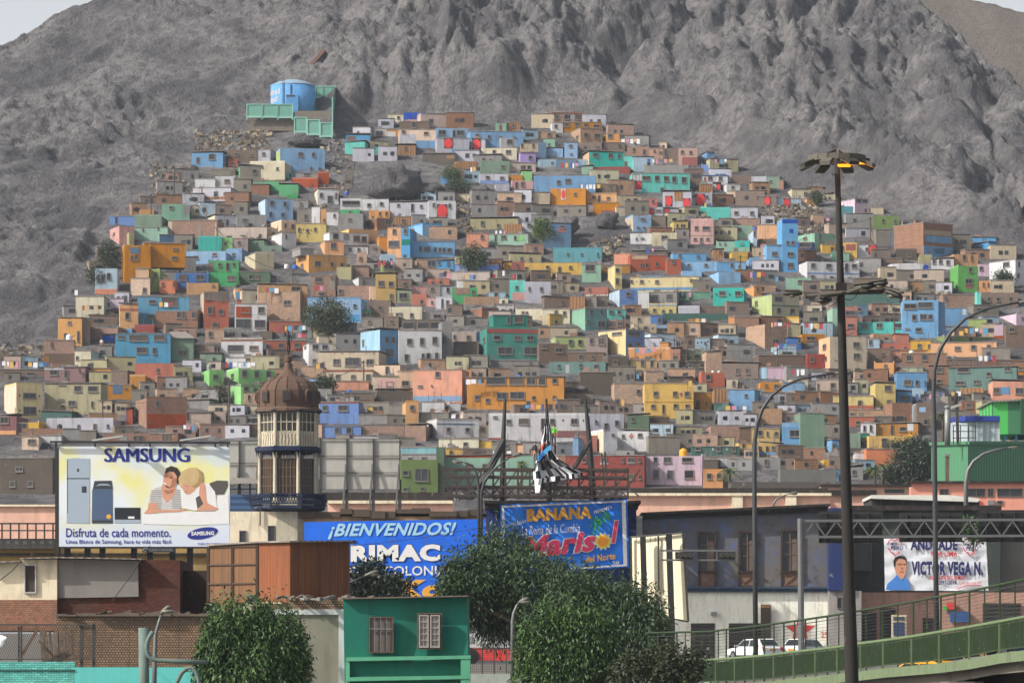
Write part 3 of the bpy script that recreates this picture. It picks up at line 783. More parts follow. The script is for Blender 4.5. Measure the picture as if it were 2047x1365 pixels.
-150 865 645 1170 rd w:510,908,70,52;510,1078,68,60;238,905,65,40;40,905,40,50;430,910,24,42;595,910,24,42;598,1080,24,42 p:470,935,560,952,wh p:200,935,285,950,wh |red house with white window sills behind the steel trusses|the red truss house
-20 680 170 830 te w:0,735,50,55
-75 680 -20 930 mb w:none
650 870 1230 1150 lp w:765,1047,60,90;907,1052,65,85;1098,1052,95,85;760,905,40,60;880,905,80,60;1080,905,110,50 |pale pink house with three big square windows on the lowest row|the pale pink house
1240 1020 1440 1185 po w:1303,1070,50,60;1402,1068,50,60 m:1352,1070,28,te
1235 880 1650 965 wh w:none
1240 905 1390 1015 dg w:none
1125 770 1610 860 dt w:1395,795,45,50;1552,797,35,50;1190,790,60,40 m:1340,798,28,wh m:1480,798,28,wh
690 670 1010 845 cg w:none
1320 565 1610 695 br w:none
1610 580 1735 720 bk w:none
1755 880 2022 1000 gy w:1880,930,40,60
1730 590 2015 738 ty w:1818,635,50,60;1890,640,20,45;1978,642,32,45
1600 735 1795 820 ye w:1650,765,28,50;1750,765,30,50
1800 742 2015 858 ty w:1815,785,28,40;1888,810,28,85;1948,785,32,42 p:1800,825,2015,858,mb
0 20 330 240 dg w:none
@N 1400 600
790 455 970 590 pb w:880,545,105,55
880 385 1020 500 cb w:1000,415,28,40
1030 345 1260 435 or w:1120,385,95,40
1080 545 1275 692 rd w:1130,597,38,55 p:1085,690,1275,740,nb
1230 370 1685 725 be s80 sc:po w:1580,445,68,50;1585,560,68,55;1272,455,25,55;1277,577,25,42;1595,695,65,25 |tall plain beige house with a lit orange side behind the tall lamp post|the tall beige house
1335 75 1385 350 mg w:none
595 680 910 795 lp w:870,722,18,18 p:595,680,675,795,s9
590 555 1080 680 bk w:none
215 640 585 790 bk w:375,720,40,60;475,720,40,55
265 795 380 900 be w:335,840,28,50
605 830 825 945 or w:665,860,22,25;772,870,60,40
830 830 1055 955 mb w:none
270 905 545 1120 mb w:458,965,28,32
545 895 650 1035 gy w:575,940,65,65
135 915 270 1035 wd w:none
135 1040 285 1170 t4 w:none
925 800 1090 912 cr w:1010,835,45,45
1170 805 1395 930 bp w:1337,865,52,60;1190,870,18,55
1340 970 1745 1110 cy w:1610,1055,45,85 p:1340,1065,1745,1108,te
565 1115 825 1240 tn w:none
825 1140 970 1240 bk w:890,1200,32,55
825 1240 1075 1480 mb w:955,1345,110,70 p:825,1238,1075,1285,lb
1010 1140 1255 1500 sg w:none
@O 1647 600
795 5 1155 390 sb w:872,62,125,55;1022,50,145,60;1003,170,68,60;1075,172,45,55;912,175,48,60;955,300,65,45;842,288,45,14 b:1155,20,1230,370,mb |tall sky blue three-storey house with terrace right of the tall lamp post|the tall sky blue house
1230 80 1455 245 mb w:none p:1400,90,1435,150,wh
345 225 785 335 tq w:412,260,65,50;558,258,60,52;740,262,90,50
205 70 335 355 te w:270,130,105,50;270,257,65,38
335 75 445 165 nb w:360,95,38,38
445 395 560 500 pb w:472,428,38,52
500 340 715 400 tn w:632,388,40,30
715 345 860 440 te w:none
565 440 880 500 te w:685,480,32,28;822,485,28,22
445 505 675 622 bk w:595,548,22,25
680 510 785 610 ro w:727,577,38,25
770 505 1080 545 po w:none
505 635 705 728 po w:622,670,32,35
875 410 1080 535 ye w:965,463,45,42;1062,465,28,38
1085 365 1730 440 ol s140 w:1287,400,50,48;1497,388,52,52;1660,390,22,45
1080 432 1735 558 po w:1175,498,45,45;1348,490,60,40;1505,482,52,50;1655,478,40,45 |long apricot house under an olive green upper floor at the right|the long apricot house
1455 195 1640 290 yg w:none
1825 140 2040 250 lp s120 w:2010,185,18,30
1720 255 1810 390 lp w:none p:1720,360,1810,390,te
1840 260 2040 480 bk w:1900,300,60,50
790 540 1235 672 br w:860,585,60,62;1015,580,55,65
1235 600 2040 685 br w:none T
1060 670 1265 845 br w:1168,703,62,55;1160,820,50,40
1260 685 1935 895 t4 w:1658,752,48,42;1845,698,65,52;1375,838,95,40;1540,830,70,40;1405,705,125,50
735 730 1040 920 mb w:848,832,80,55;940,835,32,50;1020,835,10,45
735 920 895 1040 mb w:822,985,95,45
900 910 1010 960 pb w:none
780 680 1000 732 sl w:none
1945 650 2040 740 or w:1990,690,50,40
520 840 725 1068 cy w:647,887,68,55;655,1017,42,22
@T 1647 740
1705 112 2040 298 ro w:1745,205,65,60;1978,208,85,62 p:1785,170,1875,242,lb |salmon red house with a light blue panel above the striped green shed|the salmon red house
1705 50 2040 112 br w:1830,65,90,30;1945,75,95,55
690 350 900 545 br w:770,490,92,65
895 360 935 545 pb w:none
935 345 1095 600 bk w:1030,522,45,58 p:965,372,1030,422,lb
530 540 945 662 oc w:687,605,28,105;795,595,70,45 p:840,540,900,615,wh
455 665 900 795 ye w:615,725,62,80
370 640 455 710 tl w:none
250 640 370 780 sg w:none
430 795 790 955 ro w:none
0 705 155 825 lb s80 w:105,765,40,50
0 830 150 908 gy w:100,880,18,30
315 830 430 925 wh w:none
0 905 95 980 ye w:none
0 995 155 1115 mb w:115,1035,20,40
260 975 395 1100 gy w:305,1030,40,50
245 470 500 548 te w:345,530,50,40
500 465 690 545 dg w:none
380 535 525 668 wh w:410,588,25,58;473,583,25,60
245 400 650 465 tn w:285,445,50,35
1390 310 1680 410 br w:1470,355,60,50
1380 200 1610 260 wd w:none
@Q 620 740
100 322 490 535 cb w:150,382,50,55;332,382,100,60 p:100,318,490,334,te |cornflower blue house with two wide windows right of the dome|the cornflower blue house
130 565 515 672 cb w:275,608,55,65;392,608,58,65
965 325 1095 555 oy w:1030,378,45,50
1130 320 1355 430 wh w:none
1400 340 1520 405 wh w:none
1100 430 1400 540 cg w:none
795 350 945 475 gy w:none
490 450 790 550 gy w:none
520 565 950 665 br w:none
955 560 1170 705 br w:none
1170 490 1705 690 wh s110 w:1397,600,45,50;1590,598,50,45 p:1280,535,1660,547,nb p:1280,684,1705,694,nb |white house with thin blue bands and washing on its roof|the white banded low house
1300 695 1705 785 cr w:1413,757,45,35;1570,748,45,40
1705 560 1800 665 be w:1745,598,55,50
915 925 1290 1235 ol w:965,1037,65,52;1125,1055,140,130;962,1203,52,40;1132,1197,45,38 |olive green house with a big square recess behind the blank panels|the olive green house
915 780 1275 840 tb w:none
920 850 1285 920 gy w:1010,900,50,40;1150,895,50,40
1275 780 1355 1225 do w:none
@R 860 740
590 455 1600 705 wh w:657,473,42,22;795,520,50,50;947,518,105,62;1140,545,45,115;1235,520,50,60;1455,518,70,58 m:1342,508,28,bk m:1547,510,28,bk p:1130,612,1600,680,mr p:590,682,760,705,rd |very long white house with a maroon lower band behind the three posts|the very long white house
370 75 1350 385 or w:492,88,50,22;665,108,200,75;870,108,145,78;1020,110,95,75;1130,112,75,78;1257,108,52,55;473,275,50,50;725,258,110,70;880,255,150,75;1045,280,32,38;1252,275,35,35;580,305,45,45;990,335,38,50 |wide ochre orange house with open roof bays above the long white house|the wide ochre house
130 862 1060 1170 mg w:390,965,70,40;575,970,100,50 p:165,862,870,880,te p:130,862,165,1140,pb |mint green building with a red rim behind the steel trusses|the mint green building
150 790 340 855 ye w:210,830,30,40
500 715 620 785 ye w:none
870 760 1030 845 po w:none
620 740 870 840 cg w:770,770,50,40
"""
# ------------------------------------------------ house paints
PAL = dict(lb=((132,178,222),'light blue'), sb=((108,178,232),'sky blue'), cb=((96,140,212),'cornflower blue'), bl=((48,88,190),'deep blue'), nb=((92,124,156),'slate blue'),
 mb=((118,168,214),'mid blue'), s8=((112,180,218),'worn sky blue'), s9=((178,218,242),'pale sky blue'), pb=((180,208,226),'pale blue'), tb=((108,174,186),'teal blue'), t3=((112,160,158),'grey teal'), t4=((100,142,134),'worn teal'),
 tq=((84,206,192),'turquoise'), tl=((26,134,118),'dark teal'), dt=((72,112,102),'dull teal'), gr=((82,176,112),'green'), gn=((104,178,92),'leaf green'), lg=((158,220,142),'light green'), mg=((142,190,164),'mint green'),
 sg=((128,156,134),'sage green'), sl=((176,190,160),'pale sage'), ol=((122,146,86),'olive green'), do=((84,112,82),'dark green'), yg=((174,194,112),'lime green'),
 po=((240,172,114),'apricot'), oy=((226,164,90),'light orange'), oc=((196,138,70),'ochre'), ro=((234,150,112),'salmon'), pe=((238,202,170),'peach'), te=((186,94,66),'terracotta'),
 rd=((160,72,64),'brick red'), rb=((208,84,78),'bright red'), pk=((222,168,162),'pink'), lp=((224,196,214),'pale pink'), pu=((164,130,212),'purple'), li=((204,204,216),'off white'), wh=((226,226,228),'white'),
 cr=((228,218,186),'cream'), cy=((230,208,142),'pale yellow'), ye=((236,190,92),'yellow'), ty=((206,172,110),'mustard'), be=((202,184,154),'beige'), bp=((200,178,164),'pinkish beige'), sa=((196,150,128),'dusty salmon'),
 kh=((188,180,140),'khaki'), mv=((156,136,132),'mauve'), mr=((142,98,100),'maroon'), gy=((152,150,148),'grey'))
PAL['or'] = ((222,146,52),'orange')
RAW = dict(br=((150,108,86),'bare brick'), bk=((112,94,82),'dark brick'), tn=((178,142,112),'tan brick'))
RAW2 = dict(cg=((126,120,110),'concrete'), wd=((150,108,66),'wooden'), dg=((92,84,76),'dark grey'))
GAIN = .84
def hm(c):
    if c in RAW: return brick('wall_'+RAW[c][1], RAW[c][0])
    if c == 'wd': return stripes('wall_boards', (138,98,60), (165,122,78), .5, dirt=.5)
    if c in RAW2: return paint('wall_'+RAW2[c][1], RAW2[c][0], .7)
    return paint('wall_'+PAL[c][1], tuple(v*.84+17 for v in PAL[c][0]), .6, gain=GAIN)
def cname(c): return (PAL.get(c) or RAW.get(c) or RAW2.get(c))[1]
GLASS, nt, b = newmat('dark_window'); b.inputs['Roughness'].default_value = .3; nt.links.new(jitter(nt, mixc(nt, noise(nt, pos(nt), 1.2, 3), lin((26,27,30)), lin((66,68,72))), .6, .1), b.inputs['Base Color']); MATS['dark_window'] = GLASS; MATS['frame'] = plain('window_frame', (120,112,104), .7)
FRM = MATS['frame']; CURT = plain('window_curtain', (84,74,66), .8, var=.4)
ROOFM = plain('dusty_roof', (140,132,124), .95, var=.4); TIN = stripes('roof_sheet', (120,112,104), (150,142,132), .4, dirt=.6)
TILE = plain('red_roof', (190,130,110), .9); BLUER = plain('blue_roof', (96,130,190), .9)
STONE = paint('stone_base', (112,102,92), .8, sc_=1.2, jit=True); DISC = paint('red_disc', (214,66,66), .2, jit=False); BLK = plain('black_paint', (42,40,42), .8)
RUB = plain('roof_clutter', (105,96,88), .95, var=.4)
def parse():
    out = []; Z = 5.055
    for ln in HOUSES.strip().split('\n'):
        if ln[0] == '@':
            a = ln[1:].split(); ox, oy = float(a[1]), float(a[2]); continue
        seg = ln.split('|'); t = seg[0].split(); X = lambda v: ox+float(v)/Z; Yp = lambda v: oy+float(v)/Z
        h = dict(r=(X(t[0]), Yp(t[1]), X(t[2]), Yp(t[3])), col=t[4], s=0, sc=None, w=None, p=[], d=[], m=[], b=None, x=[], R=None, T=False,
                 label=seg[1].strip() if len(seg) > 1 else None, anchor=seg[2].strip() if len(seg) > 2 else None)
        for k in t[5:]:
            if k == 'T': h['T'] = True
            elif k[0] == 's' and k[1:].isdigit(): h['s'] = int(k[1:])/Z
            else:
                a, v = k.split(':', 1)
                if a == 'sc': h['sc'] = v
                elif a == 'R': h['R'] = v
                elif a in 'wx':
                    h[a] = [] if v == 'none' else [(X(q[0]), Yp(q[1]), float(q[2])/Z, float(q[3])/Z) for q in (u.split(',') for u in v.split(';'))]
                elif a in 'pb':
                    q = v.split(','); e = (X(q[0]), Yp(q[1]), X(q[2]), Yp(q[3]), q[4])
                    if a == 'p': h['p'].append(e)
                    else: h['b'] = e
                elif a in 'dD':
                    q = v.split(','); h['d'].append((X(q[0]), Yp(q[1]), float(q[2])/Z, float(q[3])/Z, a == 'D'))
                elif a == 'm':
                    q = v.split(','); h['m'].append((X(q[0]), Yp(q[1]), float(q[2])/Z, q[3]))
        out.append(h)
    return out
HS = parse()
NUMW = ['no', 'one', 'two', 'three', 'four', 'five', 'six', 'seven', 'eight', 'nine', 'ten']
ORD = ['nearest', 'second nearest', 'third nearest', 'fourth nearest', 'fifth nearest', 'sixth nearest', 'seventh nearest', 'eighth nearest', 'ninth nearest']
for h in HS:
    x0, y0, x1, y1 = h['r']; hp, wp = y1-y0, x1-x0; h['c'] = ((x0+x1)/2, (y0+y1)/2)
    nw = len(h['w']) if h['w'] is not None else 0
    raw = h['col'] in RAW or h['col'] in RAW2
    if raw: h['kind'] = 'shack' if (h['col'] in RAW2 or hp*wp < 700) else 'brick_house'
    else: h['kind'] = 'hut' if (nw == 0 and not h['d'] and hp < 34) else 'house'
    if h['w'] is None:                                   # dim openings of the unpainted houses
        h['w'] = []; n = max(1, int(wp/22)); fl = max(1, int(hp/24))
        for f in range(fl):
            for i in range(n):
                if R.random() < .75: h['w'].append((x0+h['s']+(wp-h['s'])*(i+.5+R.uniform(-.15, .15))/n, y0+hp*(f+.5)/fl, R.uniform(5, 8), R.uniform(6, 9)))
    h['nw'] = len(h['w'])+len(h['x'])
EXTRA = [((585,190), 'the blue water tank'), ((576,780), 'the domed turret'), ((655,630), 'the broad dark slope tree'), ((1088,462), 'the round green tree'), ((1690,590), "the tall lamp post's arms"),
         ((1835,540), 'the white painted wall'), ((945,515), 'the dark bushy slope tree'), ((1940,940), 'the green corrugated shed')]
ANCH = [(h['c'], h['anchor']) for h in HS if h['anchor']]+EXTRA
def sector(c, a):
    dx, dy = c[0]-a[0], c[1]-a[1]
    if abs(dx) > 1.2*abs(dy): return 'left of' if dx < 0 else 'right of'
    return 'above' if dy < 0 else 'below'
def single_out(items, base, word):
    """labels: each item is named by its rank among its look-alikes in one direction from a landmark"""
    tab = {}
    for ai, (a, nm) in enumerate(ANCH):
        for it in items:
            if it['anchor'] == nm: continue
            d = math.dist(it['c'], a)
            if d < 320: tab.setdefault((ai, sector(it['c'], a), word(it)), []).append((d, id(it), it))
    best = {}
    for (ai, sec, wd_), L in tab.items():
        L.sort(key=lambda q: q[0])
        for rk, (d, i, it) in enumerate(L[:9]):
            sc_ = rk*90+d
            if i not in best or sc_ < best[i][0]: best[i] = (sc_, ORD[rk], sec, ANCH[ai][1])
    for it in items:
        if it['label']: continue
        b = best.get(id(it))
        it['label'] = f"{base(it)}, {b[1]} {sec_fix(b[2])} {b[3]}" if b else base(it)+f" near the far {'left' if it['c'][0] < 1000 else 'right'} edge"
def sec_fix(s): return {'left of': 'left of', 'right of': 'right of'}.get(s, s)
def hbase(h):
    k = h['kind'].replace('_', ' '); c = cname(h['col'])
    if k == 'brick house': k = 'house'
    st = ''
    if h['kind'] in ('house', 'brick_house'):
        n = round((h['r'][3]-h['r'][1])/26); st = {0: 'low ', 1: '', 2: 'two-storey ', 3: 'three-storey '}.get(n, 'tall ')
    t = f"{st}{c} {k}"
    if h['d']: t += ' with red disc'
    elif 0 < h['nw'] <= 10 and h['kind'] != 'shack': t += f" with {NUMW[h['nw']]} window{'s' if h['nw'] > 1 else ''}"
    return t
single_out(HS, hbase, lambda h: (h['col'], h['kind']))

def window(parent, u, z, w_, h_, side=None, y=-.05):
    """framed opening on a wall; u runs along the wall, parent at the wall corner"""
    mb = MB(); t = min(.09, w_*.12); g = 1 if R.random() < .82 else 2
    def bx(a, b, c, d, y0, y1, mi):
        if side is None: mb.box((a, y0, c), (b, y1, d), mi)
        else:
            ca, sa = side
            for_ = [(a, y0), (b, y0), (b, y1), (a, y1)]
            P = [(p*ca-q*sa, p*sa+q*ca) for p, q in for_]
            mb.add([(x, yy, c) for x, yy in P]+[(x, yy, d) for x, yy in P], [(0,1,5,4),(1,2,6,5),(2,3,7,6),(3,0,4,7),(4,5,6,7),(0,3,2,1)], mi)
    bx(u-w_/2, u+w_/2, z-h_/2, z+h_/2, y+.02, y+.15, g)
    for a, b, c, d in ((-w_/2, w_/2, h_/2-t, h_/2), (-w_/2, w_/2, -h_/2, -h_/2+t), (-w_/2, -w_/2+t, -h_/2+t, h_/2-t), (w_/2-t, w_/2, -h_/2+t, h_/2-t)):
        bx(u+a, u+b, z+c, z+d, y-.04, y+.12, 0)
    if w_ > .9 and R.random() < .8: bx(u-.03, u+.03, z-h_/2+t, z+h_/2-t, y-.03, y+.1, 0)
    bx(u-w_/2-.06, u+w_/2+.06, z-h_/2-.1, z-h_/2-.004, y-.1, y+.1, 0)
    nm = 'door' if h_ > 1.55*w_ and h_ > 1.3 and w_ > .5 else 'window'
    ob = mb.build(nm, [FRM, GLASS, CURT], parent, local=True); ORG[ob.name] = Vector((0,0,0)); return ob
def lpart(mb, name, mats, parent): return mb.build(name, mats, parent, local=True)
def make_house(h):
    x0, y0, x1, y1 = h['r']; Y = Yhit(y1)-.4; k = Y/F; s = h['s']; hp = y1-y0
    dwant = min(6.8, .28*hp+1.8)
    if s > 0:
        th = min(.62, max(.12, math.asin(min(.95, s*k/max(dwant, 4.2))))); d = s*k/math.sin(th)
    else: th = R.uniform(-.16, .12); d = dwant
    cx = x0+s; wd_ = (x1-cx)*k/math.cos(th); H = hp*k; c0 = at(cx, y1, Y)
    grp = {'house': 'houses on the hillside', 'brick_house': 'unpainted houses on the hillside', 'shack': 'shacks on the hillside', 'hut': 'small painted huts on the hillside'}[h['kind']]
    o = root({'house': 'house', 'brick_house': 'brick_house', 'shack': 'shack', 'hut': 'hut'}[h['kind']], c0, h['label'], h['kind'].replace('_', ' '), grp, th)
    wm = hm(h['col']); sm = hm(h['sc']) if h['sc'] else wm  # paler side colours of some blue houses are sunlight put into the wall
    U = lambda px: (px-cx)*k/math.cos(th); Zz = lambda py: (y1-py)*k
    mb = MB(); mb.add([(0,0,-.3),(wd_,0,-.3),(wd_,d,-.3),(0,d,-.3),(0,0,H),(wd_,0,H),(wd_,d,H),(0,d,H)],
        [(0,1,5,4),(1,2,6,5),(2,3,7,6)], 0)
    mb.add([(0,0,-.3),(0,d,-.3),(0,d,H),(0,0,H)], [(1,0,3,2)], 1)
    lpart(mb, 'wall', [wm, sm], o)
    mb = MB().box((.06, .06, -3.6), (wd_-.06, d+.5, -.3)); lpart(mb, 'foundation', STONE, o)
    # roof: slab, sheet, tiles or a flat deck behind a low parapet, with its clutter
    mb = MB(); rt = h['R'] or R.choice(['slab', 'slab', 'slab', 'deck', 'deck', 'deck', 'sheet'])
    if rt == 'gable':
        mb.add([(-.3,-.4,H-.1),(wd_+.3,-.4,H-.1),(wd_*.62,d*.5,H+1.2),(-.3,d*.5,H+1.2),(wd_+.3,d+.3,H-.1),(-.3,d+.3,H-.1)], [(0,1,2,3),(3,2,4,5),(1,4,2),(0,3,5)]); rm = TIN
    elif rt in ('sheet', 'red', 'blue', 'slope'):
        a, b = R.uniform(.0, .35), R.uniform(.0, .35); rm = {'red': TILE, 'blue': BLUER}.get(rt, TIN)
        P = [(-.12,-.16,H+a),(wd_+.12,-.16,H+b),(wd_+.12,d+.2,H+b+.2),(-.12,d+.2,H+a+.2)]
        mb.add(P+[(x,y_,z+.09) for x,y_,z in P], [(3,2,1,0),(4,5,6,7),(0,1,5,4),(1,2,6,5),(2,3,7,6),(3,0,4,7)])
    elif rt == 'slab':
        mb.box((-.06,-.08,H+.005), (wd_+.06,d+.1,H+.1)); rm = ROOFM
    else:
        mb.box((.15,.15,H-.35), (wd_-.15,d-.15,H-.3))
        for a, b in (((0,0),(wd_,.15)),((0,d-.15),(wd_,d)),((0,.15),(.15,d-.15)),((wd_-.15,.15),(wd_,d-.15))):
            mb.box((a[0],a[1],H+.002),(b[0],b[1],H+R.choice([.03,.05,.3])), 1)
        rm = ROOFM
    ob = lpart(mb, 'roof', [rm, wm], o)
    if rt in ('slab', 'deck', 'sheet') and R.random() < .75:
        mb = MB()
        for q in range(R.randint(1, 7)):
            a, b = R.uniform(.1, wd_-.2), R.uniform(.2, d*.8); e = R.random(); zz = H+(.1 if rt != 'deck' else -.32)
            if e < .4: mb.box((a, b, zz), (a+.09, b+.09, zz+R.uniform(.7, 1.6)), 0)
            elif e < .8: mb.box((a, b, zz), (min(wd_, a+R.uniform(.3, 1.2)), b+.5, zz+R.uniform(.2, .7)), R.choice([0, 1, 2]))
            else: mb.beam((a, b, zz+.1), (min(wd_, a+R.uniform(.6, 2)), b+.4, zz+R.uniform(.2, .9)), .09, 1)
        lpart(mb, 'roof_clutter', [RUB, hm('br'), hm('gy')], o)['kind'] = 'stuff'
    fx = lambda px: px >= cx-.5
    for (wx, wy, ww, wh) in h['w']:
        zc = Zz(wy)
        if fx(wx): window(o, min(max(U(wx), ww*k*.5), wd_-.05), zc, ww*k, wh*k)
        elif s > 0:
            ds = (cx-wx)/s*d; sw = ww*k/math.sin(th)
            sw = min(sw, d*.8); window(o, -ds, zc, sw, wh*k, side=(math.cos(-math.pi/2), math.sin(-math.pi/2)))
    for (a, b, c, dd, col) in h['p']:  # second paints, plus sunlit strips coloured onto the apricot wall by the tower
        u0, u1 = max(0, U(a)), min(wd_, U(c))
        if u1 > u0: lpart(MB().box((u0-.004, -.035, Zz(dd)), (u1+.004, .1, Zz(b))), 'panel_or_lit_strip', hm(col), o)
    for (a, b, ww, wh, fr) in h['d']:
        u, z = U(a), Zz(b); rw, rh = ww*k/2, wh*k/2; mb = MB()
        if a < cx: u = rw*.1
        if fr: mb.box((u-rw*1.05, -.07, z-rh), (u+rw*1.05, .05, z+rh), 2)
        else: mb.box((u-rw, -.07, z-rh), (u+rw, .05, z+rh), 0)
        g = .86 if fr else 1.0; n = 28
        P = [(u+rw*g*math.cos(2*math.pi*i/n), -.1, z+rh*g*math.sin(2*math.pi*i/n)) for i in range(n)]
        mb.add(P+[(x, -.06, zz) for x, _, zz in P], [tuple(range(n))]+[((i+1)%n, i, i+n, (i+1)%n+n) for i in range(n)], 1)
        lpart(mb, 'red_disc', [BLK, DISC, hm('wh')], o)
    for (a, b, sz, col) in h['m']:
        u, z = U(a), Zz(b); r = sz*k/2
        lpart(MB().add([(u-r*.7,-.03,z),(u,-.03,z-r),(u+r*.7,-.03,z),(u,-.03,z+r),(u-r*.7,.05,z),(u,.05,z-r),(u+r*.7,.05,z),(u,.05,z+r)],
              [(0,1,2,3),(0,4,5,1),(1,5,6,2),(2,6,7,3),(3,7,4,0)]), 'diamond_tile', hm(col) if col != 'bk' else BLK, o)
    if h['b']:  # on the tall sky blue house this is its darker right side
        a, b, c, dd, col = h['b']; u0, u1 = U(a), U(c); yb = 1.2 if dd <= y1-3 else .5
        if dd <= y0+3: yb = 1.3
        lpart(MB().box((u0, yb, Zz(dd) if dd > y0+3 else H+.01), (u1, yb+4.5, Zz(b))), 'annex_or_side', hm(col), o)
        lpart(MB().box((u0-.1, yb-.12, Zz(b)+.004), (u1+.1, yb+4.6, Zz(b)+.13)), 'annex_roof', ROOFM, o)
        for (wx, wy, ww, wh) in h['x']: window(o, U(wx), Zz(wy), ww*k, wh*k, y=yb-.05)
    if h['T']:
        mb = MB()
        for body, a, b in (('VENDO ESTA', 1265, 1640), ('CASA', 1760, 1900)):
            vs, fs = text_mesh(body, .01); xa, xb = 1647+a/5.055, 1647+b/5.055; ya, yb = 600+652/5.055, 600+610/5.055
            mb.add([(U(xa+(xb-xa)*u), -.03, Zz(ya+(yb-ya)*v)) for u, v in vs], fs)
        lpart(mb, 'lettering', hm('gy'), o)
for h in HS: make_house(h)  # grey block right of the tall white house: its shaded side as colour
# ------------------------------------------------ shacks filling the gaps between the houses
cov = np.zeros((1365, 2047), bool)
for h in HS:
    x0, y0, x1, y1 = [int(v) for v in h['r']]; cov[max(0, y0):max(0, y1), max(0, x0):max(0, x1)] = True
for x0, y0, x1, y1 in ((540,380,680,560),(650,290,700,430),(700,320,900,385),(905,400,960,460),(1100,425,1260,470),(1640,380,1700,450),(1515,410,1640,435),(1140,430,1260,520),(1770,740,1900,960)): cov[y0:y1, x0:x1] = True
FILL = []
def hidden(x, y): return (y > 885 and x < 660) or (y > 905 and 660 < x < 905) or y > 955
for y in range(960, 240, -22):
    for x in range(8, 2040, 17):
        if y < vtop(x)+24 or hidden(x, y): continue
        w_, h_ = R.randint(26, 60), R.randint(17, 30)
        if x+w_ > 2046 or y-h_ < 0: continue
        fr = cov[y-h_:y, x:x+w_].mean()
        if fr < .42:
            FILL.append(dict(r=(x, y-h_, x+w_, y), col=R.choice(['bk','cg','br','tn','cg','gy','be','bp','li','gy','kh','pb','bk']), s=0, sc=None, w=None, p=[], d=[], m=[], b=None, x=[], R=R.choice(['slab','sheet','deck']), T=False, label=None, anchor=None, c=(x+w_/2, y-h_/2), kind='shack', nw=0))
            cov[y-h_:y, x:x+w_] = True
for h in FILL:
    x0, y0, x1, y1 = h['r']; h['w'] = [(x0+(x1-x0)*R.uniform(.2, .8), (y0+y1)/2, R.uniform(5, 9), R.uniform(6, 9)) for i in range(R.randint(1, 3))]
print('houses', len(HS), 'fill', len(FILL), {k: sum(h['kind'] == k for h in HS) for k in ('house','brick_house','shack','hut')})
for h in FILL:
    h['kind'] = 'lean_to'
def lbase(h): return f"small {cname(h['col'])} lean-to"
single_out(FILL, lbase, lambda h: (h['col'], h['kind']))
for h in FILL:
    x0, y0, x1, y1 = h['r']; Y = Yhit(y1)-.3; k = Y/F; th = R.uniform(-.2, .25); W, H = (x1-x0)*k, (y1-y0)*k; d = 3.2
    o = root('lean_to', at(x0, y1, Y), h['label'], 'lean-to', 'lean-tos between the houses', th)
    lpart(MB().add([(0,0,-2.5),(W,0,-2.5),(W,d,-2.5),(0,d,-2.5),(0,0,H),(W,0,H*.96),(W,d,H),(0,d,H)], [(0,1,5,4),(1,2,6,5),(2,3,7,6),(3,0,4,7)]), 'wall', hm(h['col']), o)
    a, b = R.uniform(0, .3), R.uniform(0, .3)
    P = [(-.06,-.08,H+a*.3),(W+.06,-.08,H+b*.3),(W+.1,d+.1,H+b*.3+.15),(-.1,d+.1,H+a*.3+.15)]
    lpart(MB().add(P+[(x,y_,z+.08) for x,y_,z in P], [(3,2,1,0),(4,5,6,7),(0,1,5,4),(1,2,6,5),(2,3,7,6),(3,0,4,7)]), 'roof', R.choice([TIN, ROOFM, RUB]), o)
    for (wx, wy, ww, wh) in h['w']:
        lpart(MB().box(((wx-x0)*k-ww*k/2, -.03, (y1-wy)*k-wh*k/2), ((wx-x0)*k+ww*k/2, .1, (y1-wy)*k+wh*k/2)), 'opening', GLASS, o)
# ------------------------------------------------ water tank with its screens, painted wall, rocks, trees and clutter on the hill
LEAF = {}
def leafmat(name, rgb):
    if name in LEAF: return LEAF[name]
    m, nt, b = newmat(name); n = noise(nt, pos(nt), 1.3, 3); base_ = lin(rgb)
    nt.links.new(mixc(nt, n, tuple(v*.6 for v in base_), tuple(v*1.35 for v in base_)), b.inputs['Base Color']); b.inputs['Roughness'].default_value = .5
    b.inputs['Specular IOR Level'].default_value = .35
    LEAF[name] = m; return m
def leaves(lobes, n, ln, wd_, droop, cl, spread):
    """leaf quads in clusters inside lobes [(centre, (rx, ry, rz))]"""
    vol = np.array([l[1][0]*l[1][1]*l[1][2] for l in lobes])**.67; vol /= vol.sum(); K = max(6, n//cl)
    li = NR.choice(len(lobes), K, p=vol); d = NR.normal(size=(K, 3)); d /= np.linalg.norm(d, axis=1)[:, None]
    r = NR.uniform(.55, 1.02, K)**.6*(.86+.28*vn(d[:,0]*3+li*7., d[:,2]*3+d[:,1]*3, 3))
    cen = np.array([np.array(l[0]) for l in lobes])[li]+d*r[:, None]*np.array([l[1] for l in lobes])[li]
    ci = NR.integers(0, K, n); p = cen[ci]+NR.normal(size=(n, 3))*np.array(spread)
    out = d[ci]*.5; a = NR.normal(size=(n, 3))*.6+out+np.array([0, 0, -droop]); a /= np.linalg.norm(a, axis=1)[:, None]
    b = np.cross(a, NR.normal(size=(n, 3))); b /= np.linalg.norm(b, axis=1)[:, None]
    L = ln*NR.uniform(.6, 1.3, n)[:, None]; W = wd_*NR.uniform(.6, 1.3, n)[:, None]
    q = np.stack([p-b*W*.3, p+a*L*.5-b*W*.5, p+a*L, p+a*L*.5+b*W*.5], 1).reshape(-1, 3)
    return q, np.arange(4*n).reshape(n, 4), (NR.random(K)*3).astype(int)[ci]*(NR.random(n) < .75)
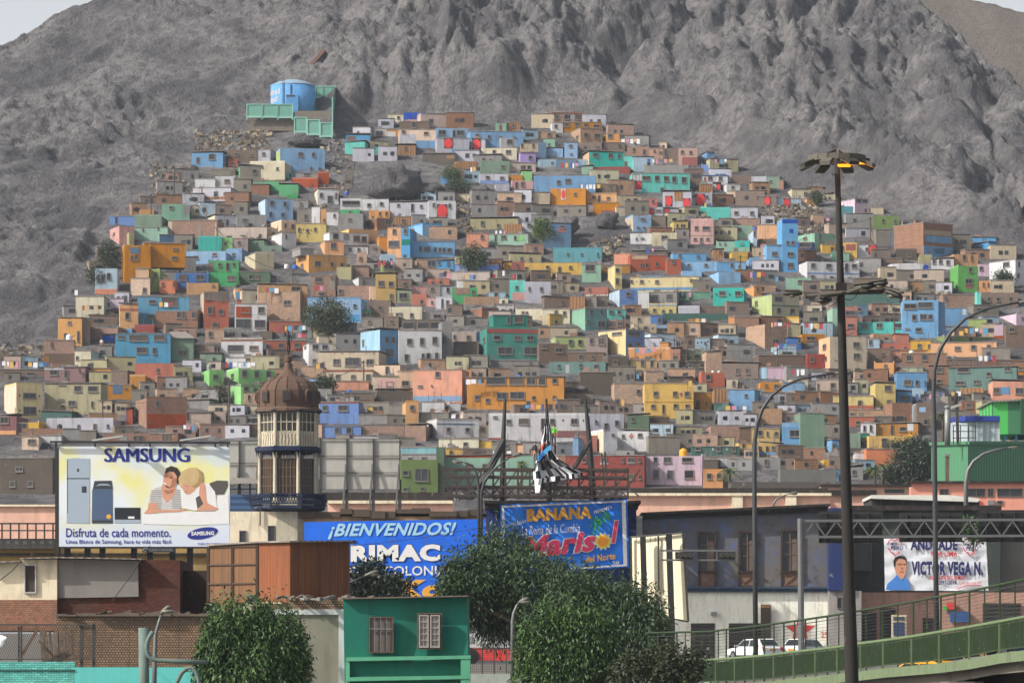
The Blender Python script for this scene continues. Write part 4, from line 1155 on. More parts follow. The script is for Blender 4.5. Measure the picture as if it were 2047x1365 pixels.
def tree(name, label, cat, basept, lobes, n, ln, wd_, droop, cols, cl=26, spread=(.3,.3,.28), group=None, trunk=.16, tname='trunk', tcol=(82,68,55)):
    o = root(name, basept, label, cat, group); bp_ = Vector(basept)
    q, f, mi = leaves(lobes, n, ln, wd_, droop, cl, spread); q = q-np.array(bp_)
    cr = rawmesh('crown', q, f, [leafmat('leaf_%d_%d_%d' % c, c) for c in cols], False, mi % len(cols), o); ORG[cr.name] = bp_
    mb = MB(); top = sum((Vector(l[0]) for l in lobes), Vector())/len(lobes); mid = bp_.lerp(top, .5)+Vector((trunk, 0, 0))
    mb.tube([bp_-Vector((0,0,.5)), mid, top], [trunk, trunk*.75, trunk*.35])
    for l in lobes:
        c = Vector(l[0]); mb.tube([mid, mid.lerp(c, .55)+Vector((0,0,.15*l[1][2])), c, c+Vector((l[1][0]*.5, 0, l[1][2]*.4))], [trunk*.5, trunk*.35, trunk*.22, trunk*.08], 6)
    mb.build(tname, plain('bark', tcol, .9), o); return o
def plob(px, py, rx, ry, Y, dep=1.0):
    k = Y/F; return (tuple(at(px, py, Y)), (rx*k, rx*k*dep, ry*k))
GD = [(54,70,42), (68,84,48), (42,56,36)]
def htree(label, px, py, rx, ry, n, cols=GD, base_=None, name='hill_tree', cat='tree', ln=.33):
    by = base_ or py+ry; Y = Yhit(by)-2.6; k = Y/F
    lobes = [plob(px+dx*rx, py+dy*ry, rx*s_, ry*s_, Y) for dx, dy, s_ in ((0,-.2,.62),(-.45,.15,.5),(.42,.2,.52),(.1,.4,.5))]
    return tree(name, label, cat, at(px, by, Y), lobes, int(n*1.9), ln, ln*.6, .3, cols, 24, (.45,.45,.4), 'trees among the houses', .2)
htree('round bright green tree beside the slate blue house', 1088, 458, 24, 24, 2600, [(86,104,48),(104,122,58),(62,80,40)], 486)
htree('broad dark grey-green tree in front of a light blue house left of centre', 655, 628, 52, 38, 4200, [(66,76,50),(80,88,58),(52,62,44)], 672)
htree('dark bushy tree beside the deep blue huts near the centre', 945, 514, 30, 28, 2000, base_=542)
htree('small yellow-green tree between the shacks high up', 902, 345, 18, 17, 900, [(84,98,56),(66,80,46),(74,88,50)])
htree('wide dark low tree under the sage green house high up', 918, 372, 30, 15, 900)
htree('small dark tree beside the cream gabled house at upper right', 1632, 394, 12, 13, 500)
htree('dark bush in front of the white house at the right edge', 2008, 553, 19, 15, 700)
htree('low spreading tree beside the dull teal wall behind the lamp arms', 1810, 588, 30, 9, 700)
htree('small dark tree before the long beige house behind the dome', 652, 766, 17, 18, 900, base_=790)
htree('dark tall shrub by the bare rock at the left edge of the houses', 218, 510, 22, 36, 1900, [(60,70,52),(72,80,58),(50,60,46)], 552)
htree('lower shrub mass beneath the tall shrub at the left rock edge', 190, 548, 20, 24, 1100, [(64,72,54),(78,84,60),(54,62,48)], 580)
htree('scrubby bush under the light green house', 438, 782, 18, 16, 700, [(84,84,60),(70,74,50),(96,92,70)])
htree('large dark round tree left of the green corrugated shed', 1833, 915, 52, 48, 6000, [(52,62,46),(62,74,52),(44,54,42)], 966)
htree('dark tree filling the corner below the large round tree', 1800, 948, 40, 22, 2200, [(54,64,46),(64,74,52),(46,56,42)], 968)
htree('dark low tree above the large round tree before the yellow arch window house', 1790, 895, 20, 12, 700, [(54,64,46),(64,74,52),(46,56,42)])
def palm(label, px, py, r, base_):
    Y = Yhit(base_)-3.2; k = Y/F; o = root('palm_tree', at(px, base_, Y), label, 'palm tree', 'palm trees at the foot of the hill'); c = at(px, py, Y); mb = MB()
    for i in range(30):
        a = R.uniform(0, 6.28); e = R.uniform(-.3, 1.2); L = r*k*R.uniform(.8, 1.15); d = Vector((math.cos(a)*math.cos(e), math.sin(a)*math.cos(e), math.sin(e)))
        P = [c+d*L*t+Vector((0, 0, -.55*L*t*t)) for t in (0, .25, .5, .75, 1)]
        for j in range(4):
            t = (P[j+1]-P[j]).normalized(); s_ = t.cross(Vector((0,0,1))).normalized()
            for sg in (-1, 1):
                for q in (0, .33, .66):
                    b = P[j].lerp(P[j+1], q); mb.add([b, b+t*.12, b+s_*sg*L*.16*(1.1-j*.2)+t*L*.12+Vector((0,0,-.1*L))], [(0,1,2)], 0)
    mb.build('fronds', leafmat('palm_leaf', (92,102,62)), o)
    MB().tube([at(px, base_+6, Y), at(px+1, (base_+py)/2, Y), c], [.22, .17, .15]).build('trunk', MATS['bark'], o)
palm('palm tree below the pale pink house on the lowest row', 1458, 944, 26, 975)
palm('palm tree on the lowest row left of the large dark round tree', 1748, 938, 26, 972)
palm('second palm close behind the lowest row palm by the round tree', 1764, 932, 18, 968)
palm('tall palm tree behind the steel chimney', 1884, 832, 28, 890)
palm('pale green palm in front of the mint green building', 1042, 926, 16, 968)
# --- water tank
YT = Yhit(214)-1.0; kt = YT/F; ct = at(585.5, 222, YT); rt_ = 44.5*kt
o = root('water_tank', ct, 'big round blue water tank high on the hillside', 'water tank')
TB = paint('tank_blue', (92,150,205), .12, jit=False); TB2 = plain('tank_roof', (128,152,172), .6)
hT = (222-173)*kt
MB().lathe(ct, [(rt_, -3), (rt_, hT)], 48).build('shell', TB, o, True)
MB().lathe(ct, [(rt_*1.012, hT), (rt_*1.012, hT+.12), (rt_*.7, hT+.75), (rt_*.3, hT+1.25), (.05, hT+1.35)], 48).build('roof', TB2, o)
MB().box((ct.x-1.1, ct.y-rt_-.5, ct.z-1), (ct.x+1.3, ct.y-rt_+1.2, ct.z+2.6)).build('valve_box', TB, o)
MB().box((ct.x-1.1, ct.y-rt_-.55, ct.z+2.2), (ct.x+.6, ct.y-rt_-.45, ct.z+2.5)).build('slot', GLASS, o)
mb = MB()
for dx in (-1.9, -1.5): mb.beam((ct.x+dx, ct.y-rt_*.95, ct.z+1), (ct.x+dx, ct.y-rt_*.95, ct.z+hT+1.2), .07)
for i in range(12): mb.beam((ct.x-1.9, ct.y-rt_*.95, ct.z+1+i*.4), (ct.x-1.5, ct.y-rt_*.95, ct.z+1+i*.4), .05)
mb.build('ladder', plain('dark_steel', (58,56,54), .6), o)
MB().beam((ct.x-.2, ct.y-rt_-.06, ct.z+2.6), (ct.x-.2, ct.y-rt_-.06, ct.z+4.7), .14).build('pipe', MATS['dark_steel'], o)
mb = MB(); vs, fs = text_mesh('apal', .03)
def cyl(u, z, r): a = -math.pi/2+u; return (ct.x+r*math.cos(a), ct.y+r*math.sin(a), z)
mb.add([cyl(-1.42+.86*u, ct.z+2.55+v*1.5, rt_+.05) for u, v in vs], fs)
for j in range(3):
    P = [(-1.35+.72*i/10, 2.25-j*.32-.5*math.sin(math.pi*i/10)*(1-i/14)) for i in range(11)]
    mb.add([cyl(u, ct.z+z, rt_+.05) for u, z in P]+[cyl(u, ct.z+z+.2, rt_+.05) for u, z in P], [(i, i+1, i+12, i+11) for i in range(10)])
mb.build('lettering', hm('wh'), o)
SCR = paint('screen_green', (112,164,148), .15, jit=False); SCP = plain('screen_frame', (138,186,170), .7)
def screen(label, panels, Y):
    x0 = panels[0][0]; o = root('screen_wall', at(x0, panels[0][3], Y), label, 'screen wall', 'green screens round the water tank')
    for a, b, c, d in panels:
        f = MB().pbox(a, b, c, d, Y, .15).build('panel', SCR, o)
        mb = MB(); mb.pbox(a-.5, b-1, a+1.5, d+6, Y-.12, .3); mb.pbox(a+1.5, b-1, c-1.5, b+.6, Y-.12, .3); mb.pbox(c-1.5, b-1, c+.5, d+6, Y-.12, .3); mb.pbox(a+1.5, d-1, c-1.5, d+2.5, Y-.12, .3)
        mb.build('frame', SCP, o)
screen('green panel screen standing left in front of the blue tank', [(493,209,524,233), (524,209,555,233), (555,209,585,234)], Yhit(262)-1.5)
screen('stepped green panel screen below the right side of the tank', [(588,235,613,263), (614,240,639,268), (640,246,664,272)], Yhit(276)-1)
screen('tall green panel screen rising behind the right of the tank', [(630,173,645,194), (645,173,672,194)], YT+3)
o = root('screen_wall', at(664, 270, Yhit(276)-1), 'narrow green screen seen edge on at the right of the tank', 'screen wall', 'green screens round the water tank')
MB().quadbox([at(665,272,Yhit(276)-.8), at(671,200,YT+3), at(671,174,YT+3), at(665,196,Yhit(276)-.6)], .2).build('panel', SCR, o)
MB().beam(at(664.5,272,Yhit(276)-1.1), at(664.5,195,Yhit(276)-1.1), .2).build('frame', SCP, o)
tag(MB().quadbox([at(498,262,Yhit(262)-1), at(588,262,Yhit(262)-1), at(586,236,Yhit(262)-.4), at(500,237,Yhit(262)-.4)], 9).build('stone_wall', STONE), 'dark rough stone wall under the left green screen', 'wall')
tag(MB().quadbox([at(590,250,Yhit(250)-1.5), at(663,250,Yhit(250)-1.5), at(663,222,Yhit(250)-1.2), at(590,222,Yhit(250)-1.2)], 6).build('stone_wall', STONE), 'dark stone wall directly below the blue tank', 'wall')
RBR = brick('red_wall', (142,100,84))
for nm, P in (('orange brick wall strip climbing the rock above the tank, upper piece', [(614,134),(621,136),(651,101),(645,97)]), ('orange brick wall strip lower down, right above the green screen', [(644,165),(651,167),(663,149),(657,147)])):
    Y = Yhit(P[0][1])-4; tag(MB().quadbox([at(a, b, Y) for a, b in P], 9).build('brick_wall', RBR), nm, 'wall')
# --- white painted wall at the right
Yw = Yhit(556)-1; o = root('painted_wall', at(1775, 560, Yw), 'curved white wall with faded blue painted marks on the right slope', 'wall')
P = [(1775, 530, 559), (1782, 528, 560), (1796, 527, 554), (1820, 526, 557), (1845, 527, 561), (1861, 530, 562)]
mb = MB()
for i in range(5):
    (a, b, c), (d, e, f) = P[i], P[i+1]; ya, yb = Yw+[.8, .2, 0, 0, .2, .8][i], Yw+[.8, .2, 0, 0, .2, .8][i+1]
    mb.quadbox([at(a, c+6, ya), at(d, f+6, yb), at(d, e, yb), at(a, b, ya)], .4)
mb.build('wall', hm('wh'), o)
mb = MB(); mb.ppoly([(1845,533),(1850,529),(1856,531),(1857,544),(1848,549),(1844,542)], Yw-.1, .05); mb.ppoly([(1840,555),(1848,549),(1850,552),(1843,557)], Yw-.1, .05)
mb.build('mural', hm('bl'), o)
mb = MB(); mb.ppoly([(1818,546),(1828,543),(1836,545),(1830,550),(1820,551)], Yw-.1, .05); mb.build('mural', hm('tb'), o)
# --- rocks on and above the settlement
def boulder(label, px, py, rx, ry, seed, cat='rock', name='boulder', group='boulders on the slope'):
    Y = Yhit(py+ry)-1; k = Y/F; mb = MB(); c = at(px, py, Y); n, m_ = 26, 18; vs = []
    for i in range(m_+1):
        for j in range(n):
            t, a = math.pi*i/m_, 2*math.pi*j/n; d = np.array([math.sin(t)*math.cos(a), math.sin(t)*math.sin(a), math.cos(t)])
            f = .8+.45*float(fbm(np.array(d[0]*1.8+seed*7+d[1]), np.array(d[2]*1.8+seed*3), 4, seed)-.5)*2
            vs.append((c.x+d[0]*rx*k*f, c.y+2+d[1]*rx*k*.8*f, c.z+d[2]*ry*k*f*1.1))
    mb.add(vs, [(i*n+j, i*n+(j+1)%n, (i+1)*n+(j+1)%n, (i+1)*n+j) for i in range(m_) for j in range(n)])
    tag(mb.build(name, ROCK, smooth=True), label, cat, group)
for i, (lb, a, b, c, d) in enumerate([('large smooth grey outcrop left of the red disc houses', 785, 366, 62, 44), ('flatter rock shoulder right of the large smooth outcrop', 862, 384, 48, 22), ('dark rock behind the two disc houses slope, below the orange house', 1135, 450, 26, 24),
    ('rock face beneath the red painted walls', 1215, 440, 28, 20), ('grey boulder under the off white house by the shacks', 965, 385, 18, 18), ('small round rock above the lilac house', 1060, 440, 20, 12),
    ('big dark boulder standing above the water tank', 584, 124, 16, 23), ('smaller dark boulder left of the standing one', 555, 142, 8, 9), ('rounded dark boulder right of the tank stairs', 690, 102, 18, 16),
    ('dark rock heap between the long white house and the khaki shacks', 1155, 786, 44, 17), ('grey rock shoulder below the water tank', 610, 282, 40, 14)]):
    boulder(lb, a, b, c, d, i+1)
mb = MB()
for (x0, y0, x1, y1, n) in ((1525,410,1640,440,260), (1590,440,1660,470,90), (390,262,540,305,240), (300,330,400,400,160), (640,280,700,420,80), (1790,555,1900,600,120), (905,400,960,470,90), (1390,405,1420,440,30), (0,690,120,720,80), (170,620,240,640,50),(480,450,560,480,30),(1180,470,1260,520,80)):
    for i in range(n):
        px, py = R.uniform(x0, x1), R.uniform(y0, y1); Y = Yhit(py)-1.2; c = at(px, py, Y); s_ = R.uniform(.12, .6)
        mb.beam(c+Vector((-s_, R.uniform(-.3, .3), 0)), c+Vector((s_*R.uniform(.2, 1), R.uniform(-.3, .3), R.uniform(-.3, .3))), s_*R.uniform(.6, 1.4), R.choice([0,0,0,1,2]), s_)
tag(mb.build('rubble', [STONE, hm('gy'), hm('be')]), 'rubble and litter strewn between the houses', kind='stuff')
# --- washing lines
def front_of(px, py):
    ys_ = [Yhit(h['r'][3])-1.5 for h in HS+FILL if h['r'][0]-4 < px < h['r'][2]+4 and h['r'][1]-2 < py < h['r'][3]]
    return min(ys_+[Yhit(py+8)-2.4])
def roof_under(px, py):
    c = [(abs(h['r'][1]-py), h) for h in HS+FILL if h['r'][0] < px < h['r'][2] and abs(h['r'][1]-py) < 16]
    if not c: return Yhit(py+10)-1.8, py
    h = min(c, key=lambda q: q[0])[1]; return Yhit(h['r'][3])+1.0, h['r'][1]
CLO = [plain('cloth_%d' % i, c, .9) for i, c in enumerate([(226,226,230), (226,226,230), (70,90,150), (170,60,70), (90,150,190), (60,60,70), (210,170,90), (200,140,160)])]
WL = [(1262,282,42),(1305,322,22),(1338,322,24),(945,338,12),(1140,330,40),(1440,322,26),(1180,373,40),(1418,410,22),(1660,440,20),(640,575,24),(545,580,26),(1300,500,18),(150,583,14),(187,615,46),(20,726,34),(75,728,40),(330,608,26),(480,728,62),(585,655,50),(590,670,46),(890,550,24),(940,554,22),(1010,545,14),
  (770,525,30),(1000,465,22),(1515,548,34),(1560,558,22),(1370,588,24),(1560,648,40),(1630,650,44),(1400,640,22),(1290,700,40),(1595,742,28),(1560,690,26),(1460,815,22),(1490,815,14),(1910,665,40),(1950,660,46),(1850,792,40),(1900,786,46),(905,832,60),(950,762,40),(1070,812,44),(1110,812,30),(1265,752,28),(1240,802,20),(735,817,34),(640,730,20),(380,853,30),(1385,765,20),(1975,715,40),(765,905,30),(1000,905,44)]
WH = [dict(c=(a, b), label=None, anchor=None) for a, b, c in WL]
single_out(WH, lambda h: 'washing line of small clothes', lambda h: 0)
for (a, b, wd_), h in zip(WL, WH):
    Y = front_of(a, b+2); k = Y/F; o = root('washing_line', at(a, b, Y), h['label'], 'washing line', 'washing lines among the houses')
    mb = MB(); p, q = at(a-wd_/2, b-4, Y), at(a+wd_/2, b-4, Y); mb.beam(p, q, .035); mb.beam(p, p-Vector((0,0,2.2)), .06); mb.beam(q, q-Vector((0,0,2.2)), .06); mb.build('cord', MATS['dark_steel'], o)
    mb = MB(); x = p.x+.1
    while x < q.x-.3:
        w_ = R.uniform(.3, .7); hh = R.uniform(.5, 1.0); y = Y+R.uniform(-.06, .06)
        mb.box((x, y-.02, p.z-hh), (x+w_, y+.02, p.z-.01), R.randrange(8)); x += w_+R.uniform(.05, .4)
    mb.build('clothes', CLO, o)
# --- rooftop tanks
TK = [(281,527,15,14,'black'),(573,532,10,9,'white'),(590,533,12,8,'blue'),(138,672,12,12,'white'),(693,383,9,9,'blue'),(119,850,11,10,'black'),(1508,446,7,8,'blue'),(698,790,8,8,'blue'),(1038,748,7,7,'blue'),(1632,802,13,13,'black'),(1562,797,11,10,'black'),(418,732,9,12,'grey'),(474,576,9,8,'black'),(1822,702,10,7,'white'),(1905,703,14,9,'grey'),(1366,900,16,17,'yellow'),(1809,597,9,7,'grey'),(1425,742,5,5,'white'),(1437,742,5,5,'white'),(358,542,8,7,'black')]
TKH = [dict(c=(t[0], t[1]), col=t[4], label=None, anchor=None) for t in TK]
single_out(TKH, lambda h: f"{h['col']} rooftop water barrel", lambda h: h['col'])
TC = dict(black=(44,44,48), white=(214,214,212), blue=(52,96,190), grey=(140,136,128), yellow=(226,164,40))
for (a, b, w_, hh, col), h in zip(TK, TKH):
    Y, py_ = roof_under(a, b+hh/2); k = Y/F; c = at(a, py_+.5, Y); r = w_*k/2; H = hh*k
    o = root('water_barrel', c, h['label'], 'water barrel', 'rooftop water barrels')
    MB().lathe(c, [(r*.94, 0), (r, .08*H), (r, .3*H), (r*.95, .34*H), (r, .38*H), (r, .7*H), (r*.8, .84*H), (r*.35, .92*H)], 16).build('barrel', plain('barrel_'+col, TC[col], .5), o)
    MB().lathe(c+Vector((0,0,.92*H)), [(r*.36, 0), (r*.36, .08*H), (r*.1, .1*H)], 12).build('lid', plain('barrel_'+col, TC[col], .5), o)
# --- wooden poles
PL = [(458,868,104),(348,392,62),(302,432,40),(585,610,72),(1246,700,70),(1640,480,36),(1740,480,46),(1480,560,50),(604,832,86),(205,850,50),(1092,540,20),(1788,672,60),(1554,742,48),(727,770,50),(1348,720,44)]
PH = [dict(c=(a, b), label=None, anchor=None) for a, b, c in PL]
single_out(PH, lambda h: 'thin wooden utility pole', lambda h: 0)
for (a, b, hh), h in zip(PL, PH):
    Y = Yhit(b)-1.5; o = root('utility_pole', at(a, b, Y), h['label'], 'utility pole', 'utility poles among the houses')
    MB().tube([at(a, b+8, Y), at(a, b-hh, Y)], [.14, .1], 6).build('pole', MATS['bark'], o)
    MB().beam(at(a-5, b-hh+4, Y-.15), at(a+5, b-hh+4, Y-.15), .1).build('crossarm', MATS['bark'], o)

# --- stairways between the houses
for lb, a, b in (('pale stair flight climbing beside the big grey outcrop', (690,424), (703,300)), ('narrow stair flight between the houses below the green tree', (1262,716), (1247,640)), ('stair flight climbing among the shacks right of the yellow diamond house', (1432,880), (1405,830)), ('stair flight up the slope left of the light green house', (388,800), (372,745)), ('stair flight beside the long white banded house', (1748,600), (1762,545))):
    mb = MB(); n_ = 26
    for i in range(n_):
        t = i/n_; x, y = a[0]+(b[0]-a[0])*t, a[1]+(b[1]-a[1])*t; Y = Yhit(y)-1.1; p = at(x, y, Y); mb.box((p.x-.7, Y, p.z-1.2), (p.x+.7, Y+(Yhit(a[1])-Yhit(b[1]))/n_*-1.0+.02 if False else Y+1.4, p.z))
    tag(mb.build('stairs', STONE), lb, 'stairs', 'stair flights on the slope')

# --- slack cables from pole to pole
CAB = plain('hill_cable', (40,38,38), .7); CH = []
for i, (a, b, hh) in enumerate(PL):
    q = sorted([p for p in PL if p[0] > a], key=lambda p: math.dist(p[:2], (a, b)))[:1]
    for c, d, h2_ in q:
        if math.dist((a, b), (c, d)) < 420: CH.append(dict(P=(a, b-hh+4, b, c, d-h2_+4, d), c=((a+c)/2, (b-hh+d-h2_)/2), label=None, anchor=None))
single_out(CH, lambda h: 'slack overhead cable', lambda h: 0)
for h in CH:
    a, y0, b, c, y1, d = h['P']; p, q = at(a, y0, Yhit(b)-1.5), at(c, y1, Yhit(d)-1.5); L_ = (q-p).length
    tag(MB().tube([p.lerp(q, t/10)-Vector((0, 0, L_*.05*4*(t/10)*(1-t/10))) for t in range(11)], .045, 4).build('cable', CAB), h['label'], 'cable', 'slack cables over the houses')
# ------------------------------------------------ the town at the foot of the hill
def zz(ox, oy, s): return lambda pts: [(ox+x/s, oy+y/s) for x, y in pts]
STEEL = MATS['dark_steel']; BLACKM = plain('black_steel', (34,33,32), .6); GALV = plain('galvanised', (132,134,132), .5, .3)
def arc(cx, cy, rx, ry, a0, a1, n=10): return [(cx+rx*math.cos(math.radians(a0+(a1-a0)*i/n)), cy-ry*math.sin(math.radians(a0+(a1-a0)*i/n))) for i in range(n+1)]
def block(name, label, x0, y0, x1, y1, Y, d, m, cat='building', base_=None):
    """a plain-walled building: root with its wall; returns root"""
    o = root(name, at(x0, base_ or y1, Y), label, cat)
    MB().pbox(x0, y0, x1, base_ or y1, Y, d).build('wall', m, o); return o
def pwin(o, x0, y0, x1, y1, Y, name='window', mats=None, bars=(1,1), fr=1.2, glass=1, out=.1):
    mb = MB(); mb.pbox(x0+fr, y0+fr, x1-fr, y1-fr, Y-.02, .15, glass)
    for a in ((x0,y0,x1,y0+fr),(x0,y1-fr,x1,y1),(x0,y0+fr,x0+fr,y1-fr),(x1-fr,y0+fr,x1,y1-fr)): mb.pbox(*a, Y-out, out+.12, 0)
    for i in range(1, bars[0]): x = x0+(x1-x0)*i/bars[0]; mb.pbox(x-fr*.3, y0+fr, x+fr*.3, y1-fr, Y-out*.7, .1, 0)
    for i in range(1, bars[1]): y = y0+(y1-y0)*i/bars[1]; mb.pbox(x0+fr, y-fr*.3, x1-fr, y+fr*.3, Y-out*.69, .1, 0)
    return mb.build(name, mats or [FRM, GLASS, CURT], o)
# pink buildings, warehouse and long roofs
PINK = paint('pink_plaster', (232,184,162), .3, jit=False); SALM = paint('salmon_plaster', (230,158,136), .25, jit=False); DRK = paint('old_roof', (46,42,39), .5, jit=False)
WCR = paint('old_cream', (232,218,190), .5, jit=False, sc_=.9); CONC = paint('concrete_panel', (176,174,166), .35, jit=False, sc_=.5)
o = block('pink_building', 'long low pale pink building with dark roof edge behind the purple facade', 1255, 990, 1660, 1040, 400, 14, PINK, base_=1230)
MB().pbox(1248, 985, 1662, 990.5, 399.5, 15).build('cornice', WCR, o); MB().pbox(1262, 975, 1655, 985, 402, 12).build('roof', DRK, o)
for a in (1463, 1570): MB().pbox(a, 990.6, a+22, 1040, 399.6, .5).build('pilaster', WCR, o)
o = block('pink_building', 'narrow pale pink strip of wall right of the domed turret', 655, 1006, 905, 1020, 398, 10, PINK, base_=1200)
MB().pbox(655, 1000, 905, 1006, 397.6, 11).build('cornice', WCR, o); MB().pbox(640, 984, 905, 1000, 402, 5).build('roof', DRK, o)
o = block('pink_building', 'faded pink wall left of the refrigerator advertisement', -30, 1012, 140, 1080, 380, 10, PINK, base_=1200); MB().pbox(-30, 1008, 140, 1012, 379.7, 11).build('cornice', WCR, o)
o = block('pink_building', 'salmon pink building with a row of dark windows under the green shed', 1820, 965, 2120, 1035, 430, 16, SALM, base_=1230)
for a in ((1878,977,1897,990),(1934,976,1970,993),(1974,976,1987,993),(1993,976,2045,993),(1993,1000,2005,1009)): pwin(o, *a, 430, bars=(2,1))
MB().pbox(1975, 999, 1988, 1009, 429.8, .3).build('vent', GALV, o); MB().pbox(1955, 1000.5, 1961, 1007, 429.8, .3).build('sign', paint('red_disc', (0,0,0)), o)
MB().pbox(1815, 961, 2120, 965, 429.5, 17).build('roof', DRK, o)
o = block('pink_building', 'sunlit pink wall with dark slotted roof left of the salmon building', 1640, 972, 1818, 1015, 412, 10, PINK, base_=1230)
MB().pbox(1640, 967, 1822, 972, 411.5, 11).build('roof', DRK, o); MB().pbox(1640, 979, 1752, 989, 411.6, .5).build('dark_band', DRK, o); pwin(o, 1768, 977, 1808, 986, 411.9)
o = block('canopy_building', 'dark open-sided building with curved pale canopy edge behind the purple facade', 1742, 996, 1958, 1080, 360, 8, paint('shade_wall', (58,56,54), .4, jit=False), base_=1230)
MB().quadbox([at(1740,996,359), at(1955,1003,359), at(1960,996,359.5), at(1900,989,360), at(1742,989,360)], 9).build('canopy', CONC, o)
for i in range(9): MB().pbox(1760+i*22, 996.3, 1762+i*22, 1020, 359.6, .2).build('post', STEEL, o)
o = block('roof_wall', 'low dark parapet wall behind the pale pink building, below the palm', 1462, 963, 1660, 986, 440, 6, paint('dark_parapet', (84,80,76), .6, jit=False), 'wall', 1100)
o = block('roof_wall', 'grey rendered wall left of the tall lamp post on the lowest row', 1560, 938, 1672, 964, 520, 5, paint('grey_shop', (104,104,100), .6, jit=False), 'wall', 1010)
GRN = stripes('green_sheet', (64,118,84), (88,150,108), .62, dirt=.15); GRL = stripes('green_stripe', (74,180,84), (60,116,82), 3.2, sharp=True, dirt=.1, bmp=0); SILV = stripes('silver_sheet', (150,160,166), (182,190,196), .6, dirt=.2)
o = root('green_shed', at(1935, 965, 450), 'dark green corrugated warehouse at the right edge', 'warehouse')
mb = MB(); A, B, D_ = at(1935,887,450), at(1862,889,468), at(2140,887,462); lo = Vector((0,0,-22))
mb.add([A+lo, D_+lo, D_, A], [(0,1,2,3)]); mb.add([B+lo, A+lo, A, B], [(0,1,2,3)]); mb.add([A, D_, D_+Vector((0,20,0)), B+Vector((0,20,0)), B], [(0,1,2,3,4)])
mb.build('wall', GRN, o); mb = MB(); mb.beam(A+Vector((0,-.1,.1)), D_+Vector((0,-.1,.1)), .35); mb.beam(B+Vector((-.1,-.1,.1)), A+Vector((-.1,-.1,.1)), .35); mb.build('roof_edge', GRN, o)
o = root('green_shed', at(1985, 866, 470), 'shed with bright and dark green vertical stripes at the right edge', 'warehouse')
MB().quadbox([at(1984,868,470), at(2040,867,470), at(2040,797,470), at(1982,803,470)], 12).build('wall', GRL, o)
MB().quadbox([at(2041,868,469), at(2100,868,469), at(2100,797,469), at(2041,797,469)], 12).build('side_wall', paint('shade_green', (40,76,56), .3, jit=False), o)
MB().quadbox([at(1978,804,469.5), at(2100,798,469.5), at(2100,795,469.5), at(1978,801,469.5)], 14).build('roof', TIN, o)
for a in (2008, 2030): MB().pbox(a, 868, a+4, 890, 471, .5).build('post', paint('tank_blue', (0,0,0)), o)
o = root('metal_tank_house', at(1906, 888, 455), 'silver corrugated plant box with blue top on the warehouse roof', 'plant room')
MB().pbox(1934, 842, 1999, 890, 455, 6).build('wall', SILV, o); MB().quadbox([at(1906,888,462), at(1933.6,888,455.2), at(1933.6,842,455.2), at(1906,842,462)], 3).build('side_wall', SILV, o)
MB().pbox(1931, 831, 1999, 841.5, 454.6, 7).build('roof', paint('blue_trim', (44,62,140), .2, jit=False), o); MB().quadbox([at(1906,842,461.5), at(1930,842,454.6), at(1930,832,454.6), at(1906,833,461.5)], 3).build('side_roof', paint('blue_trim', (0,0,0)), o)
mb = MB()
for x in (1906, 1920, 1936, 1950): mb.beam(at(x,888,453), at(x,850,453), .1)
for y in (850, 862, 875): mb.beam(at(1904,y,453), at(1952,y,453), .08)
mb.build('railing', STEEL, o)
o = root('chimney', at(1894, 890, 452), 'tall round silver chimney with a conical cap on the warehouse roof', 'chimney')
k = 452/F; c = at(1894, 890, 452); MB().lathe(c, [(5.8*k,0),(5.8*k,69*k),(4.4*k,69.5*k),(4.4*k,74*k)], 20).build('stack', GALV, o, True); MB().lathe(c, [(7*k,75*k),(6.6*k,77*k),(.6*k,81*k)], 20).build('cap', GALV, o, True)
o = root('chimney', at(1894, 962, 449), 'short dark square chimney in front of the green shed wall', 'chimney'); MB().pbox(1890,912,1898,963,449,.4).build('stack', STONE, o); MB().pbox(1889,907,1899,912,448.9,.6).build('cap', GALV, o)
o = root('pipe_post', at(1914, 888, 453.5), 'dark post with a slanting pale crossbar beside the steel chimney', 'post'); MB().beam(at(1915,888,453.5), at(1912,785,453.5), .3).build('post', STEEL, o); MB().beam(at(1900,815,453.4), at(1922,808,453.4), .25).build('crossbar', CONC, o); MB().beam(at(1912,787,453.4), at(1906,812,453.4), .22).build('brace', STEEL, o)

o = block('ochre_building', 'yellowish building with dark ledge under the refrigerator advertisement', -40, 1096, 470, 1120, 268, 8, paint('old_ochre', (168,138,84), .55, jit=False), base_=1260)
MB().pbox(-40, 1105, 470, 1110, 267.7, .4).build('ledge', DRK, o); MB().pbox(-40, 1076, 108, 1095.7, 267.5, 8).build('roof_storey', paint('grey_shop', (104,104,100), .6, jit=False), o)
mb = MB()
for x in range(-30, 110, 17): mb.beam(at(x,1076,267), at(x,1046,267), .1)
mb.beam(at(-40,1046,267), at(112,1046,267), .1); mb.beam(at(-40,1060,267), at(112,1060,267), .08); mb.build('railing', STEEL, o)
# blank panel hoardings
def hoarding(label, x0, y0, x1, y1, Y, cols, rows, m, legs):
    o = root('hoarding', at((x0+x1)/2, y1+60, Y), label, 'hoarding', 'backs of blank hoardings')
    MB().pbox(x0, y0, x1, y1, Y, .25).build('panel', m, o)
    mb = MB()
    for i in range(cols+1): x = x0+(x1-x0)*i/cols; mb.pbox(x-1, y0-1, x+1, y1+2, Y-.22, .2)
    for j in range(rows+1): y = y0+(y1-y0)*j/rows; mb.pbox(x0, y-.6, x1, y+.6, Y-.19, .1)
    mb.build('frame', STEEL, o)
    for i in range(cols+1): x = x0+(x1-x0)*i/cols; MB().beam(at(x, legs, Y+.4), at(x, y1-20, Y+.3), .3).build('post', STEEL, o)
    for i in range(1, cols+1): x = x0+(x1-x0)*i/cols; MB().beam(at(x-9, legs, Y-1.5), at(x-1, y0+50, Y-.3), .14).build('brace', STEEL, o)
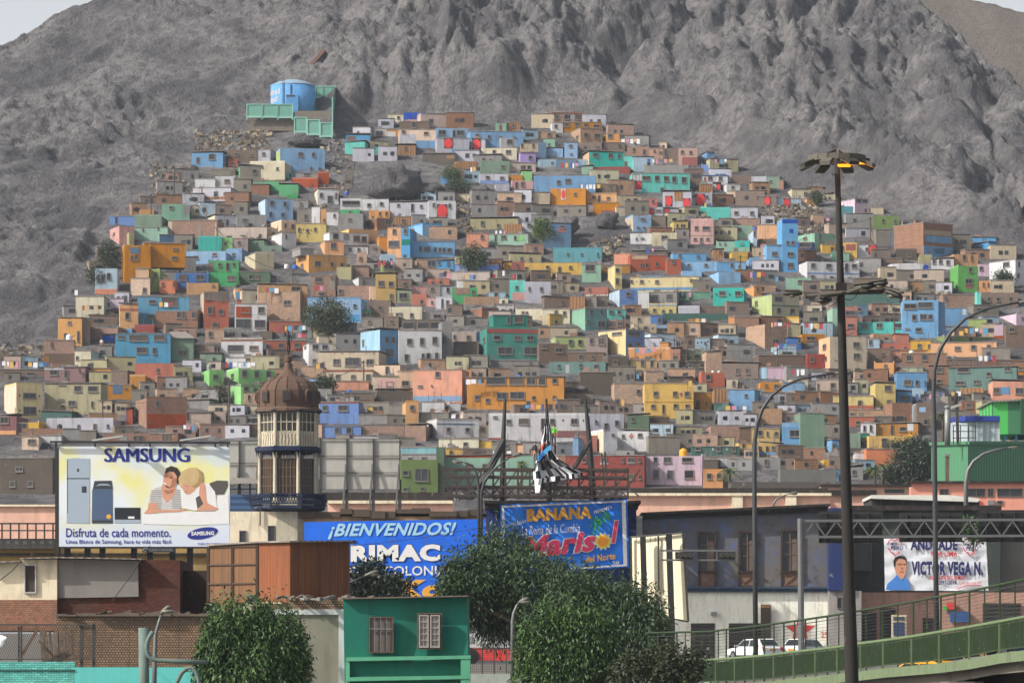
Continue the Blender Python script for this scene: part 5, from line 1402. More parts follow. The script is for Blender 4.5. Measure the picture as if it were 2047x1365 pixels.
hoarding('pair of grey concrete panels right of the domed turret', 640, 877, 799, 978, 372, 3, 3, CONC, 1040)
hoarding('grey concrete panel left of the domed turret', 440, 882, 516, 968, 372, 2, 2, CONC, 1040)
o = root('blue_hut', at(458, 1022, 352), 'dark blue corrugated rooftop hut between the advertisement and the turret', 'hut')
MB().pbox(456, 988, 515, 1024, 352, 3).build('wall', stripes('blue_sheet', (40,72,112), (58,94,136), .5, axis=2), o)
mb = MB()
for x in (457, 478, 498, 513): mb.pbox(x, 966, x+3, 988, 352, .2)
mb.pbox(456, 976, 515, 978, 352, .15); mb.build('post', paint('navy', (28,40,66), .45, jit=False), o)
MB().quadbox([at(452,966,351), at(517,966,351), at(512,955,353), at(470,955,353)], .3).build('roof', TIN, o)

# ---- corner block with the domed turret
Yc = 330
ADO = paint('adobe', (172,140,104), .6, jit=False, sc_=1.2)
o = root('adobe_building', at(560, 1200, Yc), 'weathered adobe building with cream left bay under the domed turret', 'building')
MB().pbox(565, 1032, 975, 1240, Yc, 12).build('wall', ADO, o); MB().pbox(440, 1022, 564.5, 1240, Yc-.4, 12).build('bay', WCR, o)
mb = MB(); x = 566
while x < 972: n = R.uniform(15, 60); y = 1020+R.uniform(-3, 4)-(x-566)*.008; mb.pbox(x, y, min(972, x+n), y+R.uniform(8, 15), Yc-R.uniform(.2, .6), 12); x += n
mb.build('eaves', paint('rotten_wood', (86,74,62), .6, jit=False), o)
for a in ((535,1050,550,1082),(478,1060,492,1085)): pwin(o, *a, Yc-.4)
pwin(o, 912, 1023, 927, 1037, Yc-.02); MB().beam(at(520,1050,Yc-.6), at(520,1015,Yc-.6), .1).build('pipe', STEEL, o)
TW = paint('tower_cream', (190,182,160), .65, jit=False, sc_=1.6); NAVY = paint('navy', (36,52,88)); COP = paint('dome_copper', (92,72,60), .6, jit=False, sc_=.7, dirtc=(.16,.10,.07))
kc = Yc/F; cc = at(576, 1020, Yc+1.5); Rr = 61*kc; zt = lambda py: (1020-py)*kc
o = root('turret', cc, 'old eight-sided turret with a rusty brown dome and glazed galleries', 'tower')
oct_ = lambda r, z: [(cc.x+r*math.cos(math.pi/8+i*math.pi/4), cc.y+r*math.sin(math.pi/8+i*math.pi/4), cc.z+z) for i in range(8)]
MB().lathe(cc, [(Rr*.9,-3),(Rr*.9,zt(995)),(Rr*.92,zt(994))], 8, a0=math.pi/8).build('base', TW, o)
MB().lathe(cc, [(Rr*.93,zt(990)),(Rr*.93,zt(918))], 8, a0=math.pi/8).build('lower_glazing', plain('amber_glass', (50,43,38), .35, var=.6), o)
MB().lathe(cc, [(Rr*1.0,zt(893)),(Rr*1.0,zt(866)),(Rr*.95,zt(866)),(Rr*.95,zt(824))], 8, a0=math.pi/8).build('gallery_panel', TW, o)
MB().lathe(cc, [(Rr*.965,zt(864)),(Rr*.965,zt(826))], 8, a0=math.pi/8).build('upper_glazing', plain('amber_glass', (0,0,0)), o)
MB().lathe(cc, [(Rr*1.05,zt(906)),(Rr*1.16,zt(902)),(Rr*1.16,zt(895)),(Rr*1.02,zt(893))], 8, a0=math.pi/8).build('cornice', NAVY, o)
mb = MB(); P = oct_(Rr*1.13, 0)
for i in range(8):
    a, b = Vector(P[i]), Vector(P[(i+1)%8])
    for j in range(9):
        t = (j+.5)/9; p = a.lerp(b, t); hgt = (9+7*abs(2*t-1)**1.5)*kc; s_ = (b-a)/9*.42
        mb.add([p-s_+Vector((0,0,zt(901))), p+s_+Vector((0,0,zt(901))), p+Vector((0,0,zt(901)-hgt))], [(0,1,2),(2,1,0)])
mb.build('lace_trim', NAVY, o)
for i in range(8):
    a = math.pi/8+i*math.pi/4; x, y = cc.x+Rr*.99*math.cos(a), cc.y+Rr*.99*math.sin(a)
    MB().tube([(x,y,cc.z+zt(992)),(x,y,cc.z+zt(915)),(x,y,cc.z+zt(905))], [.16,.13,.26]).build('column', TW, o)
    MB().tube([(x,y,cc.z+zt(892)),(x,y,cc.z+zt(824))], .15, 6).build('column', TW, o)
def octbars(r, z0, z1, nv, nh, t, name, m):
    mb = MB(); P = oct_(r, 0)
    for i in range(8):
        a, b = Vector(P[i]), Vector(P[(i+1)%8])
        for j in range(1, nv): p = a.lerp(b, j/nv); mb.beam(p+Vector((0,0,z0)), p+Vector((0,0,z1)), t)
        for j in range(nh+1): z = z0+(z1-z0)*j/nh; mb.beam(a+Vector((0,0,z)), b+Vector((0,0,z)), t)
    mb.build(name, m, o)
octbars(Rr*.975, zt(864), zt(826), 4, 2, .07, 'upper_window_bars', TW); octbars(Rr*.945, zt(990), zt(918), 6, 4, .05, 'lower_window_bars', plain('old_wood', (120,92,66), .8))
mb = MB(); P = oct_(Rr*1.005, 0)
for i in range(8):                                     # wavy fretwork on the gallery panels
    a, b = Vector(P[i]), Vector(P[(i+1)%8])
    for j in range(1, 7):
        mb.tube([a.lerp(b, (j+.12*math.sin(q*1.6+j))/7)+Vector((0,0,zt(891)+q*(zt(868)-zt(891))/5)) for q in range(6)], .03, 4)
mb.build('fretwork', plain('old_wood', (0,0,0)), o)
mb = MB(); Pr = Rr*1.3; P = oct_(Pr, 0)
mb.lathe(cc, [(Rr*.9,zt(1024)),(Pr,zt(1018)),(Pr,zt(1012)),(Rr*.9,zt(1012))], 8, a0=math.pi/8)
for i in range(8):
    a, b = Vector(P[i]), Vector(P[(i+1)%8])
    mb.beam(a+Vector((0,0,zt(990))), b+Vector((0,0,zt(990))), .14); mb.beam(a+Vector((0,0,zt(1008))), b+Vector((0,0,zt(1008))), .1); mb.beam(a+Vector((0,0,zt(1012))), a+Vector((0,0,zt(988))), .16)
    for j in range(11):
        p, q = a.lerp(b, j/11), a.lerp(b, (j+1)/11)
        mb.beam(p+Vector((0,0,zt(1008))), q+Vector((0,0,zt(991))), .07); mb.beam(q+Vector((0,0,zt(1008))), p+Vector((0,0,zt(991))), .07)
mb.build('balcony', NAVY, o)
dome = [(Rr*1.12,824),(Rr*1.12,819),(Rr*.99,814),(Rr*1.0,795),(Rr*.985,781),(Rr*.90,772),(Rr*.77,763),(Rr*.52,754.5),(Rr*.42,753),(Rr*.25,745),(Rr*.15,737),(Rr*.11,728),(Rr*.09,722),(Rr*.13,721),(Rr*.13,712),(Rr*.06,709)]
MB().lathe(cc, [(r, zt(y)) for r, y in dome], 16, a0=math.pi/8).build('dome', COP, o)
MB().lathe(cc, [(Rr*1.0,zt(826)),(Rr*1.14,zt(824.5)),(Rr*1.14,zt(821)),(Rr*1.0,zt(819))], 8, a0=math.pi/8).build('dome_eaves', NAVY, o)
mb = MB()
for i in range(16):
    a = math.pi/8+i*math.pi/8; mb.tube([(cc.x+r*1.004*math.cos(a), cc.y+r*1.004*math.sin(a), cc.z+zt(y)) for r, y in dome[2:9]], .045, 4)
mb.build('dome_ribs', plain('dome_seam', (70,50,44), .8), o)
for i in range(8):
    a = i*math.pi/4-math.pi/2; u = Vector((math.cos(a), math.sin(a), 0)); s_ = Vector((-u.y, u.x, 0)); c = cc+u*Rr*.86+Vector((0,0,zt(804)))
    hw, hh = 8.5*kc, 19*kc; d1 = u*Rr*.19; mb = MB()
    fr = [c-s_*hw+d1, c+s_*hw+d1, c+s_*hw+d1+Vector((0,0,hh)), c+s_*hw*.6+d1+Vector((0,0,hh*1.18)), c-s_*hw*.6+d1+Vector((0,0,hh*1.18)), c-s_*hw+d1+Vector((0,0,hh))]
    bk = [p-u*Rr*.3 for p in fr]; bk[3] += Vector((0,0,hh*.35)); bk[4] += Vector((0,0,hh*.35)); n = 6
    mb.add(fr+bk, [(i2, i2+n, (i2+1)%n+n, (i2+1)%n) for i2 in range(n)]+[tuple(range(n))]); d = mb.build('dormer', COP, o)
    mb = MB(); e = u*.03; mb.add([c-s_*hw*.72+d1+e+Vector((0,0,.03)), c+s_*hw*.72+d1+e+Vector((0,0,.03)), c+s_*hw*.72+d1+e+Vector((0,0,hh*.95)), c+d1+e+Vector((0,0,hh*1.1)), c-s_*hw*.72+d1+e+Vector((0,0,hh*.95))], [(0,1,2,3,4)]); mb.build('opening', BLK, d)
# ---- people: skinned skeletons
def person(name, label, cat, foot, h, mats, pose, group=None, ry=0):
    """one continuous body; joints in head-height units, pose overrides joints"""
    J = dict(pel=(0,0,.52), waist=(0,0,.62), chest=(0,0,.74), neck=(0,0,.845), head=(0,-.01,.90), top=(0,0,.965), hL=(-.055,0,.5), kL=(-.06,-.01,.28), aL=(-.06,.01,.045), tL=(-.06,-.075,.02), hR=(.055,0,.5), kR=(.06,-.01,.28), aR=(.06,.01,.045), tR=(.06,-.075,.02),
             sL=(-.105,0,.80), eL=(-.14,0,.63), wL=(-.14,-.03,.48), fL=(-.14,-.04,.42), sR=(.105,0,.80), eR=(.14,0,.63), wR=(.14,-.03,.48), fR=(.14,-.04,.42))
    J.update(pose); K = list(J); rad = dict(pel=.075, waist=.066, chest=.08, neck=.032, head=.052, top=.035, hL=.055, kL=.036, aL=.022, tL=.02, sL=.04, eL=.027, wL=.018, fL=.016)
    E = [('pel','waist'),('waist','chest'),('chest','neck'),('neck','head'),('head','top')]
    for s_ in 'LR': E += [('pel','h'+s_),('h'+s_,'k'+s_),('k'+s_,'a'+s_),('a'+s_,'t'+s_),('chest','s'+s_),('s'+s_,'e'+s_),('e'+s_,'w'+s_),('w'+s_,'f'+s_)]
    me = bpy.data.meshes.new('body'); ca, sa = math.cos(ry), math.sin(ry)
    me.from_pydata([(J[k][0]*h*ca-J[k][1]*h*sa, J[k][0]*h*sa+J[k][1]*h*ca, J[k][2]*h) for k in K], [(K.index(a), K.index(b)) for a, b in E], [])
    ob = bpy.data.objects.new('body', me); C.objects.link(ob); m = ob.modifiers.new('s', 'SKIN'); ob.modifiers.new('d', 'SUBSURF').levels = 1
    for i, k in enumerate(K): r = rad.get(k) or rad[k.replace('R', 'L')]; me.skin_vertices[0].data[i].radius = (r*h, r*h)
    me.skin_vertices[0].data[0].use_root = True; bpy.context.view_layer.update()
    m2 = bpy.data.meshes.new_from_object(ob.evaluated_get(bpy.context.evaluated_depsgraph_get())); bpy.data.objects.remove(ob); bpy.data.meshes.remove(me)
    m2.materials.clear()
    for q in mats: m2.materials.append(q)
    hz, wz = J['neck'][2]*h, J['waist'][2]*h*.96
    for p in m2.polygons:
        z = p.center.z; skin = z > hz+.01*h or (p.center-Vector(m2.vertices[0].co)).length < 0
        for s_ in 'LR':
            f = Vector(J['f'+s_])*h; f = Vector((f.x*ca-f.y*sa, f.x*sa+f.y*ca, f.z))
            e = Vector(J['e'+s_])*h; e = Vector((e.x*ca-e.y*sa, e.x*sa+e.y*ca, e.z))
            if (p.center-f).length < .1*h or ((p.center-f).length < .3*h and (p.center-e).length < .2*h and (p.center-f).length < (e-f).length): skin = True
        p.material_index = 0 if skin else (1 if z > wz else 2); p.use_smooth = True
    o = root(name, foot, label, cat, group); b = bpy.data.objects.new('body', m2); C.objects.link(b); b.parent = o; ORG[b.name] = Vector(foot)
    hc = Vector((J['top'][0]*h, J['top'][1]*h+.012*h, J['top'][2]*h-.02*h)); hc = Vector((hc.x*ca-hc.y*sa, hc.x*sa+hc.y*ca, hc.z))+Vector(foot)
    MB().ball(hc, .06*h, 10, sq=(.95,1,.8)).build('hair', mats[3], o, True); return o
SKIN = plain('skin', (176,122,92), .6); BRZ = plain('bronze', (52,54,50), .45, .4); HAIR = plain('dark_hair', (30,26,24), .8)
person('statue', 'dark bronze figure of a striding youth on top of the turret dome', 'statue', cc+Vector((0,0,zt(709))), 50*kc, [BRZ]*4, dict(kL=(-.03,-.05,.29), aL=(.01,-.02,.05), tL=(.0,-.1,.03), hL=(-.04,0,.5), kR=(.06,.03,.28), aR=(.02,.12,.12), tR=(.03,.1,.04), eL=(-.15,-.03,.92), wL=(-.06,-.06,1.0), fL=(.0,-.06,1.03), eR=(.15,0,.66), wR=(.1,-.08,.56), fR=(.08,-.1,.52)))
# ---- blue welcome sign
Ys = 322
BLUEP = paint('sign_blue', (32,108,226), .3, jit=False, sc_=.7); LTB = plain('sign_pale_blue', (160,205,226), .8); WHT = plain('sign_white', (226,226,222), .8); GOLD = plain('sign_gold', (222,164,62), .8); NVY2 = plain('sign_navy', (24,34,96), .8)
o = root('welcome_sign', at(790, 1200, Ys), 'wide blue painted welcome sign with white lettering on the adobe building', 'sign')
MB().quadbox([at(608,1215,Ys), at(972,1215,Ys), at(971,1037,Ys), at(608,1043,Ys)], .5).build('panel', BLUEP, o)
mb = MB(); mb.ppoly([(900,1108),(972,1088),(972,1096),(900,1116)], Ys-.03, .02); mb.build('stripe', plain('sign_mid_blue', (54,126,214), .8), o)
mb = MB(); ptext(mb, '¡BIENVENIDOS!', 656, 1046, 912, 1078, Ys-.05, 0, .03, .35, rise=3); mb.build('lettering', LTB, o)
mb = MB(); ptext(mb, 'RIMAC', 700, 1088, 881, 1124, Ys-.04, 1, .075, 0, 2); ptext(mb, 'RIMAC', 701, 1089, 880, 1123, Ys-.07, 0, .06, 0, 2); ptext(mb, 'CIUDAD COLONIAL', 652, 1132, 907, 1151, Ys-.05, 0, .012, 0, 2); mb.build('lettering', [WHT, NVY2], o)
mb = MB(); ptext(mb, 'Ko', 793, 1158, 886, 1196, Ys-.05, 0, .06, .15); ptext(mb, 'i', 740, 1165, 756, 1196, Ys-.05, 0, .06); mb.build('lettering', GOLD, o)
# ---- dark blue corner building with hanging concert banner
o = root('corner_building', at(1125, 1240, 312), 'dark blue corner building carrying the concert banner and a dark cornice', 'building')
MB().pbox(972, 1008, 1272, 1300, 312, 14).build('wall', paint('dark_blue_wall', (30,50,108), .5, jit=False), o)
mb = MB(); mb.pbox(968, 1000, 1281, 1006, 311, 16); mb.pbox(970, 1006, 1276, 1016, 311.5, 15); mb.build('cornice', DRK, o); MB().pbox(1272.5, 1030, 1284, 1300, 311.4, 1).build('downpipe', GALV, o)
Yb = 309; BB = paint('banner_blue', (36,128,255), .1, rough=.5, jit=False); o = root('concert_banner', at(1130, 1130, Yb), 'bright blue concert banner with gold and pink lettering hung on the corner building', 'banner')
def bil(u, v, Y=Yb, w_=0): 
    tl, tr, br_, bl_ = (1000,1008), (1254,997), (1258,1133), (1004,1150); a = [tl[i]+(tr[i]-tl[i])*u for i in (0,1)]; b = [bl_[i]+(br_[i]-bl_[i])*u for i in (0,1)]
    p = at(a[0]+(b[0]-a[0])*v, a[1]+(b[1]-a[1])*v, Y); p.y += w_*(.10*math.sin(u*23+v*9)+.08*math.sin(v*17-u*8)); return p
mb = MB(); n, m_ = 30, 16; mb.add([bil(i/n, j/m_, Yb, 1) for j in range(m_+1) for i in range(n+1)], [(j*(n+1)+i, j*(n+1)+i+1, (j+1)*(n+1)+i+1, (j+1)*(n+1)+i)[::-1] for j in range(m_) for i in range(n)]); mb.build('cloth', BB, o, True)
def btext(mb, body, u0, v0, u1, v1, mi=0, bold=.02, shear=0, lay=1, rise=0):
    vs, fs = text_mesh(body, bold, shear); mb.add([bil(u0+(u1-u0)*a, v1-(v1-v0)*b-rise*a, Yb-.2-.02*lay) for a, b in vs], fs, mi)
def bpoly(mb, pts, mi=0, lay=1): mb.add([bil(u, v, Yb-.2-.02*lay) for u, v in pts], [tuple(range(len(pts)))], mi)
PKR = plain('banner_pink', (222,48,96), .7); PLM = plain('banner_palm', (44,168,62), .7); SUNY = plain('banner_sun', (250,206,40), .7); ORA = plain('banner_orange', (244,150,36), .7)
mb = MB(); bpoly(mb, [(.012,.02),(.03,.02),(.03,.98),(.012,.98)]); bpoly(mb, [(.955,.02),(.985,.02),(.985,.98),(.955,.98)]); bpoly(mb, [(.03,.02),(.955,.02),(.955,.045),(.03,.045)]); bpoly(mb, [(.03,.955),(.955,.955),(.955,.98),(.03,.98)]); mb.build('border', WHT, o)
mb = MB(); btext(mb, 'BANANA', .205, .08, .72, .26, 0, .06); btext(mb, 'del Norte', .66, .80, .895, .90, 0, .04, rise=.03); mb.build('lettering', GOLD, o)
mb = MB(); btext(mb, 'PRESENTA', .735, .15, .88, .2, 0, .02, rise=.07); btext(mb, 'en exclusiva', .035, .26, .2, .33, 0, .0, .2, rise=.05); btext(mb, 'La Reina de la Cumbia', .16, .32, .62, .45, 0, .0, .25); btext(mb, '20', .87, .9, .92, .95); mb.build('lettering', WHT, o)
mb = MB(); btext(mb, 'Maris', .15, .47, .75, .80, 1, .075, .25, 1, .06); btext(mb, 'Maris', .155, .48, .745, .79, 0, .04, .25, 2, .06); btext(mb, 'l', .86, .30, .93, .64, 1, .075, .25, 1); btext(mb, 'l', .865, .31, .925, .63, 0, .04, .25, 2); mb.build('lettering', [PKR, WHT], o)
mb = MB(); bpoly(mb, [(.716,.5),(.73,.5),(.75,.32),(.74,.31)], 0); bpoly(mb, [(.745,.5),(.757,.5),(.80,.3),(.79,.29)], 0)
for cx_, cy_ in ((.73,.3),(.80,.23)):
    for a in range(8): t = math.radians(a*45+12); bpoly(mb, [(cx_,cy_),(cx_+.055*math.cos(t+.25),cy_-.075*math.sin(t+.25)),(cx_+.075*math.cos(t),cy_-.1*math.sin(t)+.03)], 0, 2)
mb.build('palm_picture', PLM, o)
mb = MB(); c_ = (.80,.60); 
for q, (r, mi, lay) in enumerate(((.078,1,2),(.068,0,3))): bpoly(mb, [(c_[0]+r*(1 if i%2 else .72)*math.cos(i*math.pi/12), c_[1]+r*1.75*(1 if i%2 else .72)*math.sin(i*math.pi/12)) for i in range(24)], mi, lay)
bpoly(mb, [(c_[0]+.042*math.cos(i*.4), c_[1]+.073*math.sin(i*.4)) for i in range(16)], 2, 4)
mb.build('sun_picture', [SUNY, WHT, ORA], o)
# ---- rooftop steel trusses, three masts, the cloth being hoisted and the man
Yt2 = 306; o = root('roof_truss', at(1070, 1000, Yt2), 'rusty steel lattice frame on the roof above the concert banner', 'steel frame')
RUST = plain('rusty_steel', (62,52,46), .8, var=.35); tp = lambda x, y, d=0: at(x, y, Yt2+d)
mb = MB()
for d in (0, 3.5):
    for y in (937, 952, 972, 990): mb.beam(tp(886, y+d*.5, d), tp(1256, y+2+d, d), .17)
    for i in range(16):
        x = 888+i*24.5; mb.beam(tp(x, 935, d), tp(x+R.uniform(-2, 2), 998, d), .13)
        mb.beam(tp(x, 972, d), tp(x+24, 938, d), .1); mb.beam(tp(x, 972, d), tp(x+22, 992, d), .1)
    for i in range(12): x = 890+i*30; mb.beam(tp(x+20, 972, d), tp(x+R.uniform(-10, 10), 996, d), .09)
for i in range(14): x = 888+i*28; mb.beam(tp(x, 937, 0), tp(x+4, 939, 3.5), .12); mb.beam(tp(x, 972, 0), tp(x+4, 974, 3.5), .12)
mb.beam(tp(887,930), tp(908,965), .2); mb.beam(tp(1209,903), tp(1213,950), .15); mb.beam(tp(1203,905), tp(1206,950), .1)
mb.build('lattice', RUST, o)
mb = MB()
for i in range(60): x = R.uniform(900, 1240); y = R.uniform(985, 999); mb.beam(tp(x, y, R.uniform(0, 4)), tp(x+R.uniform(-22, 22), y+R.uniform(-8, 3), R.uniform(0, 4)), .1, R.choice([0,0,1]))
mb.build('scrap', [RUST, GALV], o)['kind'] = 'stuff'
for lb, P, r in (('left dark steel mast on the roof frame', [(1004,1000),(1006,880),(1010,797)], (.22,.18,.1)), ('middle dark steel mast holding the cloth', [(1098,1000),(1095,860),(1092,797)], (.2,.15,.08)), ('right dark steel mast on the roof frame', [(1186,1000),(1178,880),(1170,797)], (.27,.2,.1))):
    x, y = P[0]; o = root('steel_mast', at(x, y, Yt2+2), lb, 'mast'); MB().tube([at(a, b, Yt2+2) for a, b in P], list(r), 8).build('pole', BLACKM, o)
    if 'left' in lb: MB().beam(at(1007,880,Yt2+1.6), at(958,972,Yt2-.5), .3).build('brace', BLACKM, o); MB().beam(at(1006,893,Yt2+1.6), at(966,965,Yt2-.8), .22).build('brace', BLACKM, o)
    if 'right' in lb: MB().beam(at(1180,882,Yt2+1.6), at(1148,935,Yt2-.5), .22).build('brace', BLACKM, o)
o = root('hoisted_cloth', at(1090, 960, Yt2+.5), 'bunched black and white printed cloth with blue writing hanging from the middle mast', 'banner')
CW, CB = plain('cloth_white', (232,232,238), .8), plain('cloth_black', (26,26,30), .8)
ed = [(1093,836,1095,836),(1088,852,1100,851),(1086,868,1102,866),(1082,885,1103,881),(1077,905,1104,899),(1070,925,1116,917),(1066,942,1140,931),(1066,958,1164,944),(1064,968,1166,953)]
mb = MB(); n = 18; g = []
for a, b, c, d in ed: g.append([at(a+(c-a)*i/n, b+(d-b)*i/n, Yt2-.3-.45*math.sin(i*1.1+a*.3)-.3*(i%3)*.3) for i in range(n+1)])
for j in range(8):
    for i in range(n):
        mb.add([g[j][i], g[j+1][i], g[j+1][i+1], g[j][i+1]], [(0,1,2,3)], int(abs((i*.9+j*2.1)%4.2-2.1) < .55 or abs((i*1.1-j*2.3)%5.1-2.5) < .5 or R.random() < .1))
mb.add([at(1068,955,Yt2-.6), at(1070,985,Yt2-.6), at(1078,984,Yt2-.8), at(1084,956,Yt2-.7)], [(0,1,2,3)], 0)
mb.build('cloth', [CW, CB], o)
mb = MB(); bb = [(1074,912),(1099,889),(1102,896),(1076,922)]; mb.ppoly(bb, Yt2-1.5, .02, 1); ptext(mb, '20', 1076, 909, 1087, 919, Yt2-1.54, 0, .03, rise=7); mb.ppoly([(1080,900),(1086,882),(1089,884),(1083,901)], Yt2-1.5, .02, 2)
mb.build('print', [plain('cloth_navy', (20,50,130), .8), plain('cloth_sky', (70,160,224), .8), plain('cloth_red', (214,84,60), .8)], o)
person('person', 'man in dark shirt standing on the roof frame, reaching up to the hoisted cloth', 'person', at(1070, 930, Yt2-.5), 1.72, [SKIN, plain('shirt_dark', (36,36,40), .9), plain('trousers_grey', (92,92,92), .9), HAIR], dict(eR=(.17,-.06,.74), wR=(.24,-.12,.84), fR=(.28,-.14,.88)), ry=-.5)
person('person', 'tiny person in white shirt standing by the blue canopy on the left slope', 'person', at(203, 698, Yhit(698)-2), 1.7, [SKIN, CW, plain('trousers_dark', (44,46,56), .9), HAIR], {})
person('person', 'climber in a bright green shirt beside the hoisted cloth', 'person', at(1107, 893, Yt2+1.2), 1.65, [SKIN, plain('shirt_green', (120,214,60), .9), plain('trousers_dark', (0,0,0)), HAIR], dict(eL=(-.17,-.06,.78), wL=(-.2,-.1,.9), fL=(-.2,-.12,.95)))
# ---- purple-grey two storey facade and its neighbours on the right
Yp = 312; PUR = None
m, nt, b = newmat('worn_purple'); n1 = noise(nt, pos(nt, 1, 1, .6), .5, 7, .7); n2 = noise(nt, pos(nt, 1, 1, 1), 1.6, 6, .7)
c = mixc(nt, ramp(nt, n1, .44, .56), lin((102,98,94)), lin((92,96,110))); c = mixc(nt, ramp(nt, n2, .55, .72, (0,0,0,1), (.7,)*3+(1,)), c, lin((82,76,72))); c = mixc(nt, ramp(nt, n2, .22, .34, (.6,)*3+(1,), (0,0,0,1)), c, lin((150,165,200))); n4 = noise(nt, pos(nt, 1, 1, .8), .9, 8, .75); c = mixc(nt, ramp(nt, n4, .54, .62, (0,0,0,1), (.8,)*3+(1,)), c, lin((86,104,152))); c = mixc(nt, ramp(nt, n4, .38, .46, (.8,)*3+(1,), (0,0,0,1)), c, lin((84,76,68)))
nt.links.new(c, b.inputs['Base Color']); b.inputs['Roughness'].default_value = .9; MATS['worn_purple'] = m; PUR = m
o = root('old_facade', at(1480, 1320, Yp), 'two-storey old facade, peeling grey-purple above and stained cream below', 'building')
MB().quadbox([at(1284,1173,Yp), at(1656,1173,Yp), at(1656,1020,Yp), at(1284,1034,Yp)], 12).build('upper_wall', PUR, o)
MB().pbox(1284, 1183, 1656, 1345, Yp, 12).build('lower_wall', paint('stained_cream', (248,242,226), .5, jit=False, sc_=1.3, dirtc=(.2,.17,.14), patch=(.5,.47,.4)), o)
mb = MB(); mb.quadbox([at(1282,1029,Yp-1), at(1660,1011,Yp-1), at(1660,1006,Yp-1), at(1282,1024,Yp-1)], 14); mb.quadbox([at(1284,1037,Yp-.4), at(1656,1022,Yp-.4), at(1656,1012,Yp-.4), at(1284,1029.5,Yp-.4)], 13); mb.build('cornice', DRK, o)
mb = MB(); mb.pbox(1284, 1172, 1656, 1176, Yp-.5, 13); mb.pbox(1284, 1176, 1656, 1183, Yp-.3, 13); mb.build('ledge', paint('ledge_blue', (58,76,98), .7, jit=False, sc_=1.5), o)
WDK = paint('window_wood', (62,52,46), .5, jit=False, sc_=1.5); OP = plain('red_board', (184,84,44), .8)
for x0, x1, y0 in ((1321,1354,1065),(1396,1432,1062),(1476,1512,1060),(1561,1598,1057)):
    w_ = MB(); w_.pbox(x0,y0,x1,y0+4,Yp-.3,.5); w_.pbox(x0,y0+4,x0+4,1173,Yp-.28,.45); w_.pbox(x1-4,y0+4,x1,1173,Yp-.28,.45); w_.pbox(x0-1,1141,x1+1,1144,Yp-.4,.5); f = w_.build('window', WDK, o)
    MB().pbox(x0+4, y0+4, x1-4, 1141, Yp-.05, .1).build('pane', GLASS, f)
    mb = MB(); xm = (x0+x1)/2; mb.pbox(xm-1, y0+4, xm+1, 1141, Yp-.2, .14)
    for yy in (y0+26, y0+50): mb.pbox(x0+4, yy, x1-4, yy+1.5, Yp-.18, .12)
    mb.pbox(xm+1, y0+20, x1-5, 1140, Yp-.15, .08); mb.build('shutter', paint('shutter_wood', (112,96,86), .5, jit=False), f)
    mb = MB(); mb.pbox(x0+4,1144,x1-4,1173,Yp-.2,.3); mb.pbox(x0+7,1148,x1-7,1149.5,Yp-.25,.1); mb.pbox(x0+7,1168,x1-7,1169.5,Yp-.25,.1); mb.beam(at(x0+10,1166,Yp-.24), at(x1-10,1152,Yp-.24), .08); mb.build('apron', paint('apron_wood', (122,96,82), .4, jit=False), f)
for a in ((1381,1245,1429,1330),(1457,1245,1526,1330),(1308,1270,1336,1330)):
    MB().pbox(*a, Yp-.06, .2).build('shutter_door', stripes('dark_shutter', (36,34,33), (58,54,52), .3, axis=2), o)
MB().pbox(1422,1222,1433,1229,Yp-.6,.6).build('air_conditioner', GALV, o)
mb = MB(); mb.pbox(1521,1208,1541,1280,Yp-.5,.3); s_ = mb.build('hanging_sign', plain('sign_brown', (66,56,46), .7), o); MB().pbox(1522.5,1209,1539.5,1214,Yp-.53,.03).build('sign_band', plain('sign_ochre', (150,110,58), .7), s_)
mb = MB(); st = [(1599,1217),(1606,1248),(1629,1250),(1612,1264),(1621,1296),(1600,1276),(1578,1296),(1587,1264),(1570,1251),(1592,1248)]; mb.ppoly(st[::-1], Yp-.03, .02); mb.build('painted_star', plain('paint_red', (214,64,60), .8), o)
mb = MB(); ptext(mb, '25', 1641, 1262, 1654, 1274, Yp-.03, 0, .0); mb.build('lettering', plain('paint_red', (0,0,0)), o)
mb = MB(); mb.ppoly([(1592,1248),(1606,1248),(1603,1270),(1595,1270)][::-1], Yp-.035, .003); 
mb = MB(); ptext(mb, 'H', 1592, 1250, 1606, 1278, Yp-.05, 0, .03); mb.build('lettering', hm('wh'), o)
o = root('corner_bay', at(1675, 1330, 311), 'dark navy bay and grey peeling wall behind the tall lamp post', 'building')
MB().pbox(1656.5, 1015, 1700, 1180, 310.5, 8).build('upper_wall', paint('navy_worn', (38,52,98), .6, jit=False), o); MB().pbox(1656.5, 1180.5, 1722, 1345, 310.8, 8).build('lower_wall', paint('grey_peel', (150,146,142), .7, jit=False), o); pwin(o, 1673, 1193, 1684, 1216, 310.8)
o = root('banner_building', at(1860, 1330, 314), 'dark upper floor over a pinkish ground floor, carrying the election banner', 'building')
MB().pbox(1700.5, 1020, 2000, 1183, 314, 10).build('upper_wall', paint('dark_green_wall', (62,70,66), .7, jit=False, sc_=1.2), o); MB().pbox(1722.5, 1183.5, 2140, 1345, 313.5, 10).build('lower_wall', paint('pinkish_wall', (184,146,130), .55, jit=False, sc_=1.2), o)
MB().pbox(1696, 1010, 2002, 1020, 313.3, 11).build('cornice', DRK, o); MB().pbox(2000.5, 1080, 2140, 1183, 315, 10).build('side_wall', paint('grey_shop', (104,104,100), .6, jit=False), o)
for a in ((1708,1085,1742,1140),(1838,1186,1864,1205)): pwin(o, *a, 313.6)
for a in ((1760,1215,1790,1300),(1845,1235,1868,1300),(1965,1205,2040,1250),(1722,1222,1752,1300)): MB().pbox(*a, 313.3, .3).build('shutter_door', stripes('dark_shutter', (0,0,0), (0,0,0), 1), o)
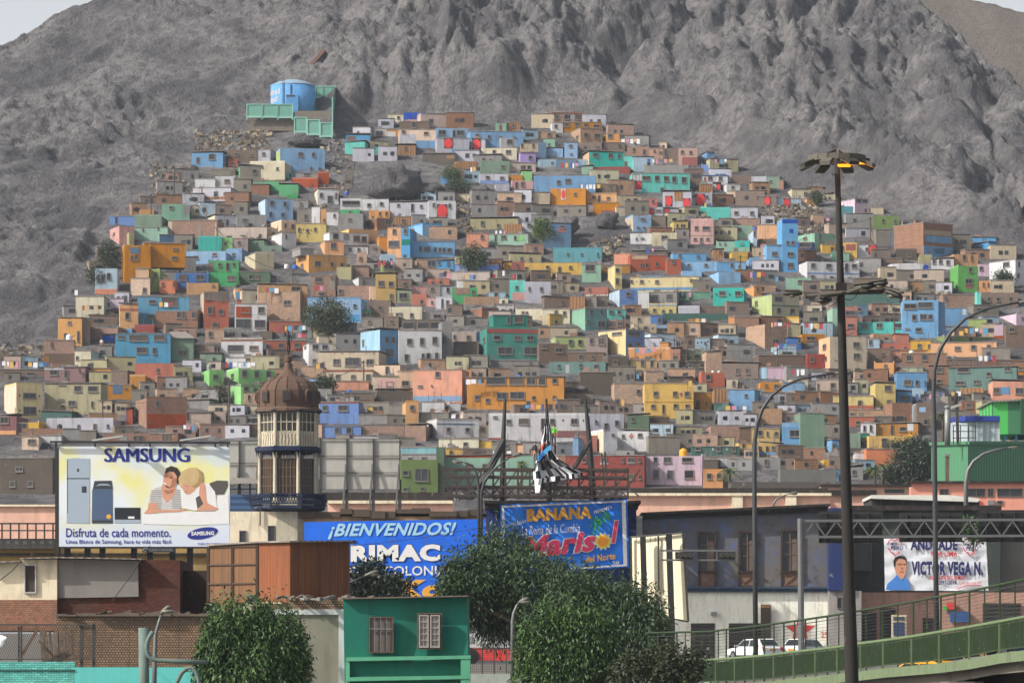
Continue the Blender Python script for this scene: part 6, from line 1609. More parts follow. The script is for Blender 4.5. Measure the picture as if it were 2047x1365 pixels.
MB().pbox(1900,1222,1938,1243,313,.4).build('shop_sign', plain('shop_blue', (44,84,140), .7), o); MB().pbox(1893,1205,1911,1217,313.1,.3).build('shop_sign', plain('paint_red', (0,0,0)), o); MB().pbox(1888,1211,1894,1219,313.1,.3).build('shop_sign', PLM, o)
mb = MB(); mb.pbox(1783,1228,1812,1275,311,.5,0); mb.pbox(1786,1232,1808,1239,310.95,.05,1); mb.pbox(1786,1243,1808,1270,310.95,.05,2); mb.build('kiosk_panel', [plain('kiosk_cream', (190,180,150), .7), plain('kiosk_dark', (60,64,72), .6), plain('kiosk_blue', (40,56,96), .6)], o)
# ---- election banner
Ye = 309.5; o = root('election_banner', at(1868, 1180, Ye), 'white election banner with navy and red lettering and a man in a blue shirt', 'banner')
def eb(x, y, w_=0): 
    u = (x-1767)/204; p = at(x, y, Ye); p.y += w_*(.05*math.sin(u*19+y*.2)+.06*u*math.sin(y*.35-u*9)); return p
mb = MB(); n, m_ = 24, 12
mb.add([eb(1767+204*i/n+(3 if j else 0)*(i/n)*j/m_-(-1)*2*j/m_, 1076+104*j/m_+ (3*math.sin(i*.9) if j == 0 and i > 15 else 0), 1) for j in range(m_+1) for i in range(n+1)], [(j*(n+1)+i, (j+1)*(n+1)+i, (j+1)*(n+1)+i+1, j*(n+1)+i+1) for j in range(m_) for i in range(n)]); mb.build('cloth', paint('banner_white', (222,224,230), .12, jit=False), o, True)
Yl = Ye-.16; RED = plain('banner_red', (196,48,52), .7); NV = plain('banner_navy', (28,34,92), .7)
mb = MB(); ptext(mb, 'ANDRADE', 1820, 1078, 1914, 1099, Yl, 0, .045); ptext(mb, 'VICTOR VEGA N.', 1822, 1121, 1965, 1149, Yl, 0, .05, rise=-1); ptext(mb, '2011-2014', 1876, 1159, 1912, 1168, Yl, 0, .03); ptext(mb, 'SOMOS', 1772, 1084, 1794, 1089, Yl, 0, .01, .2); ptext(mb, 'PERU', 1780, 1091, 1806, 1099, Yl, 0, .03, .2); ptext(mb, 'SOMOS', 1924, 1085, 1944, 1090, Yl, 0, .01, .2); ptext(mb, 'PERU', 1931, 1092, 1956, 1100, Yl, 0, .03, .2); mb.build('lettering', NV, o)
mb = MB(); ptext(mb, 'POR LIMA', 1862, 1102, 1914, 1112, Yl, 0, .03); ptext(mb, 'ALCALDE DEL RIMAC', 1858, 1150, 1930, 1158, Yl, 0, .025); ptext(mb, '¡Equipo que trabaja bien!', 1915, 1163, 1963, 1170, Yl, 0, .0, .3, rise=3)
for q in (0, 1): x = 1788+q*150; h_ = [(x-12,1086),(x-11,1081),(x-6,1077.5),(x-1,1079),(x+1,1081),(x+4,1078),(x+10,1077.5),(x+14,1082),(x+14,1088)]; mb.tube([at(a, b, Yl) for a, b in h_], .045, 4); mb.tube([at(a, b, Yl) for a, b in ((x-13,1094),(x-8,1102),(x+1,1110),(x+7,1106),(x+11,1102))], .05, 4)
mb.tube([at(a, b, Yl) for a, b in ((1912,1177),(1930,1170),(1945,1168.5),(1962,1170))], .04, 4); mb.build('lettering', RED, o)
g = zz(1600, 960, 4.55)
def art(name, pts, mat_, Y, par): return MB().ppoly(pts[::-1], Y, .008).build(name, mat_, par)
SK2 = plain('print_skin', (196,140,112), .7); art('portrait_shirt', g([(775,995),(790,940),(860,880),(880,845),(935,920),(950,870),(985,920),(1003,995)]), plain('print_blue', (62,124,200), .7), Yl, o)
art('portrait_face', g([(850,745),(860,725),(890,700),(930,698),(962,720),(966,800),(955,845),(935,895),(905,885),(875,855),(855,800)]), SK2, Yl-.012, o); art('portrait_hair', g([(850,780),(845,735),(860,700),(900,682),(945,690),(968,715),(968,760),(955,725),(925,710),(890,712),(868,740),(862,790)]), HAIR, Yl-.024, o)
mb = MB(); 
for a, b, c, d in ((885,762,915,766),(935,762,958,766),(880,755,960,758),(905,828,940,833),(921,790,928,808)): mb.ppoly(g([(a,d),(c,d),(c,b),(a,b)]), Yl-.03, .004)
mb.build('portrait_features', plain('print_brown', (92,56,46), .7), o)
# ---- appliance advertisement
Ya = 255; o = root('advert_hoarding', at(288, 1110, Ya), 'big lit advertisement hoarding with refrigerator, washing machine and a smiling couple', 'billboard')
m, nt, b = newmat('advert_paper'); n1 = noise(nt, pos(nt), .35, 3, .5); n2 = noise(nt, pos(nt, 1, 1, 1.4), .22, 3, .5)
c = mixc(nt, ramp(nt, n1, .45, .62), lin((222,228,232)), lin((226,222,150))); c = mixc(nt, ramp(nt, n2, .50, .66), c, lin((200,214,224)))
g_ = nt.nodes.new('ShaderNodeNewGeometry'); s_ = nt.nodes.new('ShaderNodeSeparateXYZ'); nt.links.new(g_.outputs['Position'], s_.inputs[0])
mr = nt.nodes.new('ShaderNodeMapRange'); mr.inputs[1].default_value = at(0,1070,Ya).z; mr.inputs[2].default_value = at(0,1020,Ya).z; nt.links.new(s_.outputs[2], mr.inputs[0])
c = mixc(nt, mr.outputs[0], lin((206,214,228)), c); nt.links.new(c, b.inputs['Base Color']); b.inputs['Roughness'].default_value = .6
MB().pbox(118, 892, 459, 1092, Ya, .35).build('panel', m, o); MB().pbox(110, 895, 117.5, 1108, Ya+.05, 1.2).build('side_frame', BLACKM, o)
MB().pbox(118, 1092.3, 459, 1095, Ya-.5, .9).build('catwalk', BLACKM, o)
for x in (135, 175, 205, 268, 300, 345, 380, 430): MB().beam(at(x,1092,Ya+.8), at(x,1190,Ya+.8), .35).build('post', BLACKM, o)
mb = MB(); mb.beam(at(100,883,Ya-.3), at(460,885,Ya-.3), .12)
for x in (112, 190, 258, 300, 360, 430, 455): mb.beam(at(x,884,Ya-.3), at(x,893,Ya+.1), .1)
mb.build('top_rail', BLACKM, o)
for x0, x1 in ((185,247),(360,423)):
    mb = MB(); mb.beam(at(x0,880,Ya), at(x1,871,Ya-1), .1); mb.beam(at(x0+5,890,Ya), at(x0+5,880,Ya), .12); a_ = mb.build('lamp_arm', GALV, o); MB().pbox(x1-8,872,x1+7,880,Ya-1.2,.4).build('floodlight', GALV, a_)
z_ = zz(90, 870, 5.1175); La = Ya-.02
NAVYS = plain('advert_navy', (22,38,130), .6); mb = MB()
[ptext(mb, 'SAMSUNG', 208+q, 895.5, 377+q, 923, La-0.0016*i_, 0, 0) for i_, q in enumerate((0, 1, 2, 3))]; ptext(mb, 'Disfruta de cada momento.', 132, 1055, 341, 1073, La, 0, .01); ptext(mb, 'Línea Blanca de Samsung, hace tu vida más fácil.', 132, 1078, 344, 1088.5, La, 0, .012); ptext(mb, 'TURN ON TOMORROW', 395, 1084.5, 455, 1089, La, 0, .01)
mb.build('lettering', NAVYS, o)
el = [(1612+158*math.cos(i*.19)*.985+ -0, 1000-0+58*math.sin(i*.19)-.16*158*math.cos(i*.19)) for i in range(33)]
mb = MB(); mb.ppoly(z_(el), La, .008); e_ = mb.build('logo_oval', NAVYS, o); mb = MB(); ptext(mb, 'SAMSUNG', 382.5, 1062, 428, 1070, La-0.0080, 0, .04, rise=1); mb.build('lettering', WHT, e_)
SIL = plain('print_silver', (158,172,186), .5, var=.05); SILD = plain('print_dark', (52,58,66), .5); PB = plain('print_bluegrey', (72,92,122), .5, var=.1)
f_ = art('fridge_picture', z_([(222,240),(300,232),(458,238),(455,900),(222,895)]), SIL, La, o); mb = MB()
for a in ((222,436,456,446),(228,250,234,795),(328,340,348,372),(376,520,424,585)): mb.ppoly(z_([(a[0],a[3]),(a[2],a[3]),(a[2],a[1]),(a[0],a[1])]), La-0.0048, .004)
mb.build('fridge_details', SILD, f_)
w2 = art('washer_picture', z_([(482,550),(690,550),(693,865),(478,865)]), PB, La, o); art('washer_top', z_([(505,465),(680,462),(693,548),(488,548)]), SILD, La-0.0048, w2); art('washer_base', z_([(478,866),(693,866),(692,898),(480,898)]), SILD, La-0.0048, w2); art('washer_lid', z_([(515,520),(560,495),(640,495),(680,520),(640,510),(560,510)]), SIL, La-0.0096, w2); art('washer_badge', z_([(652+26*math.cos(i*.6), 830+24*math.sin(i*.6)) for i in range(10)]), GOLD, La-0.0096, w2)
w3 = art('microwave_picture', z_([(712,738),(975,738),(975,860),(712,860)]), plain('print_black', (26,30,36), .4), La, o); art('microwave_panel', z_([(712,861),(975,861),(975,896),(712,896)]), SIL, La, w3); art('microwave_label', z_([(850,828),(915,828),(915,850),(850,850)]), WHT, La-0.0048, w3)
PW = plain('print_white', (226,226,226), .6, var=.08); PSK = plain('print_skin2', (206,150,122), .6, var=.12); PSD = plain('print_shade', (168,112,88), .6)
b_ = art('bed_picture', z_([(1000,905),(1010,800),(1150,795),(1350,770),(1550,780),(1720,760),(1760,640),(1875,600),(1885,905),(1500,918)]), PW, La, o)
art('pillow_picture', z_([(1680,490),(1760,460),(1868,465),(1868,520),(1830,600),(1740,605)]), plain('print_grey', (82,76,74), .6), La-0.0048, b_)
mn = art('man_picture', z_([(1060,720),(1075,600),(1130,535),(1200,520),(1330,540),(1390,560),(1400,720),(1380,760),(1160,770)]), plain('print_stripe', (196,194,192), .6, var=.3), La-0.0060, o)
mb = MB()
for i in range(11): y = 560+i*18; mb.ppoly(z_([(1085,y+6),(1190,y+6+i),(1190,y+i),(1085,y)]), La-0.0088, .003); mb.ppoly(z_([(1300,y+6),(1390,y+4),(1390,y-2),(1300,y)]), La-0.0088, .003)
mb.build('shirt_stripes', plain('print_stripe_dark', (120,116,116), .6), mn)
art('man_neck', z_([(1190,530),(1200,620),(1245,690),(1300,640),(1340,560),(1330,480),(1210,480)]), PSK, La-0.0096, mn); art('man_face', z_([(1215,400),(1235,365),(1300,350),(1360,400),(1365,470),(1330,520),(1270,545),(1225,540),(1203,500),(1210,450)]), PSK, La-0.0128, mn)
art('man_hair', z_([(1225,385),(1240,335),(1290,312),(1350,330),(1385,380),(1390,440),(1365,500),(1345,480),(1350,420),(1320,375),(1270,368),(1240,390)]), plain('print_hair', (44,34,30), .7), La-0.0160, mn)
mb = MB()
for p in ([(1228,412),(1250,408),(1250,416),(1230,420)], [(1280,425),(1310,432),(1308,442),(1280,434)], [(1225,400),(1255,396),(1255,402)], [(1280,412),(1315,418),(1312,424)]): mb.ppoly(z_(p[::-1]), La-0.0192, .003)
mb.ppoly(z_([(1222,500),(1240,530),(1270,540),(1310,520),(1275,532),(1245,515)][::-1]), La-0.0196, .002); mb.build('man_eyes', plain('print_hair', (0,0,0)), mn); art('man_smile', z_([(1208,478),(1245,492),(1240,506),(1215,496)]), PW, La-0.0200, mn)
art('man_cheek', z_([(1300,450),(1345,430),(1350,480),(1320,525),(1270,545),(1290,500)]), PSD, La-0.0144, mn); art('man_neck_shade', z_([(1215,560),(1240,600),(1300,590),(1330,540),(1280,560)]), PSD, La-0.0112, mn)
art('man_arm', z_([(1060,690),(1140,690),(1160,760),(1400,760),(1450,720),(1455,760),(1380,780),(1150,790),(1080,800),(1010,798),(1050,750)]), PSK, La-0.0144, mn)
wm_ = art('woman_picture', z_([(1385,560),(1450,500),(1600,480),(1680,500),(1740,580),(1760,740),(1540,770),(1400,740)]), PW, La-0.0176, o)
art('woman_face', z_([(1395,480),(1430,450),(1520,470),(1540,560),(1480,605),(1440,600),(1412,560)]), PSK, La-0.0208, wm_); art('woman_hair', z_([(1365,440),(1400,370),(1470,330),(1545,328),(1605,370),(1618,440),(1600,500),(1540,545),(1500,520),(1440,490),(1420,480),(1395,545),(1370,500)]), plain('print_blonde', (196,170,122), .7, var=.25), La-0.0240, wm_)
art('hair_shade', z_([(1545,328),(1605,370),(1618,440),(1600,500),(1540,545),(1500,520),(1560,480),(1580,420),(1570,370)]), plain('print_hair_streak', (164,134,88), .7), La-.0262, wm_)
art('woman_hand', z_([(1580,520),(1600,480),(1625,478),(1640,520),(1630,560),(1600,570)]), PSK, La-.03, wm_)
art('woman_shade', z_([(1540,640),(1600,600),(1620,700),(1560,750)]), plain('print_grey', (0,0,0)), La-0.0208, wm_); art('woman_arm', z_([(1580,540),(1620,490),(1645,540),(1650,640),(1660,690),(1770,745),(1730,770),(1540,770),(1620,700),(1575,600)]), PSK, La-0.0272, wm_)
mb = MB(); mb.ppoly(z_([(1430,515),(1462,520),(1460,526),(1430,522)][::-1]), La-0.0280, .003); mb.ppoly(z_([(1425,575),(1455,570),(1450,582)][::-1]), La-0.0280, .003); mb.build('woman_features', PSD, wm_)
o = root('name_plate', at(320, 1100, Ya-.6), 'small dark oval-marked name plate hanging under the advertisement', 'sign'); MB().pbox(284,1093.5,349,1103.5,Ya-.7,.1).build('plate', plain('plate_navy', (26,32,46), .5), o)
mb = MB(); ptext(mb, 'CLEAR CHANNEL', 297, 1096, 346, 1101, Ya-.72, 0, .01); mb.tube([at(a, b, Ya-.72) for a, b in arc(290.5, 1098.5, 4.5, 3, 0, 330)], .03, 4); mb.build('lettering', GALV, o)
# ------------------------------------------------ nearest street: houses, wooden shack, walls
BRK = brick('near_brick', (156,108,82), (96,88,82), .17, .095, .012, False, .35); BRD = brick('near_brick_red', (98,54,42), (52,48,46), .19, .1, .014, False, .4)
BRT = brick('tan_block', (150,122,96), (82,70,60), .13, .11, .022, False, .45); BRQ = brick('turquoise_block', (104,190,178), (50,90,84), .24, .085, .008, False, .15)
TQW = paint('turquoise_wall', (96,190,184), .2, jit=False); GRYP = paint('grey_panel', (136,132,128), .3, jit=False); Y1 = 195
o = root('brick_dwelling', at(150, 1250, Y1), 'low dwelling with cream left end, grey board panel and dark red brick right end', 'house')
MB().quadbox([at(-40,1198.3,Y1), at(114,1198.3,Y1), at(114,1117,Y1), at(42,1119,Y1), at(42,1124,Y1), at(-40,1126,Y1)], 8).build('cream_wall', WCR, o)
MB().pbox(-40, 1198.6, 114, 1260, Y1-.05, 8).build('brick_base', BRK, o)
MB().quadbox([at(114.4,1235,Y1+.3), at(360,1235,Y1+.3), at(360,1119,Y1+.3), at(114.4,1116,Y1+.3)], 8).build('red_brick_wall', BRD, o)
MB().quadbox([at(115,1195,Y1+.15), at(277,1192,Y1+.15), at(276,1120,Y1+.15), at(115,1117,Y1+.15)], .12).build('grey_panel', GRYP, o)
mb = MB(); mb.quadbox([at(40,1117,Y1-.5), at(116,1115,Y1-.5), at(116,1112.5,Y1-.5), at(40,1114.5,Y1-.5)], 8); mb.quadbox([at(116,1115,Y1-.4), at(285,1118,Y1-.4), at(285,1116,Y1-.4), at(116,1112.5,Y1-.4)], 8); mb.quadbox([at(-40,1126,Y1-.5), at(42,1122.5,Y1-.5), at(42,1120,Y1-.5), at(-40,1123,Y1-.5)], 8); mb.build('roof', TIN, o)
pwin(o, 48, 1128, 72, 1185, Y1-.02, mats=[hm('wh'), plain('dark_wood', (66,54,46), .8), CURT], bars=(1,1), fr=2.2)
MB().pbox(360.5,1140,420,1240,Y1+2,6).build('dark_wall', paint('dark_brown_wall', (66,50,44), .5, jit=False), o)
WOOD = boards('wood_cladding', (84,48,26), (138,84,46), .6); WOODL = boards('wood_cladding_pale', (86,58,36), (128,90,56), .5)
o = root('wooden_shack', at(580, 1205, 188), 'rust brown boarded rooftop shack with framed panels at its left end', 'shack')
c = at(580, 1203, 188); mb = MB(); a = at(699,1200,190); H = Vector((0,0,119*188/F))
mb.add([c, a, a+Vector((0,0,117*190/F)), c+H], [(0,1,2,3)]); mb.add([a, a+Vector((-.4,6,0)), a+Vector((-.4,6,117*190/F)), a+Vector((0,0,117*190/F))], [(0,1,2,3)]); mb.build('wall', WOOD, o)
b2 = at(514,1203,190); b3 = at(416,1203,193)
MB().add([b2, c, c+H, b2+Vector((0,0,117*190/F))], [(0,1,2,3)]).build('wall', boards('wood_orange', (100,52,26), (142,80,40), .5), o)
mb = MB(); mb.add([b3, b2, b2+Vector((0,0,116*190/F)), b3+Vector((0,0,111*193/F))], [(0,1,2,3)]); mb.build('framed_panel', WOODL, o)
mb = MB(); up = lambda p, n_, Yy: p+Vector((0,0,n_*Yy/F))
for t in (0, .5, 1): p = b3.lerp(b2, t)-Vector((0,.08,0)); mb.beam(p, up(p, 111+5*t, 191), .12)
for n_ in (36, 74, 110): mb.beam(up(b3,n_,193)-Vector((0,.06,0)), up(b2,n_+2,190)-Vector((0,.06,0)), .07)
mb.build('frame', plain('old_wood_dark', (74,58,46), .8), o)
mb = MB(); P = [up(b3,112,193), up(b2,118,190), c+H, up(a,117,190)+Vector((.2,0,0))]; Q = [p+Vector((0,6,.1)) for p in P]
for i in range(3): mb.add([P[i]-Vector((0,.3,0)), P[i+1]-Vector((0,.3,0)), Q[i+1], Q[i], P[i]+Vector((0,-.3,.07)), P[i+1]+Vector((0,-.3,.07)), Q[i+1]+Vector((0,0,.07)), Q[i]+Vector((0,0,.07))], [(4,5,6,7),(0,1,5,4),(3,2,1,0)])
mb.build('roof', TIN, o)
o = root('bucket', at(502, 1205, 184), 'grey plastic bucket on the wall top before the wooden shack', 'bucket'); MB().lathe(at(502,1206,184), [(.17,0),(.22,.36),(.24,.37),(.22,.38),(.2,.34)], 18).build('pail', GALV, o, True)
o = root('grey_gable', at(620, 1380, 186), 'blank olive grey wall with a white painted border and crumbling brick top', 'wall')
OLG = paint('olive_render', (132,128,114), .35, jit=False, sc_=.6); MB().pbox(520,1218,686,1420,186,6).build('wall', OLG, o)
mb = MB(); mb.pbox(550,1217,689,1228,185.9,.3); mb.quadbox([at(677,1420,185.9), at(690,1420,185.9), at(687,1228.2,185.9), at(677,1228.2,185.9)], .3); mb.build('border', hm('wh'), o)
mb = MB(); mb.pbox(520,1206,686,1216.8,186.1,5); mb.pbox(578,1198,686,1205.8,186.1,5); mb.build('brick_top', BRT, o)
mb = MB()
for i in range(26): x = R.uniform(540, 730); mb.beam(at(x,R.uniform(1192,1199),185+R.uniform(0,3)), at(x+R.uniform(5,24),R.uniform(1190,1198),185+R.uniform(0,3)), R.uniform(.04,.16), R.choice([0,1]))
mb.build('rubble', [STONE, hm('gy')], o)['kind'] = 'stuff'
o = root('bottle_wall', at(270, 1330, 190), 'long wall of pale brown round-ended blocks behind the wire fence', 'wall')
MB().pbox(112, 1231, 560, 1345, 190, 5).build('wall', BRT, o); mb = MB(); x = 112
while x < 540: n_ = R.uniform(12, 60); mb.pbox(x, 1229-R.uniform(0,5), min(545,x+n_), 1230.9, 190-R.uniform(.1,.4), 5); x += n_
for i in range(14): x = R.uniform(170, 400); mb.beam(at(x,1228,191), at(x+R.uniform(10,40),1222+R.uniform(-3,5),191), .1)
mb.build('rubble_top', STONE, o)
o = root('turquoise_wall', at(200, 1365, 182), 'low turquoise wall, painted brick at its left and smooth at its right', 'wall')
MB().pbox(-40,1322,150,1420,182,.3).build('brick_part', BRQ, o); MB().pbox(150.2,1333,470,1420,182,.3).build('smooth_part', TQW, o); mb = MB(); mb.pbox(-40,1338,150,1340,181.95,.1); mb.build('joint', plain('joint_dark', (46,80,76), .8), o)
o = root('wire_fence', at(90, 1335, 184), 'dark pole fence with chicken wire standing on the turquoise wall', 'fence'); mb = MB()
for x, y0 in ((36,1252),(41,1250),(160,1248),(184,1246)): mb.pbox(x, y0, x+(3 if x < 100 else 6), 1338, 184, .1)
mb.pbox(-20,1247,186,1249.5,183.9,.08); mb.pbox(-20,1316,186,1318,183.9,.06); mb.pbox(186,1246.5,420,1247.5,183.9,.04)
for x in (258, 357): mb.pbox(x, 1240, x+1.2, 1333, 184, .04)
mb.build('frame', STEEL, o); mb = MB()
for i in range(-10, 46): x = i*4.5; mb.beam(at(x,1316,184.05), at(x+34,1250,184.05), .012); mb.beam(at(x+34,1316,184.06), at(x,1250,184.06), .012)
for i in range(48): mb.beam(at(188+i*5,1246,184), at(188+i*5,1232,184), .012)
mb.build('wire', STEEL, o)
o = root('plank_heap', at(110, 1338, 185), 'stack of weathered upright planks leaning behind the wire fence', 'planks')
for i in range(8): x = 80+i*9; MB().quadbox([at(x+4,1337,185+i*.02), at(x+12,1337,185+i*.02), at(x+9-R.uniform(0,5),1253+R.uniform(0,14),185.5), at(x-1-R.uniform(0,3),1253+R.uniform(0,12),185.5)], .05).build('plank', MATS.setdefault('grey_plank', boards('grey_plank', (66,54,44), (116,96,78), .6)), o)
MB().beam(at(44,1308,184.7), at(76,1256,184.7), .12).build('prop', plain('old_wood', (0,0,0)), o); MB().beam(at(78,1280,184.6), at(124,1330,184.6), .1).build('prop', plain('old_wood', (0,0,0)), o)
o = tag(MB().ball(at(3,1281,183.8), .17, 7, sq=(1.2,.5,1.6)).ball(at(9,1276,183.75), .11, 7, sq=(1.3,.5,1.0)).build('hanging_bag', CW, smooth=True), 'white plastic bag caught on the wire fence', 'bag')
# green house
TEAL = paint('green_plaster', (34,118,100), .6, jit=False, sc_=.5, dirtc=(.03,.09,.07), patch=(.03,.14,.11)); TEL = paint('green_trim', (92,166,132), .25, jit=False); Y2 = 180
o = root('green_house', at(812, 1365, Y2), 'large sea green house with two windows and pale green cornices in the foreground', 'house')
MB().quadbox([at(690,1420,Y2), at(937,1420,Y2), at(934,1190,Y2+.5), at(686,1195,Y2)], 8).build('wall', TEAL, o)
mb = MB(); mb.quadbox([at(684,1197,Y2-.25), at(936,1192,Y2-.25), at(936,1189.5,Y2-.25), at(684,1194,Y2-.25)], 8.4); mb.build('roof', STONE, o)
mb = MB()
for y in (1313, 1353): mb.quadbox([at(692,y+8,Y2-.3), at(941,y+3,Y2-.3), at(941,y-4,Y2-.3), at(692,y,Y2-.3)], .4)
mb.quadbox([at(921,1400,Y2-.27), at(940,1400,Y2-.27), at(940,1316.5,Y2-.27), at(921,1317,Y2-.27)], .3); mb.pbox(691,1321.5,699,1400,Y2-.26,.3); mb.build('cornice', TEL, o)
mb = MB(); mb.pbox(700,1350,920,1352.6,Y2-.1,.05); mb.pbox(736,1195,737,1310,Y2-.02,.03); mb.build('wall_joint', plain('joint_green', (22,84,70), .8), o)
GC = plain('net_curtain', (98,88,82), .7, var=.35); WD3 = plain('grey_wood', (150,142,136), .8)
f_ = pwin(o, 738,1232.5,786.5,1304,Y2-.05, mats=[plain('rusty_frame', (104,80,64), .8), GC, CURT], fr=1.6); mb = MB()
for x in (748.5, 761, 773): mb.pbox(x-.5, 1235, x+.5, 1302, Y2-.19, .05)
mb.pbox(740,1255.5,785,1257,Y2-.2,.05); mb.build('bars', GALV, f_)
f_ = pwin(o, 834,1224.5,883,1297,Y2-.05, mats=[plain('rusty_frame', (0,0,0)), plain('dark_wood', (0,0,0)), CURT], fr=1.6)
for s_ in (0, 1):
    x0 = 837+s_*22.5; mb = MB(); mb.pbox(x0,1228,x0+3,1294,Y2-.2,.08); mb.pbox(x0+17,1228,x0+20,1294,Y2-.2,.08); mb.pbox(x0+3,1228,x0+17,1231,Y2-.2,.08); mb.pbox(x0+3,1290,x0+17,1294,Y2-.2,.08)
    for j in range(1, 5): mb.pbox(x0+3,1229+j*12.2,x0+17,1231.2+j*12.2,Y2-.18,.06)
    mb.pbox(x0+9.4,1231,x0+10.6,1290,Y2-.17,.05); sh = mb.build('shutter', WD3, f_); MB().pbox(x0+3,1231,x0+17,1290,Y2-.12,.02).build('shutter_pane', plain('lace_curtain', (150,146,142), .8, var=.35), sh)
# tilted cream hoarding seen from behind
o = root('advert_hoarding', at(1320, 1250, 240), 'blank cream hoarding panel in two dark posts between the trees and the old facade', 'billboard'); CRP = paint('cream_canvas', (232,222,192), .12, jit=False)
MB().quadbox([at(1262,1235,241), at(1376,1242,239), at(1365,1066,239), at(1261,1074,241)], .25).build('panel', CRP, o)
mb = MB(); mb.beam(at(1285,1072,239.6), at(1290,1250,239.6), .32); mb.build('post', BLACKM, o); MB().beam(at(1337,1067,238.6), at(1348,1400,238.6), .34).build('post', BLACKM, o)
mb = MB(); mb.beam(at(1316,1071,239.7), at(1317,1180,239.7), .1); mb.beam(at(1261,1073,240.7), at(1263,1200,240.7), .12); mb.beam(at(1365,1065,238.8), at(1376,1242,238.8), .12); mb.beam(at(1261,1073,240.6), at(1365,1065,238.8), .1); mb.beam(at(1330,1234,238.8), at(1376,1242,238.7), .1)
for x in (1272, 1300, 1310, 1330, 1350): mb.beam(at(x,1073,239.6), at(x,1082,239.6), .04)
mb.build('frame', STEEL, o)
# ---- traffic lights and sign gantry
Yg = 232; TBR = plain('grey_tube', (104,106,106), .5, .3)
o = root('traffic_light_gantry', at(1372, 1100, Yg), 'grey double rail carrying two sideways black traffic lights before the old facade', 'traffic light')
mb = MB(); mb.beam(at(1320,1100,Yg), at(1470,1100,Yg), .1); mb.beam(at(1320,1119,Yg), at(1470,1119,Yg), .1)
for x in (1384, 1433, 1469): mb.beam(at(x,1100,Yg), at(x,1119,Yg), .07)
mb.build('rail', TBR, o)
for x0 in (1350, 1434):
    l_ = MB().pbox(x0,1102.5,x0+35,1116.5,Yg-.15,.25).build('signal_head', BLACKM, o)
    for i in range(3): q = at(x0+9+i*10,1109.5,Yg-.15); MB().tube([q, q+Vector((.03,-.28,0))], [.13,.14], 12).build('visor', plain('visor_grey', (60,58,52), .6), l_)
o = root('sign_gantry', at(1602, 1320, Yg), 'grey tubular truss gantry carrying the dark backs of three road signs', 'gantry')
MB().tube([at(1602,1340,Yg), at(1600,1036,Yg)], .17, 10).build('post', TBR, o); mb = MB()
for d in (0, .9):
    mb.beam(at(1600,1041-d*.5,Yg+d), at(2140,1038,Yg+d), .13); mb.beam(at(1600,1073,Yg+d), at(2140,1070,Yg+d), .13)
    for i in range(12): x = 1606+i*44; mb.beam(at(x,1072,Yg+d), at(x+22,1041,Yg+d), .07); mb.beam(at(x+22,1041,Yg+d), at(x+44,1072,Yg+d), .07)
mb.build('truss', TBR, o)
for i, a in enumerate(((1637,1021,1764,1085),(1798,1024,1924,1083),(1957,1019,2100,1083))):
    s_ = MB().pbox(*a, Yg+1.2, .12).build('sign_back', plain('sign_back', (30,30,28), .7), o); mb = MB()
    for x in range(int(a[0])+14, int(a[2]), 28): mb.pbox(x, a[1]+1, x+1.2, a[3]-1, Yg+1.1, .08)
    for y in (a[1]+4, a[1]+30, a[3]-6): mb.pbox(a[0]+1, y, a[2]-1, y+1.2, Yg+1.06, .04)
    mb.build('sign_ribs', STEEL, s_)
# ---- street lamps
def lamp_head(mb_m, p, d, L=.75, o=None, lens=None):
    d = Vector(d).normalized(); s_ = d.cross(Vector((0,0,1))).normalized(); u = s_.cross(d).normalized(); mb = MB(); n = 8; vs = []
    for t, r in ((0,.05),(.12,.11),(.5,.17),(.85,.15),(1,.05)):
        for k in range(n): a = 2*math.pi*k/n; vs.append(p+d*L*t+s_*math.cos(a)*r+u*math.sin(a)*r*(.75 if math.sin(a) > 0 else .45))
    mb.add(vs, [(i*n+k, i*n+(k+1)%n, (i+1)*n+(k+1)%n, (i+1)*n+k) for i in range(4) for k in range(n)]+[tuple(range(n-1,-1,-1)), tuple(range(4*n,5*n))]); h_ = mb.build('lamp_head', mb_m, o, True)
    mb = MB(); mb.ball(p+d*L*.6-u*.07, .16, 10, sq=(1.6 if abs(d.x) > .5 else .9,1,.55)); mb.build('lens', lens or plain('lamp_lens', (120,116,100), .3), h_, True)
def street_lamp(label, pts, Y, r, head, m_=TBR, L=.8):
    o = root('street_lamp', at(pts[0][0], pts[0][1], Y), label, 'street lamp', 'street lamps with curved arms'); P = [at(a, b, Y) for a, b in pts]; n = len(P)
    MB().tube(P, [r*(1-.65*i/(n-1)) for i in range(n)], 10).build('pole', m_, o, True); lamp_head(plain('lamp_grey', (92,92,86), .5), P[-1], head, L, o); return o
DG = plain('dark_pole', (58,60,62), .5, .2)
street_lamp('slender dark lamp whose arm arches right to the tall lamp post', [(1511,1345),(1509,1100),(1508,930),(1509,880),(1514,845),(1524,818),(1541,792),(1566,772),(1600,757),(1640,750),(1668,746)], 236, .15, (1,0,.02), DG, 1.0)
street_lamp('slender dark lamp at the right edge whose arm arches out of the picture', [(1874,1330),(1870,1100),(1868,860),(1866,790),(1868,740),(1878,700),(1900,665),(1930,637),(1966,619),(2006,610),(2036,605)], 226, .15, (1,0,.1), DG, 1.0)
street_lamp('grey lamp rising behind the sign gantry with its arm to the right', [(1931,1100),(1931,965),(1935,940),(1946,922),(1966,907),(1990,899),(2014,895)], 330, .2, (1,0,.05), L=.9)
street_lamp('small grey lamp above the cornice of the old facade', [(1545,1020),(1547,1005),(1553,996),(1565,991),(1576,987)], 345, .1, (1,0,.15), L=.8)
street_lamp('grey lamp leaning over the mint green building, lower of two by the steel frame', [(958,1140),(957,975),(953,947),(944,930),(932,925),(926,924)], 300, .12, (-1,0,.1), DG, L=.8)
